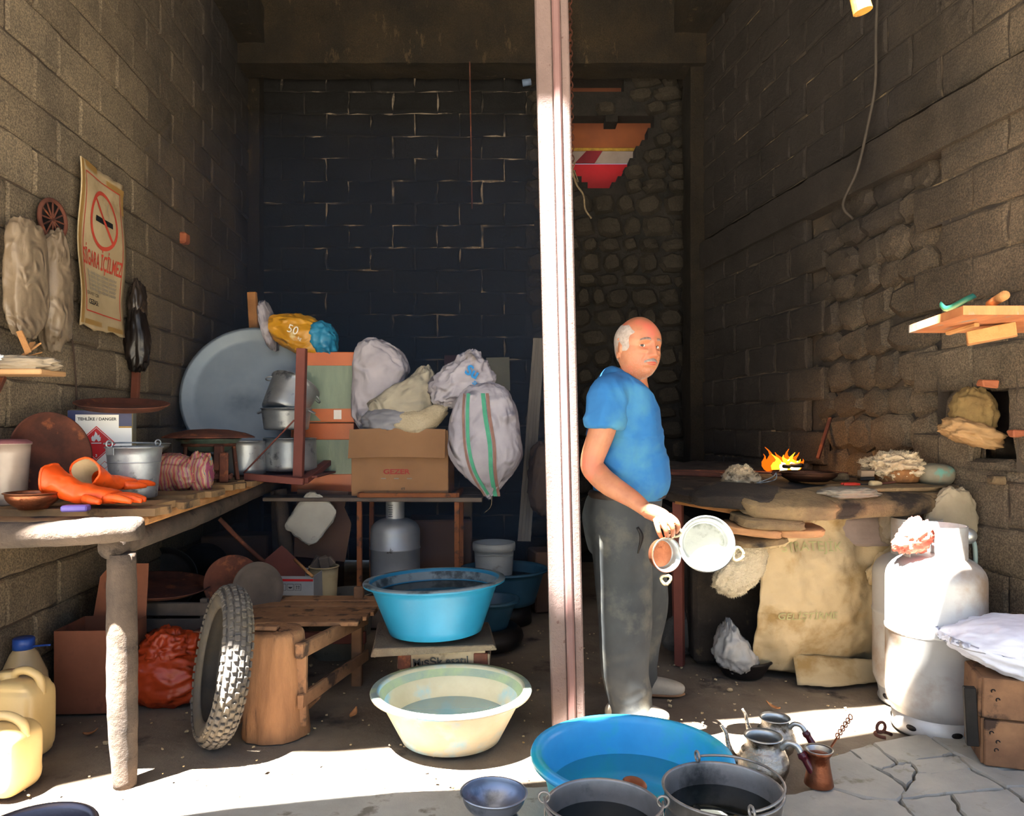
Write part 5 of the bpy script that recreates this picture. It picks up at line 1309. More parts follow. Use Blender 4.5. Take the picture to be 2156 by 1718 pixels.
# bench
bn_ = thing('slatted_bench', 'low slatted wooden bench frame running behind the stump', 'bench', (gx(700, 3.4), 3.5, 0))
def bput(mb, nm, m=m_bench): o = mb.put(nm, m, bn_); o.location = -Vector(bn_.location); return o
A0, A1 = W(628, 1372, 3.02), W(770, 1300, 3.75)
bput(MB().add(*bar(A0, A1, .03, .062, bev=.005, jit=.003)), 'top_rail')
B0, B1 = W(630, 1478, 3.02), W(772, 1378, 3.75)
bput(MB().add(*bar(B0, B1, .025, .055, bev=.005, jit=.003)), 'lower_rail')
bput(MB().add(*bar(W(752, 1458, 3.68), W(752, 1312, 3.68), .05, .045, (0, -1, 0), .005)), 'leg')
bput(MB().add(*bar(Vector((gx(632, 3.06), 3.06, .04)), W(632, 1378, 3.06), .055, .035, (0, -1, 0), .005)), 'leg')
zt_ = A1.z + .02
for i in range(5):
    yy = 3.98 - i * .13; zz = A0.z + (A1.z - A0.z) * max(0, min(1, (yy - 3.02) / .73)) + .035
    x1_ = gx(690, 3.02) + (gx(768, 3.75) - gx(650, 3.02)) * (yy - 3.02) / .73 * .85
    bput(MB().add(*g_box(x1_ + 1.33, .105, .02, ((x1_ - 1.33) / 2, yy, zz), .003, .002)), 'slat', m_bench)
bput(MB().add(*bar((-1.2, 3.9, .16), (gx(752, 3.68), 3.9, .16), .03, .06)), 'lower_rail', m_rustred)
bput(MB().add(*g_box(.05, .04, .40, (-1.28, 3.9, .2), .004)), 'leg'); bput(MB().add(*g_box(.05, .04, .40, (gx(756, 4.0), 4.0, .2), .004)), 'leg')
# clutter on and behind the bench
def shipbox():
    Y = 4.3; x0, x1 = gx(546, Y), gx(660, Y); z0, z1 = H - (1290 - CY) / F * Y, H - (1213 - CY) / F * Y
    t = thing('printed_box', 'open white cardboard box with a red stripe and shipping symbols', 'box', ((x0 + x1) / 2, Y, z0), (0, 0, -.03)); w_ = x1 - x0; h_ = z1 - z0
    mw = mat('white_card', '#8f8c8a', '#9a9794', s=5, rough=.7, bump=.1)
    for (sx_, sy_, cx_, cy_) in ((w_, .005, 0, 0), (w_, .005, 0, .25), (.005, .25, -w_ / 2, .125), (.005, .25, w_ / 2, .125)): MB().add(*g_box(sx_, sy_, h_, (cx_, cy_, h_ / 2), .001)).put('side', mw, t)
    MB().add(*g_box(w_, .25, .005, (0, .125, .003), .001)).put('bottom', mw, t)
    MB().add(*g_box(w_, .001, .013, (0, -.0035, h_ - .022), .0002)).put('red_stripe', m_red, t)
    for i in range(4):
        xx = -.062 + i * .043; zz = h_ - .062
        MB().add(*g_box(.037, .001, .037, (xx, -.0032, zz), .0002)).put('symbol_frame', m_ink, t); MB().add(*g_box(.033, .001, .033, (xx, -.0042, zz), .0002)).put('symbol_field', mw, t)
        if i == 0:
            for a_ in range(3): MB().add(*bar((xx + .009 * math.cos(a_ * 2.1 + .5), -.0055, zz + .009 * math.sin(a_ * 2.1 + .5)), (xx + .009 * math.cos(a_ * 2.1 + 2), -.0055, zz + .009 * math.sin(a_ * 2.1 + 2)), .001, .005, (0, 0, 1), .0001)).put('recycling_arrow', m_ink, t)
        elif i == 1: MB().add(*g_prism([(xx - .005, zz + .012), (xx - .003, zz), (xx - .001, zz - .008), (xx - .005, zz - .012), (xx + .005, zz - .012), (xx + .001, zz - .008), (xx + .003, zz), (xx + .005, zz + .012)], .001, c=(0, -.0052, 0))).put('glass_symbol', m_ink, t)
        elif i == 2: MB().add(*g_prism([(xx + .011 * math.cos(PI + PI * k / 8), zz + .009 * math.sin(PI + PI * k / 8) + .002) for k in range(9)], .001, c=(0, -.0052, 0))).put('hook_symbol', m_ink, t)
        else:
            for s_ in (-.006, .006): MB().add(*g_prism([(xx + s_ - .0015, zz - .011), (xx + s_ + .0015, zz - .011), (xx + s_ + .0015, zz + .004), (xx + s_ + .004, zz + .004), (xx + s_, zz + .011), (xx + s_ - .004, zz + .004), (xx + s_ - .0015, zz + .004)], .001, c=(0, -.0052, 0))).put('arrow_symbol', m_ink, t)
    text('45X100', .026, m_ink, t, (.135, -.0036, h_ - .125), (PI / 2, PI, 0), sx=1.0)
    return t
shipbox()
simp('maroon_card', g_prism([(-.15, -.09), (.14, -.09), (.14, .0), (-.0, .13), (-.15, .0)], .008), m_rustred, 'maroon cardboard flap with a pointed top standing in the white printed box', 'card', W(592, 1195, 4.45), (-.15, 0, .05), smooth=False)
bk = thing('wicker_basket', 'worn woven basket holding wood offcuts, right of the white printed box', 'basket', W(682, 1258, 4.55))
MB().add(*vessel(.075, .085, .19, .005, .005, .006, 28), True).put('basket', m_canvas, bk)
for i, (xx, yy, rr__) in enumerate(((-.05, 0, .5), (.01, -.02, -.2), (.0, .02, .9))):
    simp('wood_offcut', g_box(.05, .04, .12, bev=.004, jit=.004), m_benchd, ('left pale wood offcut standing in the worn basket', 'upright pale wood offcut in the middle of the worn basket', 'strongly tilted pale wood offcut in the worn basket')[i], 'offcut', bk.location + Vector((xx, yy, .19)), (.2, rr__, .3), 'offcuts in the basket', smooth=False)
simp('cane_stick', g_tube([W(620, 1178, 4.4), W(658, 1214, 4.2)], .008, 8), m_plankedge, 'thin pale stick leaning across the white printed box', 'stick', (0, 0, 0))
simp('rusty_rod', g_tube([W(462, 1092, 4.2), W(508, 1140, 4.25), W(556, 1184, 4.3)], .013, 10, smoothn=3, jit=.06), m_rust, 'rusty rod slanting down from the bench to the white printed box', 'rod', (0, 0, 0))
simp('white_pouch', g_blob(.105, .02, .13, 91, .06, 3, 36, 24, .5, fold=0.075, ffr=5), mat('spotted_white_cloth', '#8e8a80', '#a09c92', s=5, rough=.6, bump=.3, c3='#4a463e', s3=12, t3=.7), 'spotted white cloth pouch hanging askew under the stacked cartons', 'pouch', W(656, 1092, 4.6), (0, .62, 0))
simp('torn_brown_card', g_prism([(-.2, -.22), (.12, -.24), (.15, .0), (.1, .1), (.12, .2), (-.2, .2)], .006), m_carddark, 'torn dark brown cardboard hanging behind the white pouch', 'card', W(690, 1100, 4.75), (0, .05, 0), smooth=False)
for i, (px_, py_, Y_, R_) in enumerate(((490, 1230, 3.95, .15), (540, 1240, 3.85, .135))):
    simp('wheel_disc', g_lathe([(.0001, -.01), (R_ * .55, -.008), (R_ * .62, .006), (R_ * .8, .0), (R_, .022), (R_ * .98, .03), (R_ * .8, .008), (R_ * .6, .012), (.0001, 0)], 44), (m_rust, m_benchd)[i], ('rusty wheel disc leaning behind the motorcycle tyre', 'dusty grey wheel disc in front of the rusty one, behind the tyre')[i], 'disc', W(px_, py_, Y_), (1.2, .25 + .5 * i, .5))
for i, (px_, py_, Y_, r_) in enumerate(((733, 1245, 4.6, .155), (712, 1288, 4.2, .165))):
    bucket('rubber_pail', ('black-grey rubber pail standing behind the other, left of the blue basin', 'dusty grey pail nearest the bench, left of the blue basin')[i], 'pail', (gx(px_, Y_), Y_, H - (py_ - CY) / F * Y_ - .36), r_ * .8, r_, .36, mat('dusty_rubber', '#4c4840', '#5c574c', s=6, rough=.8, c3='#36322c', s3=8), bail=None)
for i, (px_, py_, Y_) in enumerate(((345, 1222, 4.7), (430, 1210, 4.9))):
    tray('round_tray', ('black round tray propped upright under the bench', 'second black round tray propped up deeper under the bench')[i], W(px_, py_, Y_), .2, (1.3, 0, .3 - i * .5), m_black)
simp('dark_carton', g_box(.45, .3, .5, (0, 0, .25), .01, .01), m_carddark, 'dark carton deep under the left workbench', 'carton', (gx(500, 5.2), 5.3, 0), smooth=False)
simp('dark_carton', g_box(.3, .3, .7, (0, 0, .35), .01, .01), m_carddark, 'tall dark carton behind the slanting rusty rod', 'carton', (gx(660, 5.3), 5.45, 0), smooth=False)
# leaves and litter on the floor
for i, (px_, py_, lb_) in enumerate(((190, 1546, 'curled brown leaf by the rust-brown box'), (744, 1505, 'brown leaf on the dark floor left of the pale basin'), (1628, 1490, 'curled dry leaf on the floor in front of the canvas'), (1222, 1462, 'white paper scrap beside the foot of the steel column'), (1537, 1452, 'small tan pebble on the floor before the hearth'))):
    a_ = G(px_, py_, .008)
    if 'pebble' in lb_: simp('pebble', g_blob(.014, .01, .008, i, .2), m_canvas, lb_, 'pebble', (a_[0], a_[1], .008))
    else: simp('paper_scrap' if 'paper' in lb_ else 'dry_leaf', g_grid(lambda u, v: ((u - .5) * .06, (v - .5) * .03 * math.sin(PI * min(.95, max(.05, u))), .012 * (u - .3) ** 2 * 4 + .012 * abs(v - .5)), 8, 4, .0008), m_white if 'paper' in lb_ else mat('brown_leaf', '#8a5a34', '#9c6a40', s=20), lb_, 'litter', (a_[0], a_[1], .006), (0, 0, i * 1.3))
# ---------------------------------------------------------------- hearth on the right
he = thing('hearth', 'rough stone-slab hearth table along the right wall, sooty on top', 'hearth', (1.5, 4.2, 0))
def hput(mb, nm, m): o = mb.put(nm, m, he); o.location = -Vector(he.location); return o
HT = .965
fe = [(.78, 3.72), (.95, 3.48), (1.15, 3.34), (1.45, 3.38), (1.75, 3.46), (2.06, 3.55)]
def front_edge(u):
    p = u * (len(fe) - 1); i = min(int(p), len(fe) - 2); t = p - i
    return Vector((fe[i][0] * (1 - t) + fe[i + 1][0] * t, fe[i][1] * (1 - t) + fe[i + 1][1] * t))
def htop(u, v):
    f = front_edge(u); back = Vector((.86 + .87 * u, 6.0)); p = f.lerp(back, v ** 1.5)
    z_ = HT - .055 * math.exp(-v * 14) + .02 * fbm((p.x * 3, p.y * 2, 0), 1.6) 
    return (p.x, p.y, z_)
hput(MB().add(*g_grid(htop, 60, 60, .09), True), 'worktop', m_slabd)
hput(MB().add(*g_box(.9, 1.9, .74, (1.38, 4.85, .40), .02, .01)), 'base', m_slabd)
# edge slabs
rg = random.Random(5)
def slab_at(c, L, D, T, rz, m=m_slab, rx=0, ry=0, seed=0):
    V, Fc = g_blob(L / 2, D / 2, T / 2, seed, .10, 3, 36, 18, .45, fold=0.045, ffr=6)
    return hput(MB().add([Matrix.Translation(c) @ Euler((rx, ry, rz)).to_matrix().to_4x4() @ Vector(v) for v in V], Fc, True), 'stone_slab', m)
slab_at((1.00, 3.42, .935), .34, .22, .06, -.65, m_slabd, .25, 0, 2)
slab_at((.86, 3.62, .925), .30, .24, .05, -.9, m_slabd, .1, .1, 3)
slab_at((1.20, 3.34, .905), .40, .22, .075, .0, m_slab, .3, .04, 4)
slab_at((1.58, 3.43, .905), .56, .22, .085, .16, m_slab, .3, -.03, 5)
slab_at((1.93, 3.53, .92), .32, .2, .07, .2, m_slab, .2, -.05, 6)
slab_at((1.72, 3.52, .963), .5, .18, .022, .14, m_slab, .05, 0, 7)
slab_at((2.0, 3.62, .962), .24, .16, .024, .1, m_slab, .05, 0, 8)
slab_at((1.12, 3.33, .83), .28, .20, .05, .1, m_slab, .1, .06, 9)
slab_at((1.05, 3.36, .79), .24, .2, .04, -.2, mat('split_slate', '#8a6240', '#a0744c', s=6, bump=.8, bs=30), 0, .1, 10)
slab_at((1.10, 3.40, .745), .22, .2, .035, .1, m_slab, .1, -.1, 11)
slab_at((1.25, 3.35, .79), .2, .18, .04, 0, MATS['split_slate'], .1, 0, 12)
hput(MB().add(*bar((.80, 3.66, .885), (1.1, 3.36, .85), .05, .03, jit=.005)), 'edge_board', m_plankedge)
pp_ = hput(MB().add(*g_blob(.11, .05, .02, 44, .3, 5, 30, 14, .8, fold=0.150), True), 'plaster_patch', mat('pale_plaster', '#6a6256', '#7c7466', s=20, bump=.8))
pp_.location = Vector((1.50, 3.38, .95)) - Vector(he.location)
hput(MB().add(*bar((.87, 3.95, 0), (.86, 3.93, .88), .05, .05, jit=.004)), 'leg', m_rustred)
hput(MB().add(*g_box(.08, .1, .74, (1.30, 3.95, .37), .02, .01)), 'leg', m_slab)
# canvas curtain
def curtain(u, v):
    xa, xb = 1.17, 1.88; x = xa + (xb - xa) * u
    if v > .9: x += .06 * (v - .9) * 10 * (0.5 - u)
    y = 3.50 + .13 * u + .22 * (1 - v) * (1 - .2 * u) - .10 * math.sin(min(1, v * 1.1) * PI) * (.4 + .6 * math.sin(PI * u))
    y += .020 * math.sin(u * 17 + v * 3) * (.35 + .65 * abs(v - .45)) + .018 * fbm((u * 3, v * 3, 0), 2.2) + .012 * ridge((u * 2, v * 2, 4), 1.3)
    z = .02 + .815 * v + .02 * math.sin(u * 9) * (1 if v < .02 else 0) - .11 * max(0, u - .55) * max(0, v - .75) * 4 * (1 if v > .8 else 0)
    return (x, y, z)
cu = thing('canvas_curtain', 'big stained yellow canvas hanging to the floor under the stone hearth', 'canvas', (1.5, 3.6, 0))
o = MB().add(*g_grid(curtain, 70, 70, .004), True).put('cloth', m_canvas, cu); o.location = -Vector(cu.location)
o = MB().add(*g_blob(.11, .05, .05, 51, .15, 4, 40, 22, .9, fold=0.210, ffr=7), True).put('knotted_corner', m_canvas, cu); o.location = Vector((1.26, 3.44, .80)) - Vector(cu.location); o.rotation_euler = (0, -.7, 0)
o = MB().add(*g_blob(.13, .04, .10, 52, .1, 4, 40, 22, .9, fold=0.150, ffr=5), True).put('side_fold', m_canvas, cu); o.location = Vector((1.84, 3.60, .56)) - Vector(cu.location); o.rotation_euler = (0, -.5, 0)
o = MB().add(*g_grid(lambda u, v: (1.36 + .42 * u, 3.68 + .03 * u - .10 * (1 - v) * (1 - abs(u - .4)) , .012 + .13 * v * (1 - .3 * u) + .006 * fbm((u * 4, v * 3, 1), 2)), 20, 10, .003), True).put('trailing_hem', m_canvas, cu); o.location = -Vector(cu.location)
# faded print on the canvas
m_fade = mat('faded_green_print', '#9a9868', None, bump=0)
for s_, sz_, x_, z_ in (('STRATEJİK', .062, -.10, .66), ('GELİŞTİRME', .05, -.10, .33)):
    tt2 = text(s_, sz_, m_fade, cu, (0, 0, 0), (0, 0, 0), align='CENTER', ext=0)
    for v_ in tt2.data.vertices:
        X, Z = v_.co.x + x_ + 1.5, v_.co.y + z_; u_ = (X - 1.17) / .71; vv = (Z - .02) / .815
        v_.co = Vector((X, curtain(u_, vv)[1] - .007, Z)) - Vector(cu.location)
    
simp('grey_cloth', g_blob(.13, .05, .12, 55, .12, 3, 44, 28, .8, fold=0.150, ffr=5), mat('dusty_grey_cloth', '#6e6252', '#80735f', s=5, bump=.5), 'dusty grey cloth bunched under the right end of the hearth', 'cloth', W(1920, 1090, 3.55))
simp('beige_cloth', g_blob(.10, .03, .11, 56, .12, 3, 40, 28, .7, fold=0.120, ffr=5, shape=lambda q, p: (q.x * (1 - .4 * max(0, p.z)), q.y, q.z)), mat('beige_cloth', '#857860', '#96886e', s=5, bump=.4), 'beige cloth hanging in the corner above the gas cylinders', 'cloth', W(2005, 1085, 3.42), (0, .2, 0))
simp('plastic_liner', g_blob(.20, .03, .07, 57, .1, 3, 40, 20, .6, fold=0.075, ffr=5), mat('striped_liner', '#7a6a60', '#8a7a70', s=5, bump=.3), 'pale woven plastic sheet showing above the canvas', 'sheet', W(1840, 1115, 3.62))
# fleece hanging left of the canvas
fl = thing('raw_fleece', 'tuft of raw cream fleece hanging left of the canvas', 'fleece', W(1562, 1190, 3.55))
g = g_blob(.095, .04, .13, 58, .2, 4, 44, 30, .9, fold=0.090, shape=lambda q, p: (q.x * (1 + .2 * -p.z) + .45 * q.z, q.y, q.z))
MB().add(*g, True).put('wool', m_wool, fl); fuzzy(g, .0009, 8000, .014, m_wool, 'fibres', fl, 3)
# things on the hearth
def ht(x): return HT + .012
lump = thing('wool_lump', 'cream lump of raw wool on the sooty hearth, left of the fire', 'wool', (gx(1560, 3.75), 3.75, HT + .03))
g = g_blob(.075, .06, .045, 62, .25, 4, 36, 22, .9, fold=0.150, shape=lambda q, p: (q.x * (1 - .5 * max(0, p.z)), q.y, q.z * 1.1))
MB().add(*g, True).put('wool', mat('scorched_wool', '#b09878', '#c8b494', s=10, bump=1, c3='#5a4630', s3=16, t3=.6), lump); fuzzy(g, .0009, 5000, .010, m_wool, 'fibres', lump, 4)
fpan = thing('copper_pan', 'dark copper pan lying on the hearth in front of the fire', 'pan', (gx(1702, 3.72), 3.72, HT + .012))
MB().add(*vessel(.10, .135, .045, .004, .004, .005, 44, bulge=.01), True).put('body', mat('dark_copper', '#3c2820', '#5a3a2a', s=8, rough=.45, metal=.7, bump=.4), fpan)
MB().add(*ring((-.155, 0, .035), .022, .005, 14, 6, (.3, 0, 0)), True).put('handle', m_rust, fpan)
fire = thing('wood_fire', 'small bright yellow wood fire burning at the back of the hearth', 'fire', W(1655, 988, 4.45))
def em(name, c, st_):
    m = bpy.data.materials.new(name); m.use_nodes = True; n, l = m.node_tree.nodes, m.node_tree.links; n.clear()
    o = n.new('ShaderNodeOutputMaterial'); e_ = n.new('ShaderNodeEmission'); e_.inputs[0].default_value = lin(c); e_.inputs[1].default_value = st_; l.new(e_.outputs[0], o.inputs[0]); return m
m_fo, m_fy, m_fw = em('flame_orange', '#ff6a10', .7), em('flame_yellow', '#ffa828', 1.3), em('flame_core', '#ffe9a0', 4.0)
rg = random.Random(9)
def tongue(x, y, h, w, lean, m, nm):
    w *= 1.35
    pts = [(x + lean * t ** 1.6 + .012 * math.sin(t * 6 + x * 40), y, h * t) for t in [i / 6 for i in range(7)]]
    MB().add(*g_tube(pts, [w * (.7 + .9 * math.sin(PI * min(1, t * 1.25 + .1)) ** 1) * (1 - t) + .001 for t in [i / 6 for i in range(7)]], 10), True).put(nm, m, fire)
for x, h, w, l_ in ((-.07, .13, .02, -.05), (-.10, .09, .016, -.04), (-.03, .10, .024, -.02), (.01, .12, .022, .01), (.05, .10, .02, .02), (.08, .06, .016, .02)): tongue(x, .01, h, w, l_, m_fo, 'flame')
for x, h, w, l_ in ((-.05, .09, .022, -.03), (-.01, .085, .026, 0), (.03, .10, .022, .01), (.06, .06, .018, .01)): tongue(x, -.01, h, w, l_, m_fy, 'flame')
for x, h, w, l_ in ((-.03, .05, .02, -.01), (.01, .06, .022, .0), (.04, .05, .018, .01)): tongue(x, -.025, h, w, l_, m_fw, 'flame_core')
for i in range(5):
    a_ = i * 1.25; simp('firewood', g_tube([(0, 0, 0), (.16, .03, .01)], .012, 8, jit=.08), m_black, 'charred stick burning in the fire', 'firewood', fire.location + Vector((-.08 * math.cos(a_), -.03 * math.sin(a_), -.005 + .006 * i)), (0, 0, a_), 'charred sticks in the fire')
simp('iron_plate', g_prism([(-.25, -.08), (.3, -.1), (.28, .1), (-.2, .12)], .012, 'z'), m_rust, 'rusty iron plate under the fire', 'plate', fire.location + Vector((.02, 0, -.018)), smooth=False)
fl_ = bpy.data.lights.new('fire_glow', 'POINT'); fl_.energy = 2.5; fl_.color = (1, .5, .18); fl_.shadow_soft_size = .05
fo = bpy.data.objects.new('fire_glow', fl_); fo.location = fire.location + Vector((0, -.06, .12)); col.objects.link(fo)
wp = thing('rusty_pan', 'rusty brown pan heaped with raw wool at the right end of the hearth', 'pan', (gx(1886, 3.66), 3.66, HT + .012))
MB().add(*vessel(.10, .118, .065, .003, .004, .004, 40), True).put('body', mat('mottled_rust', '#6e4826', '#8a5c32', s=30, bump=.6, c3='#b08a5a', s3=40, t3=.64), wp)
MB().add(*g_tube([(.11, 0, .06), (.14, 0, .075)], [.012, .004], 6)).put('lug', m_rust, wp)
g = g_blob(.095, .085, .05, 66, .35, 5, 44, 26, .9, fold=0.300, ffr=9)
wt_ = thing('raw_wool', 'heap of dirty raw wool in the rusty pan', 'wool', wp.location + Vector((-.01, 0, .075)))
MB().add(*g, True).put('wool', MATS['scorched_wool'], wt_); fuzzy(g, .001, 5000, .012, m_wool, 'fibres', wt_, 5)
simp('river_stone', g_blob(.082, .07, .055, 67, .08, 2, 36, 22, .8), mat('greenish_stone', '#6a6250', '#7c7460', s=6, bump=.4, c3='#5a8a7c', s3=7, t3=.64), 'rounded grey-green stone at the right end of the hearth', 'stone', (gx(1978, 3.56), 3.60, HT + .05))
br = thing('hand_brush', 'dark worn hand brush between the pliers and the rusty pan', 'brush', (gx(1832, 3.58), 3.62, HT + .02))
MB().add(*g_box(.07, .04, .02, (0, 0, .01), .004)).put('head', m_black, br)
MB().add(*g_box(.064, .034, .03, (0, 0, .035), .002, .003)).put('bristles', m_leather, br)
tg = thing('pliers', 'red-handled pliers lying on the hearth', 'pliers', (gx(1797, 3.46), 3.50, HT + .012), (0, 0, .1))
m_redg = mat('red_grip', '#c43020', '#d43c28', s=8, rough=.45, bump=.1)
for s_ in (-1, 1):
    MB().add(*g_tube([(-.035, .010 * s_, 0), (0, .016 * s_, 0), (.03, .012 * s_, 0), (.045, .005 * s_, 0)], [.007, .008, .008, .006], 8, smoothn=4), True).put('grip', m_redg, tg)
    MB().add(*bar((.04, .005 * s_, 0), (.1, .004 * s_, 0), .008, .008)).put('jaw', m_black, tg)
md = thing('file_tool', 'tool with a pale knobbed handle lying before the rusty pan', 'tool', (gx(1856, 3.46), 3.50, HT + .015), (0, 0, .3))
MB().add(*g_tube([(-.045, 0, 0), (-.035, 0, 0), (0, 0, 0), (.02, 0, 0)], [.008, .016, .014, .009], 12, smoothn=3), True).put('handle', m_canvas, md); MB().add(*g_tube([(.02, 0, 0), (.1, 0, .005)], .005, 8)).put('shaft', m_rust, md)
wr_ = thing('wire_tongs', 'bent wire tongs lying on the hearth beside the wool lump', 'tongs', (gx(1620, 3.55), 3.58, HT + .012))
MB().add(*g_tube([(-.05, 0, 0), (0, .01, .015), (.04, .03, .03), (.055, .04, .045), (.045, .01, .02), (0, -.02, .008), (-.05, -.01, 0)], .003, 6, smoothn=5), True).put('wire', m_alu, wr_)
simp('clay_lump', g_blob(.045, .03, .022, 69, .2, 4, 28, 16, .7), m_slab, 'tan clay lump beside the copper pan on the hearth', 'lump', (gx(1770, 3.72), 3.74, HT + .03))
for i in range(6):
    a_ = Vector((gx(1398 + i * 3, 4.6 - i * .12), 4.6 - i * .12, HT + .012 + .003 * i)); b_ = Vector((gx(1560 - i * 6, 4.5 - i * .1), 4.5 - i * .1, HT + .012))
    simp('fire_iron', g_tube([a_, b_], .006, 6), m_rust, 'long rusty rod in the bundle lying on the hearth behind the man', 'rod', (0, 0, 0), group='rusty rods on the hearth')
simp('leaning_batten', bar(W(1722, 965, 4.5), W(1748, 880, 4.65), .02, .02), m_rust, 'thin brown rod leaning on the right wall behind the fire', 'rod', (0, 0, 0), smooth=False)
# under the hearth
bm_ = thing('wool_broom', 'grey fluffy mop of wool on a brown pole, in the dark under the hearth', 'mop', (gx(1438, 4.1), 4.1, .0))
MB().add(*bar((-.04, 0, .15), (-.06, 0, .78), .025, .025)).put('pole', m_rustred, bm_)
g = g_blob(.10, .07, .11, 72, .2, 4, 36, 24, .9, shape=lambda q, p: (q.x * (1 - .4 * p.z), q.y, q.z)); MB().add(*g, True).put('mop_head', mat('grey_wool', '#4a4640', '#5c5850', s=8, bump=.8), bm_, (0, 0, .13)); o = fuzzy(g, .0009, 5000, .012, MATS['grey_wool'], 'fibres', bm_, 6); o.location = (0, 0, .13)
basin('black_pan', 'black pan on the floor beside the canvas holding a plastic bag', (gx(1570, 3.75), 3.80, .004), .10, .14, .09, m_black, lip=.006)
simp('clear_bag', g_blob(.085, .07, .10, 73, .15, 3, 40, 28, .85, fold=0.180, ffr=6, shape=lambda q, p: (q.x * (1 - .75 * max(0, p.z)) - .03 * p.z, q.y, q.z * (1.3 if p.z > 0 else .8))), mat('clear_bag_plastic', '#9a9894', '#b4b2ae', s=6, rough=.25, bump=.4, bs=16, alpha=.7), 'translucent knotted plastic bag resting in the black pan', 'bag', (gx(1548, 3.72), 3.74, .13))
# gas cylinders at the right
cylinder('pale grey gas cylinder standing behind the sunlit one', (gx(1935, 3.42), 3.44, 0), .183, .83, m_gasw, .105, .15, .05, 0)
g2 = cylinder('silver gas cylinder in front, its collar and left side in full sun', (gx(1972, 3.12), 3.13, 0), .187, .84, m_gasw, .118, .115, .06, 2.4)
rb = simp('red_cloth', g_blob(.05, .045, .05, 75, .2, 4, 32, 22, .9, fold=0.300, ffr=6, shape=lambda q, p: (q.x * (1 - .3 * p.z) + .02 * p.z, q.y, q.z)), mat('salmon_cloth', '#c4604c', '#d07460', s=6, bump=.3), 'salmon red rag tied on the collar of the front gas cylinder', 'rag', W(1925, 1128, 3.1))
reg = thing('gas_regulator', 'metal gas regulator clamped on top of the front cylinder', 'regulator', W(1972, 1118, 3.13) + Vector((0, 0, -.02)))
MB().add(*g_tube([(-.08, 0, .0), (.09, 0, .0)], .016, 10), True).add(*g_tube([(0, 0, -.03), (0, 0, .03)], .022, 12), True).put('body', m_alu, reg)
MB().add(*g_blob(.045, .03, .035, 77, .02, 2, 24, 16), True).put('cap', m_tin, reg, (.12, 0, .0))
MB().add(*g_tube([(.13, 0, .0), (.155, 0, -.03), (.165, .01, -.12), (.16, .03, -.2)], .009, 8, smoothn=6), True).put('hose', mat('grey_green_hose', '#6c7c78', None, rough=.5), reg)
# crate with white cloth at the right
bx = thing('wooden_box', 'brown wooden box with a blackened corner strip, under the white cloth', 'box', (gx(2140, 2.80), 2.86, .03), (0, 0, -.33))
for i, (z0_, z1_) in enumerate(((0, .165), (.17, .31))):
    off_ = .0 if i == 0 else -.008
    for (sx_, sy_, cx_, cy_) in ((.44, .022, .11 + off_, -.17), (.022, .36, -.11 + off_, .01), (.44, .022, .11, .19)):
        MB().add(*g_box(sx_, sy_, z1_ - z0_, (cx_, cy_, (z0_ + z1_) / 2), .004, .003)).put('board', m_bench, bx)
MB().add(*bar((-.145, -.16, .06), (-.155, -.16, .27), .04, .03, (0, -1, 0))).put('corner_strip', m_black, bx)
MB().add(*g_box(.44, .36, .02, (.11, .01, .30), .004)).put('lid', m_bench, bx)
for (xx, zz) in ((-.085, .27), (-.07, .24), (-.09, .12), (-.07, .09), (-.075, .06)): MB().add(*ring((xx, -.184, zz), .006, .002, 8, 4, (PI / 2, 0, 0), 4)).put('bent_nail', m_black, bx)
m_cloth = mat('white_cotton', '#c6c8d4', '#d4d6e0', s=6, rough=.9, bump=.25, bs=90, dist=.002)
simp('white_cloth', g_blob(.27, .20, .10, 78, .06, 3, 64, 36, .75, fold=0.060, ffr=6, shape=lambda q, p: (q.x, q.y, q.z * (1 + .25 * p.x) - .04 * p.x * (1 if p.z < 0 else 0))), m_cloth, 'folded bluish-white cotton cloth on the wooden box at the right edge', 'cloth', (gx(2165, 2.75) + .05, 2.82, .42), (0, .05, -.33))
# shelf on the right wall
sw = thing('plywood_shelf', 'splintered orange plywood shelf on the right wall', 'shelf', W(2050, 655, 2.85))
m_ply = mat('splintered_plywood', '#a8643a', '#c07c4a', s=6, rough=.8, bump=.5, bs=25, stretch=(3, 1, 1), c3='#8a8074', s3=7, t3=.62)
def swput(mb, nm, m): o = mb.put(nm, m, sw); o.location = -Vector(sw.location)
def hz(px, Y, z): return Vector(((px - CX) / F * Y, Y, z))
zs_ = 1.25 + S(895 - 700, 2.72)
P4 = [hz(1913, 3.0, 0), hz(2035, 2.45, 0), hz(2300, 2.4, 0), hz(2200, 3.3, 0)]
z_sh = 1.25 + S(895 - 648, 2.5)
pl4 = [(1.27, 2.52), (1.62, 2.28), (2.0, 2.28), (2.1, 3.1), (1.95, 3.15)]
swput(MB().add(*g_prism([((1913 - CX) / F * 3.02, 3.02), ((2028 - CX) / F * 2.52, 2.52), (2.05, 2.52), (2.16, 3.02)], .03, 'z', (0, 0, 1.25 + S(895 - 700, 3.02) + .013))), 'board', m_ply)
swput(MB().add(*bar(W(2035, 712, 2.80) + Vector((0, 0, .0)), W(2140, 694, 2.72), .07, .05, jit=.003)), 'bracket', m_plankedge)
swput(MB().add(*bar(W(1995, 702, 2.85), W(2058, 683, 2.70), .02, .015)), 'batten', m_plankedge)
dw = simp('wooden_dowel', g_tube([W(2115, 622, 2.5), W(2085, 640, 2.9)], .016, 14), m_plankedge, 'round pale dowel end lying on the plywood shelf', 'dowel', (0, 0, 0))
simp('green_strap', g_tube([W(1980, 640, 2.95), W(1995, 650, 2.9), W(2035, 630, 2.85), W(2052, 622, 2.85)], [(.004, .012)] * 4, 6, smoothn=4), mat('green_strap', '#1c5c4c', None, rough=.5), 'dark green strap looped over the plywood shelf', 'strap', (0, 0, 0))
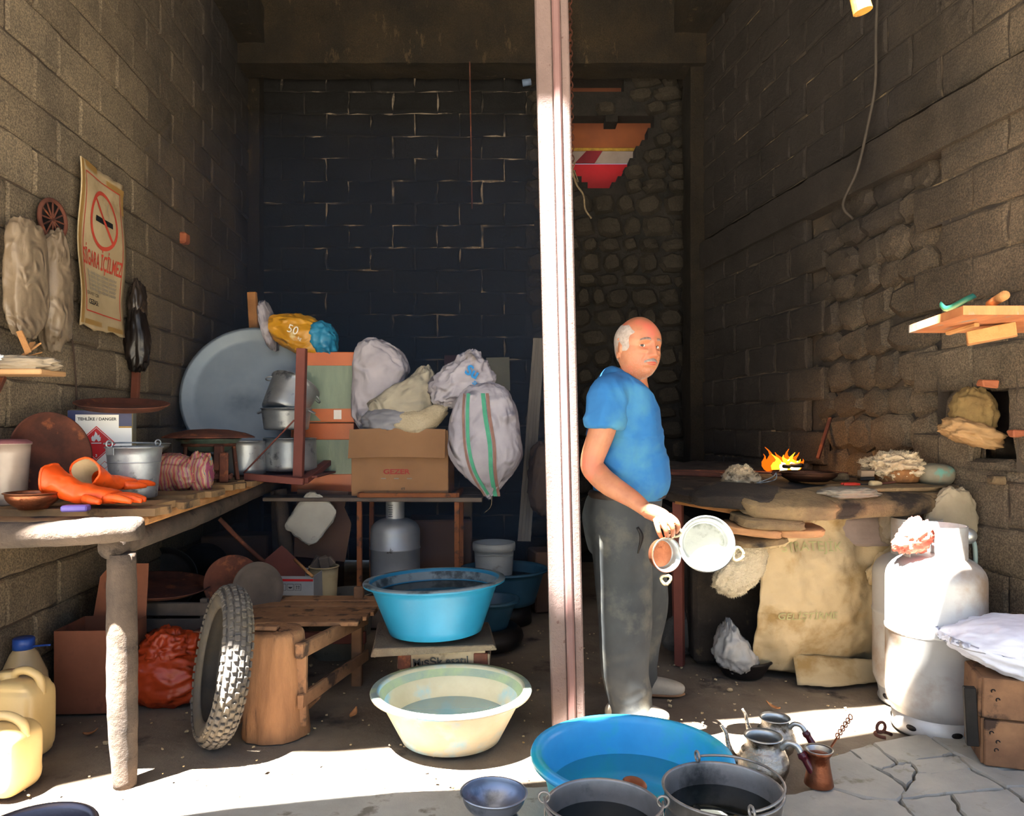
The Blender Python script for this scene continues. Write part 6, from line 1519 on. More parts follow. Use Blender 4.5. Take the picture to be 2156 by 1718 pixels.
# sacks in the niche
nb = W(2045, 885, 3.36)
simp('burlap_roll', g_blob(.075, .07, .085, 81, .12, 3, 40, 26, .9, fold=0.180, ffr=5), mat('burlap', '#6a5430', '#7e663c', s=8, rough=.95, bump=.6, bs=120), 'rolled burlap stuffed in the hole of the right wall', 'burlap', nb + Vector((.03, .03, .04)))
simp('burlap_rag', g_blob(.10, .07, .04, 82, .12, 3, 40, 22, .8, fold=0.240, ffr=5), mat('tan_rag', '#8a6a44', '#9c7a50', s=6, bump=.5), 'frayed tan rag hanging from the hole in the right wall', 'rag', nb + Vector((.0, .0, -.055)), (0, .3, 0))
simp('brick_piece', g_box(.07, .05, .03, bev=.005, jit=.004), MATS['brick_orange'], 'small red brick piece in the joint above the burlap', 'brick', W(2080, 808, 3.28), (0, .1, 0), smooth=False)
simp('brick_piece', g_box(.06, .05, .035, bev=.005, jit=.004), m_slab, 'two-layer tan stone chip in the joint right of the grey-green stone', 'chip', W(2098, 1010, 3.25), smooth=False)
simp('brick_piece', g_box(.05, .05, .03, bev=.005, jit=.004), MATS['brick_orange'], 'small red brick piece in the joint at the far right edge', 'brick', W(2140, 912, 3.17), smooth=False)
# cable on right wall, hanging lamp, chain
def rwpt(px, py, d=.03):
    k = (px - CX) / F; Y = 2.63 / (k + .155); return Vector((RX(Y) - d, Y, H - (py - CY) / F * Y))
o = MB().add(*g_tube([rwpt(1866, -60, .04), rwpt(1860, 60, .04), rwpt(1858, 180, .04), rwpt(1845, 270, .05), rwpt(1835, 360, .08), rwpt(1812, 430, .1), rwpt(1807, 462, .03)], .008, 8, smoothn=6), True).put('wall_cable', mat('sooty_cable', '#2c2620', '#3c342c', s=20, bump=.2))
tag(o, 'thick dusty cable hanging down the right wall', 'cable')
lam = thing('lamp_holder', 'rusty yellow cylindrical lamp holder hanging into the top of the frame', 'lamp', W(1812, 6, 2.6))
MB().add(*g_tube([(-.012, 0, .045), (.008, 0, -.03)], [.028, .032], 20)).put('shade', mat('yellow_enamel', '#b88a40', '#a87a34', s=8, rough=.5, c3='#5a3420', s3=14, t3=.6), lam)
MB().add(*g_tube([(-.012, 0, .04), (-.03, 0, .3), (-.03, 0, 1.2)], .004, 6)).put('cord', m_wire, lam)
ch = thing('rusty_chain', 'long rusty chain hanging from the lintel beside the steel column', 'chain', W(1200, 0, 6.3))
c0, c1 = W(1199, -20, 6.3), W(1204, 345, 6.3)
n = 34; lk = MB().add(*ring((0, 0, 0), .018, .005, 10, 5, (PI / 2, 0, 0)), True).me('link')
lk.materials.append(m_rust)
for i in range(n):
    o = link('link', lk, None, ch, c0.lerp(c1, i / (n - 1)) - ch.location, (0, 0, PI / 2 * (i % 2))); o.scale = (1, 1, 1.6)
simp('frayed_twine', g_tube([W(1203, 345, 6.25), W(1212, 385, 6.2), W(1228, 410, 6.2), W(1232, 440, 6.2), W(1245, 460, 6.2)], .008, 6, smoothn=5), m_string, 'frayed twine dangling from the end of the rusty chain', 'twine', (0, 0, 0))
tw = MB()
for i in range(16):
    a_ = W(1205 + rg.uniform(-6, 8), 350 + rg.uniform(-10, 30), 6.22); tw.add(*g_tube([a_, a_ + Vector((rg.uniform(-.08, .08), 0, rg.uniform(-.12, .03)))], .004, 4))
o = tw.put('twine_tuft', m_string); tag(o, 'tangled tuft of straw twine at the end of the rusty chain', 'twine')
simp('rusty_wire', g_tube([W(989, 130, 6.2), W(991, 260, 6.5), W(994, 440, 6.8)], .006, 6, smoothn=4), m_rust, 'thin rusty wire hanging down in front of the back wall', 'wire', (0, 0, 0))
simp('grey_pipe', g_tube([W(1100, 175, 6.7), W(1118, 172, 6.7)], .03, 10), mat('sky_blue_pipe', '#5c6c84', None), 'short grey-blue pipe end showing under the lintel', 'pipe', (0, 0, 0))

cr = MB(); rg = random.Random(77)
for _ in range(420):
    x_, y_ = rg.uniform(-1.9, 1.5), rg.uniform(2.55, 4.6)
    if x_ < LX(y_) + .05: continue
    k_ = rg.uniform(.002, .006) * (1 if rg.random() < .9 else 1.8)
    v_, f_ = g_box(k_ * 2, k_ * 1.4, k_, (0, 0, 0), k_ * .2, k_ * .25)
    q = Matrix.Translation((x_, y_, .004 + k_ * .4)) @ Euler((rg.uniform(-.3, .3), 0, rg.uniform(0, 6))).to_matrix().to_4x4()
    cr.add([q @ p for p in v_], f_)
o = cr.put('grit', m_canvas); tag(o, 'scattered pale crumbs and wood grit strewn over the shop floor', 'grit'); o['kind'] = 'stuff'
# ---------------------------------------------------------------- the man
man = thing('person', 'balding grey-stubbled man in a blue T-shirt and grey trousers, holding two pans', 'person', (.52, 3.3, 0))
ML = Vector(man.location)
def skin_mat():
    m = mat('skin', '#925c40', '#a36c4c', s=18, rough=.5, bump=.25, bs=120, dist=.001, c3='#b05040', s3=9, t3=.62, w3=.12)
    m.node_tree.nodes['Principled BSDF'].inputs['Subsurface Weight'].default_value = .08
    m.node_tree.nodes['Principled BSDF'].inputs['Subsurface Radius'].default_value = (.02, .008, .004)
    return m
m_skin = skin_mat()
m_shirt = mat('blue_jersey', '#185486', '#1d6096', b2=.6, bs2=5, d2=.04, s=4, rough=.85, bump=.15, bs=200, dist=.001, c3='#3f7484', s3=4, t3=.62, w3=.12)
m_trou = mat('grey_trousers', '#313435', '#3e4142', b2=.6, bs2=5, d2=.04, s=5, rough=.9, bump=.15, bs=200, dist=.001, c3='#5c5a50', s3=6, t3=.62, w3=.1)
m_hair = mat('grey_stubble', '#8a7d74', '#a3968c', s=60, rough=.9, bump=.8, bs=300, dist=.002)
def remeshed(parts, voxel, nm, smooth_it=0, post=None):
    b = MB()
    for p in parts: b.add(*p)
    me = b.me('raw'); o = bpy.data.objects.new('raw', me); col.objects.link(o)
    r = o.modifiers.new('r', 'REMESH'); r.mode = 'VOXEL'; r.voxel_size = voxel; r.use_smooth_shade = True
    if smooth_it:
        s_ = o.modifiers.new('s', 'SMOOTH'); s_.iterations = smooth_it; s_.factor = .5
    bpy.context.view_layer.update()
    dg = bpy.context.evaluated_depsgraph_get()
    out = bpy.data.meshes.new_from_object(o.evaluated_get(dg))
    bpy.data.objects.remove(o); bpy.data.meshes.remove(me)
    if post: post(out)
    out.shade_smooth(); out.name = nm
    return out
HC = W(1343, 733, 3.17); HYAW = math.radians(27); HS = 1.09
HM = Matrix.Translation(HC) @ Matrix.Rotation(HYAW, 4, 'Z') @ Matrix.Rotation(math.radians(3), 4, 'Y') @ Matrix.Scale(HS, 4)
def gs(x, s_): return math.exp(-(x / s_) ** 2)
def sstep(a, b, x):
    t = max(0, min(1, (x - a) / (b - a))); return t * t * (3 - 2 * t)
def head_pt(sx, sy, sz):
    a, b, c = .080, .100, .122
    k = 1.0
    x, y, z = a * sx, b * sy, c * sz
    if sz < 0:
        x *= 1 - .20 * (-sz) ** 2.0
        lw = (abs(sz)) ** 1.5
        if sy > 0: y *= 1 - .55 * lw
        hx = math.sqrt(max(0, 1 - sz * sz))
        # fuller jaw and cheeks
        g_ = .30 * (-sz) ** 1.5
        if sy < .3: x *= 1 + g_; y = y * (1 + g_ * (1.1 if sy < 0 else 0)) 
    else:
        x *= 1 + .12 * math.sin(PI * sz); y *= 1 + .08 * math.sin(PI * sz); z *= 1 - .02 * sz
    if sy < 0:
        f = sstep(0, .55, -sy)
        y0 = y
        d = 0
        # flatten the face plane
        y = y * (1 - .08 * f)
        nb = sstep(.020, -.036, z) * (1 - sstep(-.037, -.050, z))
        d += .027 * nb * gs(x, .0105 + .004 * nb) + .007 * gs(x, .008) * gs(z - .008, .016)
        d += .010 * (gs(abs(x) - .0135, .0065)) * gs(z + .037, .0085)
        d -= .0035 * gs(abs(x) - .0075, .004) * gs(z + .0465, .003)
        d -= .011 * gs(abs(x) - .032, .018) * gs(z - .001, .0125)
        d += .006 * gs(abs(x) - .028, .022) * gs(z - .021, .0075) + .002 * gs(x, .03) * gs(z - .03, .012)
        d += .004 * gs(abs(x) - .045, .020) * gs(z + .03, .022)
        d += .0055 * gs(abs(x) - .033, .012) * gs(z + .017, .006) - .003 * gs(abs(x) - .033, .014) * gs(z + .028, .004)
        d -= .0075 * gs(abs(x) - .030 - .25 * (-.045 - z), .005) * gs(z + .052, .016)
        d += .009 * gs(x, .030) * gs(z + .064, .018)
        d += .0045 * gs(x, .022) * gs(z + .0605, .0042) + .0055 * gs(x, .019) * gs(z + .0725, .0048)
        d -= .0065 * gs(x, .024) * gs(z + .0662, .0022)
        d -= .0045 * gs(x, .024) * gs(z + .082, .005)
        d += .011 * gs(x, .026) * gs(z + .098, .013)
        y -= d * f
    return Vector((x, y, z))
def head_geo(n=150, m=120):
    V, Fc = [], []
    for j in range(m + 1):
        ph = -PI / 2 + PI * j / m
        for i in range(n):
            th = 2 * PI * i / n; V.append(head_pt(math.cos(ph) * math.cos(th), math.cos(ph) * math.sin(th), math.sin(ph)))
    for j in range(m):
        for i in range(n): Fc.append((j * n + i, j * n + (i + 1) % n, (j + 1) * n + (i + 1) % n, (j + 1) * n + i))
    return V, Fc
hv, hf = head_geo()
def face_y(x, z):
    """front surface of the head at (x, z), by bisection on the parametrisation"""
    sz = max(-.98, min(.98, z / .122)); best = None
    lo, hi = -PI + .02, 0
    c = math.sqrt(1 - sz * sz)
    a_, b_ = -PI / 2 - 1.35, -PI / 2 + 1.35
    for _ in range(30):
        mid = (a_ + b_) / 2; p = head_pt(c * math.cos(mid), c * math.sin(mid), sz)
        if p.x < x: a_ = mid
        else: b_ = mid
    return p.y
def ear(s):
    out = []
    M = Matrix.Translation((s * .083, .012, -.008)) @ Matrix.Rotation(s * .42, 4, 'Z') @ Matrix.Rotation(-.12 * s, 4, 'X')
    pts = []
    for t in [i / 16 for i in range(17)]:
        a_ = -2.3 + 4.2 * t; pts.append(Vector((0, .002 + .017 * math.cos(a_) * 1.0, .004 + .031 * math.sin(a_))))
    v_, f_ = g_tube(pts, [.0045] * 17, 8); out.append(([M @ p for p in v_], f_))
    v_, f_ = g_blob(.004, .016, .028, 3, 0, 1, 18, 14); out.append(([M @ (p + Vector((-.003 * s, .001, .003))) for p in v_], f_))
    v_, f_ = g_blob(.006, .009, .010, 3, 0, 1, 14, 10); out.append(([M @ (p + Vector((0, -.006, -.029))) for p in v_], f_))
    v_, f_ = g_blob(.010, .012, .020, 3, 0, 1, 14, 10); out.append(([M @ (p + Vector((-.009 * s, -.010, 0))) for p in v_], f_))
    return out
def tr(g, M): return [M @ Vector(p) for p in g[0]], g[1]
parts = [tr((hv, hf), HM)] + [tr(e_, HM) for s in (-1, 1) for e_ in ear(s)]
# neck, torso core, arms, legs
parts.append(g_tube([W(1326, 772, 3.22), W(1330, 800, 3.22), W(1322, 835, 3.25)], [(.062, .064), (.064, .066), (.085, .10)], 24, smoothn=6))
parts.append(g_tube([W(1317, 845, 3.26), W(1314, 875, 3.27), W(1318, 940, 3.27), W(1322, 1010, 3.28), W(1316, 1060, 3.3)], [(.08, .10), (.11, .15), (.12, .15), (.13, .15), (.11, .14)], 28, smoothn=5, up=(1, 0, 0)))
SH, EL, WR = W(1277, 842, 3.09), W(1243, 980, 3.10), W(1362, 1075, 2.965)
parts.append(g_tube([SH + Vector((.04, .06, -.0)), SH, SH.lerp(EL, .45) + Vector((.012, 0, 0)), EL + Vector((.006, 0, .015)), EL + Vector((.03, -.01, -.035)), EL.lerp(WR, .4) + Vector((-.006, 0, -.01)), EL.lerp(WR, .75), WR],
             [.07, .064, .056, .047, .048, .046, .036, (.025, .034)], 24, smoothn=6))
SH2, EL2, WR2 = W(1318, 845, 3.48), W(1306, 985, 3.55), W(1330, 1085, 3.56)
parts.append(g_tube([SH2 + Vector((-.03, -.08, 0)), SH2, SH2.lerp(EL2, .5), EL2, EL2.lerp(WR2, .5), WR2], [.06, .062, .05, .044, .038, .028], 20, smoothn=5))
# right hand: palm and five fingers hanging onto the pan handles (points taken in the plane of the hand)
def hp(px, py, Y): return W(px, py, Y)
parts.append(g_tube([WR, hp(1380, 1082, 2.93), hp(1396, 1090, 2.905), hp(1404, 1098, 2.90)], [(.028, .032), (.025, .038), (.023, .041), (.017, .036)], 20, smoothn=5, up=(.6, -.3, -.7)))
def finger(pts, r): parts.append(g_tube(pts, r, 14, smoothn=5))
finger([hp(1380, 1092, 2.90), hp(1384, 1108, 2.885), hp(1388, 1122, 2.885), hp(1394, 1134, 2.90)], [.0105, .0100, .0092, .0068])
finger([hp(1391, 1090, 2.885), hp(1398, 1106, 2.870), hp(1403, 1121, 2.872), hp(1406, 1134, 2.885)], [.0112, .0108, .0098, .0072])
finger([hp(1402, 1088, 2.88), hp(1412, 1102, 2.862), hp(1417, 1117, 2.865), hp(1415, 1129, 2.885)], [.0115, .0112, .0100, .0074])
finger([hp(1408, 1085, 2.89), hp(1422, 1096, 2.872), hp(1428, 1110, 2.875), hp(1423, 1122, 2.89)], [.0112, .0108, .0098, .0074])
finger([hp(1383, 1093, 2.955), hp(1398, 1108, 2.975), hp(1411, 1117, 2.960), hp(1419, 1122, 2.930)], [.0150, .0135, .0115, .0085])
# left hand hanging relaxed behind
parts.append(g_tube([WR2, WR2 + Vector((.03, -.01, -.04)), WR2 + Vector((.05, -.015, -.08))], [(.026, .03), (.022, .038), (.016, .034)], 16, smoothn=4))
for k in range(4):
    o_ = Vector((.05, -.015 - .0 , -.08)) + Vector((0, -.028 + .019 * k, 0)); parts.append(g_tube([WR2 + o_ + Vector((-.006, 0, .01)), WR2 + o_ + Vector((.01, 0, -.03)), WR2 + o_ + Vector((.006, 0, -.06 + .005 * abs(k - 1))), WR2 + o_ + Vector((-.006, 0, -.078 + .006 * abs(k - 1)))], [.010, .009, .008, .006], 10, smoothn=3))
parts.append(g_tube([WR2 + Vector((.03, -.035, -.03)), WR2 + Vector((.05, -.06, -.06)), WR2 + Vector((.05, -.062, -.09))], [.012, .010, .007], 10, smoothn=3))
NL = [W(1302, 1055, 3.24), W(1312, 1180, 3.22), W(1318, 1290, 3.21), W(1320, 1400, 3.22), W(1326, 1500, 3.22)]
FL_ = [W(1325, 1055, 3.42), W(1338, 1180, 3.46), W(1345, 1270, 3.49), W(1345, 1380, 3.53), W(1350, 1445, 3.56)]
parts.append(g_tube(NL, [.085, .07, .055, .048, .035], 18, smoothn=4)); parts.append(g_tube(FL_, [.085, .07, .055, .048, .035], 18, smoothn=4))
body_me = remeshed(parts, .0028, 'body')
body_me.transform(Matrix.Translation(-ML))
body = link('body', body_me, m_skin, man)
HL = Matrix.Translation(-ML) @ HM
# lips, eyes, lids, brows, moustache, hair
def patch(nm, fn, nu, nv, m, lift, parent=body):
    def f(u, v):
        x, z, l_ = fn(u, v); return HL @ Vector((x, face_y(x, z) - lift * l_, z))
    o = MB().add(*g_grid(f, nu, nv), True).put(nm, m, parent); return o
def bell(u): return math.sin(PI * max(0, min(1, u))) ** .6
m_brow = mat('grey_brown_hair', '#5c4840', '#7a685e', s=90, rough=.9, bump=.8, bs=300, dist=.002)
for s in (-1, 1):
    patch('eyebrow', lambda u, v: (s * (.014 + .036 * u), .0235 + .004 * math.sin(u * PI) - .004 * u + (v - .5) * .0115 * (1 - .45 * u), .4 + bell(u) * bell(v)), 14, 5, m_brow, .0026)
m_must = mat('grey_moustache', '#6e625a', '#8c8078', s=90, rough=.95, bump=1.0, bs=320, dist=.002, c3='#5c4a42', s3=120, t3=.6)
patch('moustache', lambda u, v: ((u - .5) * .060, -.0525 + (v - .5) * (.013 * (1 - .35 * abs(u - .5) * 2)) - .009 * (abs(u - .5) * 2) ** 2, .2 + bell(u) * bell(v)), 30, 8, m_must, .0036)
m_lip = mat('lips', '#a04238', None, rough=.45, bump=.1)
patch('lips', lambda u, v: ((u - .5) * .046, -.0665 + (v - .45) * .0125 * bell(u), bell(u) * .5 + .3), 20, 8, m_lip, .0012)
m_beard = mat('white_stubble', '#a8857a', '#c0a49c', s=200, rough=.9, bump=.6, bs=400, dist=.001, alpha=None)
m_eyew = mat('eye_white', '#c8bcb4', None, rough=.15, bump=0); m_iris = mat('iris', '#2a2420', None, rough=.1, bump=0)
for s in (-1, 1):
    c = Vector((s * .0315, face_y(s * .0315, 0.0) + .0070, 0.0))
    v_, f_ = g_blob(.0122, .0122, .0122, 0, 0, 1, 28, 20)
    e_ = MB().add([HL @ (p + c) for p in v_], f_, True).put('eyeball', m_eyew, body)
    d_ = Vector((-.50, -.85, .03)).normalized()
    q = d_.to_track_quat('Z', 'Y').to_matrix().to_4x4()
    v_, f_ = g_lathe([(.0001, .0130), (.0060, .0114), (.0066, .0102)], 20, True)
    MB().add([HL @ (c + (q @ Vector(p))) for p in v_], f_, True).put('iris', m_iris, e_)
    for (r0_, r1_, nm) in ((.30, 1.45, 'upper_eyelid'), (-1.3, -.38, 'lower_eyelid')):
        V, Fc = [], []; n_u, n_v = 18, 6; R = .0134
        for j in range(n_v + 1):
            for i in range(n_u + 1):
                az = -1.35 + 2.7 * i / n_u; k_ = math.cos(az) ** .5 if math.cos(az) > 0 else 0
                edge_ = r0_ * k_ if nm == 'upper_eyelid' else r1_ * k_
                other = r1_ if nm == 'upper_eyelid' else r0_
                el = edge_ + (other - edge_) * j / n_v
                V.append(HL @ (c + Vector((R * math.sin(az) * math.cos(el), -R * math.cos(az) * math.cos(el), R * math.sin(el)))))
        for j in range(n_v):
            for i in range(n_u): Fc.append((j * (n_u + 1) + i, j * (n_u + 1) + i + 1, (j + 1) * (n_u + 1) + i + 1, (j + 1) * (n_u + 1) + i))
        MB().add(V, Fc, True).put(nm, m_skin, body)
# hair: close-cropped shell over back and sides, thin on top
def hair_fn(u, v):
    az = 1.0 + (2 * PI - 2.0) * u - (.28 * sstep(.4, 1, v) * (1 - 2 * u)); m_ = min(az, 2 * PI - az)
    lo_ = -.022 - .036 * sstep(1.75, 1.95, m_) + .018 * (1 - sstep(1.0, 1.25, m_)); hi_ = .052 + .030 * sstep(.8, 1.3, m_) + .020 * sstep(1.5, 2.6, m_)
    z = lo_ + (hi_ - lo_) * v + .0015 * math.sin(az * 90) * (1 if v in (0, 1) else 0)
    sz = max(-.95, min(.95, z / .120)); c_ = math.sqrt(1 - sz * sz); th = -PI / 2 + az
    p = head_pt(c_ * math.cos(th), c_ * math.sin(th), sz)
    n_ = Vector((p.x / .08, p.y / .1, p.z / .122)).normalized(); ed = min(u, 1 - u, v, 1 - v)
    return HL @ (p + n_ * (-.001 + .003 * min(1, ed * 14)))
MB().add(*g_grid(hair_fn, 110, 24), True).put('cropped_hair', m_hair, body)
# stubble on jaw and cheeks, as many short hairs
bst = MB(); rg = random.Random(4)
for _ in range(9000):
    f_ = rg.choice(hf); a_ = rg.random(); p = hv[f_[0]].lerp(hv[f_[2]], a_) + (hv[f_[1]] - hv[f_[0]]) * rg.random() * .5
    az = math.atan2(abs(p.x), -p.y)
    if p.z < -.022 - .02 * (az < .5) and az < 1.65 and p.z > -.121 and not (abs(p.x) < .028 and -.08 < p.z < -.035) and not (p.z > -.05 and az < .75):
        nn = Vector((p.x / .08, p.y / .1, p.z / .16)).normalized(); t_ = Vector((rg.uniform(-1, 1), rg.uniform(-1, 1), rg.uniform(-1, 0))).normalized()
        s_ = nn.cross(t_).normalized() * .0003; bst.add([HL @ (p - s_), HL @ (p + s_), HL @ (p + nn * .0016 + t_ * .0016)], [(0, 1, 2)])
o = bst.put('beard_stubble', mat('stubble_hair', '#a89c94', None, rough=.8, bump=0), body); o['kind'] = 'stuff'
# T-shirt
def ellring(px, py, Y, rx, ry): return (px, py, Y, rx, ry)
RT = [  # y, left, right, Y, ry
    (797, 1289, 1366, 3.22, .085, .68), (803, 1274, 1370, 3.23, .13, .55), (814, 1260, 1373, 3.25, .175, .36), (832, 1247, 1377, 3.26, .19, .18), (862, 1241, 1385, 3.27, .195), (900, 1238, 1392, 3.27, .185),
    (945, 1240, 1398, 3.27, .18), (985, 1243, 1405, 3.27, .18), (1015, 1246, 1408, 3.27, .18), (1036, 1250, 1402, 3.28, .175), (1050, 1262, 1390, 3.28, .16)]
def rings_geo(R, n=56):
    V, Fc = [], []
    R = [tuple(q) + (0,) * (6 - len(q)) for q in R]
    D = []
    for i in range(len(R) - 1):
        for q in range(6):
            t = q / 6; P0 = R[max(0, i - 1)]; P1, P2 = R[i], R[i + 1]; P3 = R[min(len(R) - 1, i + 2)]
            D.append([.5 * (2 * b_ + (c_ - a_) * t + (2 * a_ - 5 * b_ + 4 * c_ - d_) * t * t + (3 * b_ - a_ - 3 * c_ + d_) * t ** 3) for a_, b_, c_, d_ in zip(P0, P1, P2, P3)])
    D.append(list(R[-1]))
    for (y_, l_, r_, Y, ry, tl_) in D:
        c = W((l_ + r_) / 2, y_, Y); rx = S((r_ - l_) / 2, Y)
        for k in range(n):
            a_ = 2 * PI * k / n; V.append(c + Vector((rx * math.cos(a_), ry * math.sin(a_), -tl_ * rx * math.cos(a_))))
    for i in range(len(D) - 1):
        for k in range(n): Fc.append((i * n + k, i * n + (k + 1) % n, (i + 1) * n + (k + 1) % n, (i + 1) * n + k))
    Fc.append(tuple(range(n))); Fc.append(tuple((len(D) - 1) * n + k for k in range(n))[::-1])
    return V, [tuple(f[::-1]) for f in Fc]
shp_ = [rings_geo(RT)]
sl1 = W(1273, 898, 3.085)
shp_.append(g_tube([W(1312, 815, 3.2), W(1290, 828, 3.13), SH + Vector((.0, .0, .0)), SH.lerp(sl1, .5), sl1], [.075, .08, .079, .074, .072], 28, smoothn=6))
shp_.append(g_tube([W(1312, 825, 3.33), SH2 + Vector((0, 0, .01)), SH2.lerp(EL2, .45)], [.075, .078, .072], 24, smoothn=6))
def shirt_folds(me):
    NN = [v.normal.copy() for v in me.vertices]; out = []
    for v, n_ in zip(me.vertices, NN):
        p = v.co.copy()
        # tension folds from armpit towards the belly, finer creases at the sleeve
        d = .005 * fbm(p * 1.0, 6) + .009 * ridge(Vector((p.x * 1.2 + p.z * 2.4, p.y, p.z * 5.5 - p.x * 4.5)) * .9, 1.6, 2) * sstep(1.4, 1.25, p.z) * sstep(.98, 1.1, p.z)
        if p.z > 1.2 and p.y < 3.13: d += .005 * ridge(Vector((p.x * 9, p.z * 5, 0)), 1.2, 2)
        out += (p + n_ * d)[:]
    me.vertices.foreach_set('co', out); me.update()
sh_me = remeshed(shp_, .005, 'shirt', 6, shirt_folds); sh_me.transform(Matrix.Translation(-ML))
shirt = link('t_shirt', sh_me, m_shirt, man)
MB().add(*ring(W(1327, 797, 3.22) - ML, .083, .006, 48, 8, (.05, .60, 0)), True).put('collar', m_shirt, shirt)
dS = (sl1 - SH).normalized(); qq = dS.to_track_quat('Z', 'Y').to_euler()
MB().add(*ring(sl1 - ML + dS * .000, .0715, .0035, 44, 8, tuple(qq)), True).put('sleeve_hem', m_shirt, shirt)
# trousers
tp = []
RH = [(1038, 1244, 1394, 3.28, .155), (1060, 1234, 1392, 3.3, .165), (1090, 1230, 1388, 3.31, .175), (1130, 1234, 1386, 3.32, .175), (1160, 1242, 1388, 3.33, .165)]
tp.append(rings_geo(RH))
def legpts(L, R): 
    return g_tube([W(*p) for p in L], R, 30, smoothn=7)
tp.append(legpts([(1305, 1120, 3.25), (1311, 1190, 3.24), (1316, 1290, 3.22), (1316, 1360, 3.22), (1319, 1430, 3.22), (1327, 1480, 3.22), (1333, 1512, 3.21)], [(.105, .125), (.112, .12), (.108, .11), (.095, .10), (.082, .09), (.078, .085), (.082, .088)]))
tp.append(legpts([(1326, 1120, 3.42), (1342, 1190, 3.44), (1352, 1270, 3.46), (1343, 1340, 3.50), (1338, 1400, 3.53), (1342, 1440, 3.55)], [(.11, .12), (.105, .12), (.095, .11), (.085, .095), (.075, .085), (.07, .08)]))
def tr_folds(me):
    NN = [v.normal.copy() for v in me.vertices]; out = []
    for v, n_ in zip(me.vertices, NN):
        p = v.co.copy(); d = .004 * fbm(p, 5) + .006 * ridge(Vector((p.x * 4 + p.z * .6, p.y * 4, p.z * .9)), 1.2, 2)
        d += .007 * ridge(Vector((p.x * 3 + p.z * 2.0, p.y * 2, p.z * 4.0)), 1.3, 1) * sstep(.42, .1, p.z)
        out += (p + n_ * d)[:]
    me.vertices.foreach_set('co', out); me.update()
tr_me = remeshed(tp, .007, 'trousers', 8, tr_folds); tr_me.transform(Matrix.Translation(-ML))
trou = link('trousers', tr_me, m_trou, man)
MB().add(*ring(W(1320, 1040, 3.28) - ML, .150, .018, 48, 8), True).put('belt', mat('brown_belt', '#2c201a', None, rough=.6), trou, None, None, (1, 1, 1))
pk = [W(1342, 1110, 3.105), W(1351, 1130, 3.10), W(1343, 1165, 3.105)]
MB().add(*g_tube([p - ML for p in pk], [.006, .009, .003], 8, smoothn=4), True).put('pocket_opening', m_black, trou)
# shoes
m_shoe = mat('tan_shoe', '#8a8070', '#9c9282', s=8, rough=.8, bump=.3)
def shoe(x, y, rz):
    s_ = MB().add(*g_blob(.135, .048, .045, 3, .01, 2, 36, 22, .8, shape=lambda q, p: (q.x, q.y * (1 + .1 * p.x), q.z * (1 - .35 * p.x) if q.z > 0 else q.z), flatb=.5), True).put('shoe', m_shoe, man, Vector((x, y, .035)) - ML, (0, 0, rz))
    MB().add(*g_blob(.137, .050, .012, 3, .0, 2, 36, 8, .8), True).put('sole', m_bench, s_, (0, 0, -.026)); return s_
shoe(.525, 3.20, -.25); shoe(.665, 3.53, -.15)

# ---------------------------------------------------------------- the two pans in his hand
def held_pan(name, label, centre, nrm_, R, r_in, depth, m_out, m_in, handle_angs, lipw, roll=0):
    t = thing(name, label, 'pan', centre)
    q = Vector(nrm_).normalized().to_track_quat('Z', 'Y') ; t.rotation_mode = 'QUATERNION'; t.rotation_quaternion = q
    P = [(.0001, -depth), (r_in * .9, -depth), (r_in + .004, -depth + .008), (R - lipw + .001, -.004), (R, -.003), (R + .001, .001), (R - lipw * .3, .002)]
    MB().add(*g_lathe(P, 56, True), True).put('shell', m_out, t)
    P = [(R - lipw * .3, .0022), (R - lipw - .002, -.002), (r_in + .001, -depth + .010), (r_in * .92, -depth + .004)]
    MB().add(*g_lathe(P, 56, True), True).put('inner_wall', m_tin, t)
    MB().add(*g_lathe([(r_in * .94, -depth + .0045), (.0001, -depth + .003)], 56), True).put('inner_floor', m_in, t)
    return t
bp_c = W(1488, 1145, 2.89)
bpan = held_pan('tinned_pan', 'large bright tinned pan held up open towards the camera in his right hand', bp_c, (-.06, -1, .12), S(59, 2.89), S(46, 2.89), .05, m_tin, mat('dull_tin_floor', '#8f928a', '#a3a69c', s=6, rough=.45, metal=.5, bump=.3, bs=30, c3='#6c7068', s3=7, t3=.62), (), .012)
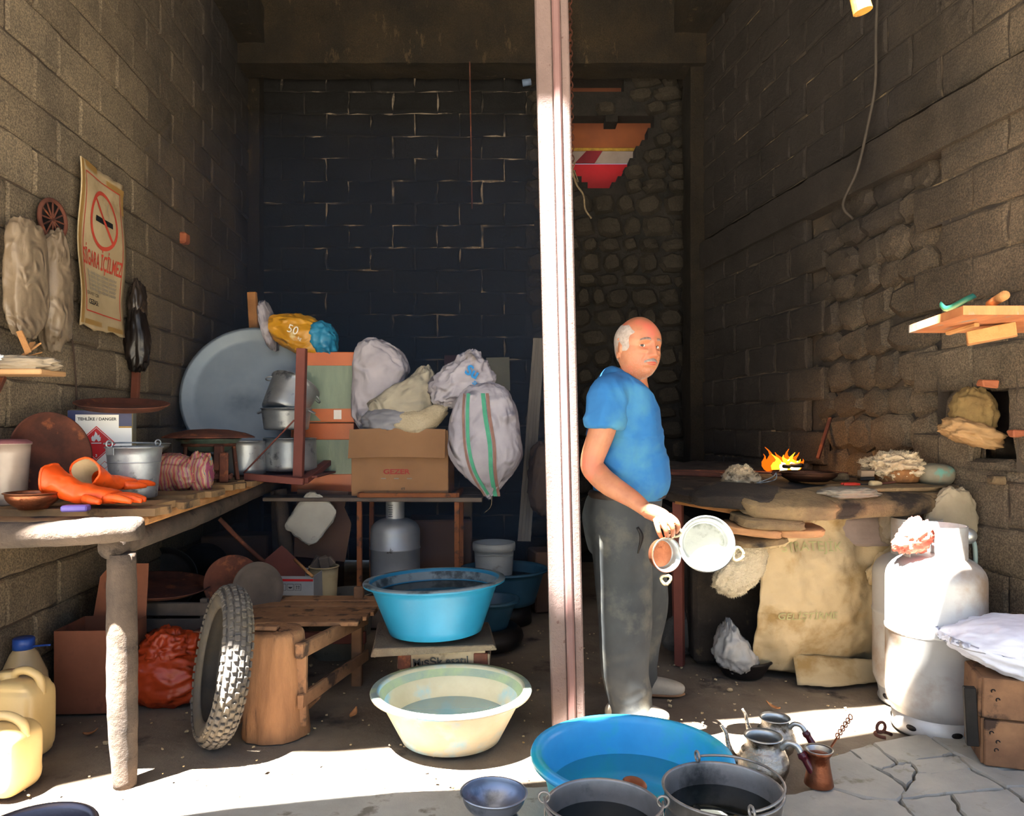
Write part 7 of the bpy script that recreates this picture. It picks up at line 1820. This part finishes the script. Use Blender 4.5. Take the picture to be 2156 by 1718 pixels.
def ring_handle(pan, wpos, r1, r2, rot, m, flat=1.0):
    M_ = MB(); n = 22; pts = []
    for i in range(n):
        a_ = 2 * PI * i / (n - 1); k = 1 + .10 * math.cos(a_ * 3); pts.append(Vector((r1 * k * math.cos(a_), 0, r1 * k * flat * math.sin(a_))))
    M_.add(*g_tube(pts, [r2 * (1.0 + .35 * abs(math.sin(i * 1.6))) for i in range(n)], 8), True)
    o = M_.put('handle', m, pan); bpy.context.view_layer.update()
    pan_m = Matrix.Translation(pan.location) @ pan.rotation_quaternion.to_matrix().to_4x4()
    o.matrix_local = pan_m.inverted() @ Matrix.Translation(wpos) @ Euler(rot).to_matrix().to_4x4()
m_brass = mat('pale_brass', '#b8aa88', '#c8bb9a', s=12, rough=.35, metal=.7, bump=.2)
ring_handle(bpan, W(1554, 1167, 2.885), .019, .0048, (0, 0.2, 0), m_brass, 1.3)
ring_handle(bpan, W(1424, 1120, 2.895), .016, .0045, (0, 0.2, 0), m_brass, 1.2)
cpn = held_pan('copper_saucepan', 'small hammered copper pan hanging from his fingers, left of the tinned pan', W(1404, 1168, 2.87), (.42, -1, .05), S(37, 2.87), S(30, 2.87), .045, m_copper, m_copper, (), .006)
ring_handle(cpn, W(1402, 1220, 2.87), .0165, .005, (0, PI / 2, 0), m_brass, 1.1)
ring_handle(cpn, W(1410, 1126, 2.885), .014, .0045, (0, PI / 2, 0), m_brass, 1.1)

# ---------------------------------------------------------------- thin blue smoke hanging in the shop
hzm = bpy.data.materials.new('thin_smoke'); hzm.use_nodes = True
n, l = hzm.node_tree.nodes, hzm.node_tree.links; n.clear()
o = n.new('ShaderNodeOutputMaterial'); vs_ = n.new('ShaderNodeVolumeScatter'); vs_.inputs['Color'].default_value = (.5, .7, 1.0, 1); vs_.inputs['Density'].default_value = .15; vs_.inputs['Anisotropy'].default_value = .2
l.new(vs_.outputs[0], o.inputs['Volume'])
smk = MB().add(*g_box(2.6, 2.6, 2.7, (-.93, 5.45, 1.75), .3)).put('smoke', hzm)
tag(smk, 'thin bluish smoke haze hanging over the pots in the left half of the shop', 'smoke'); smk['kind'] = 'stuff'
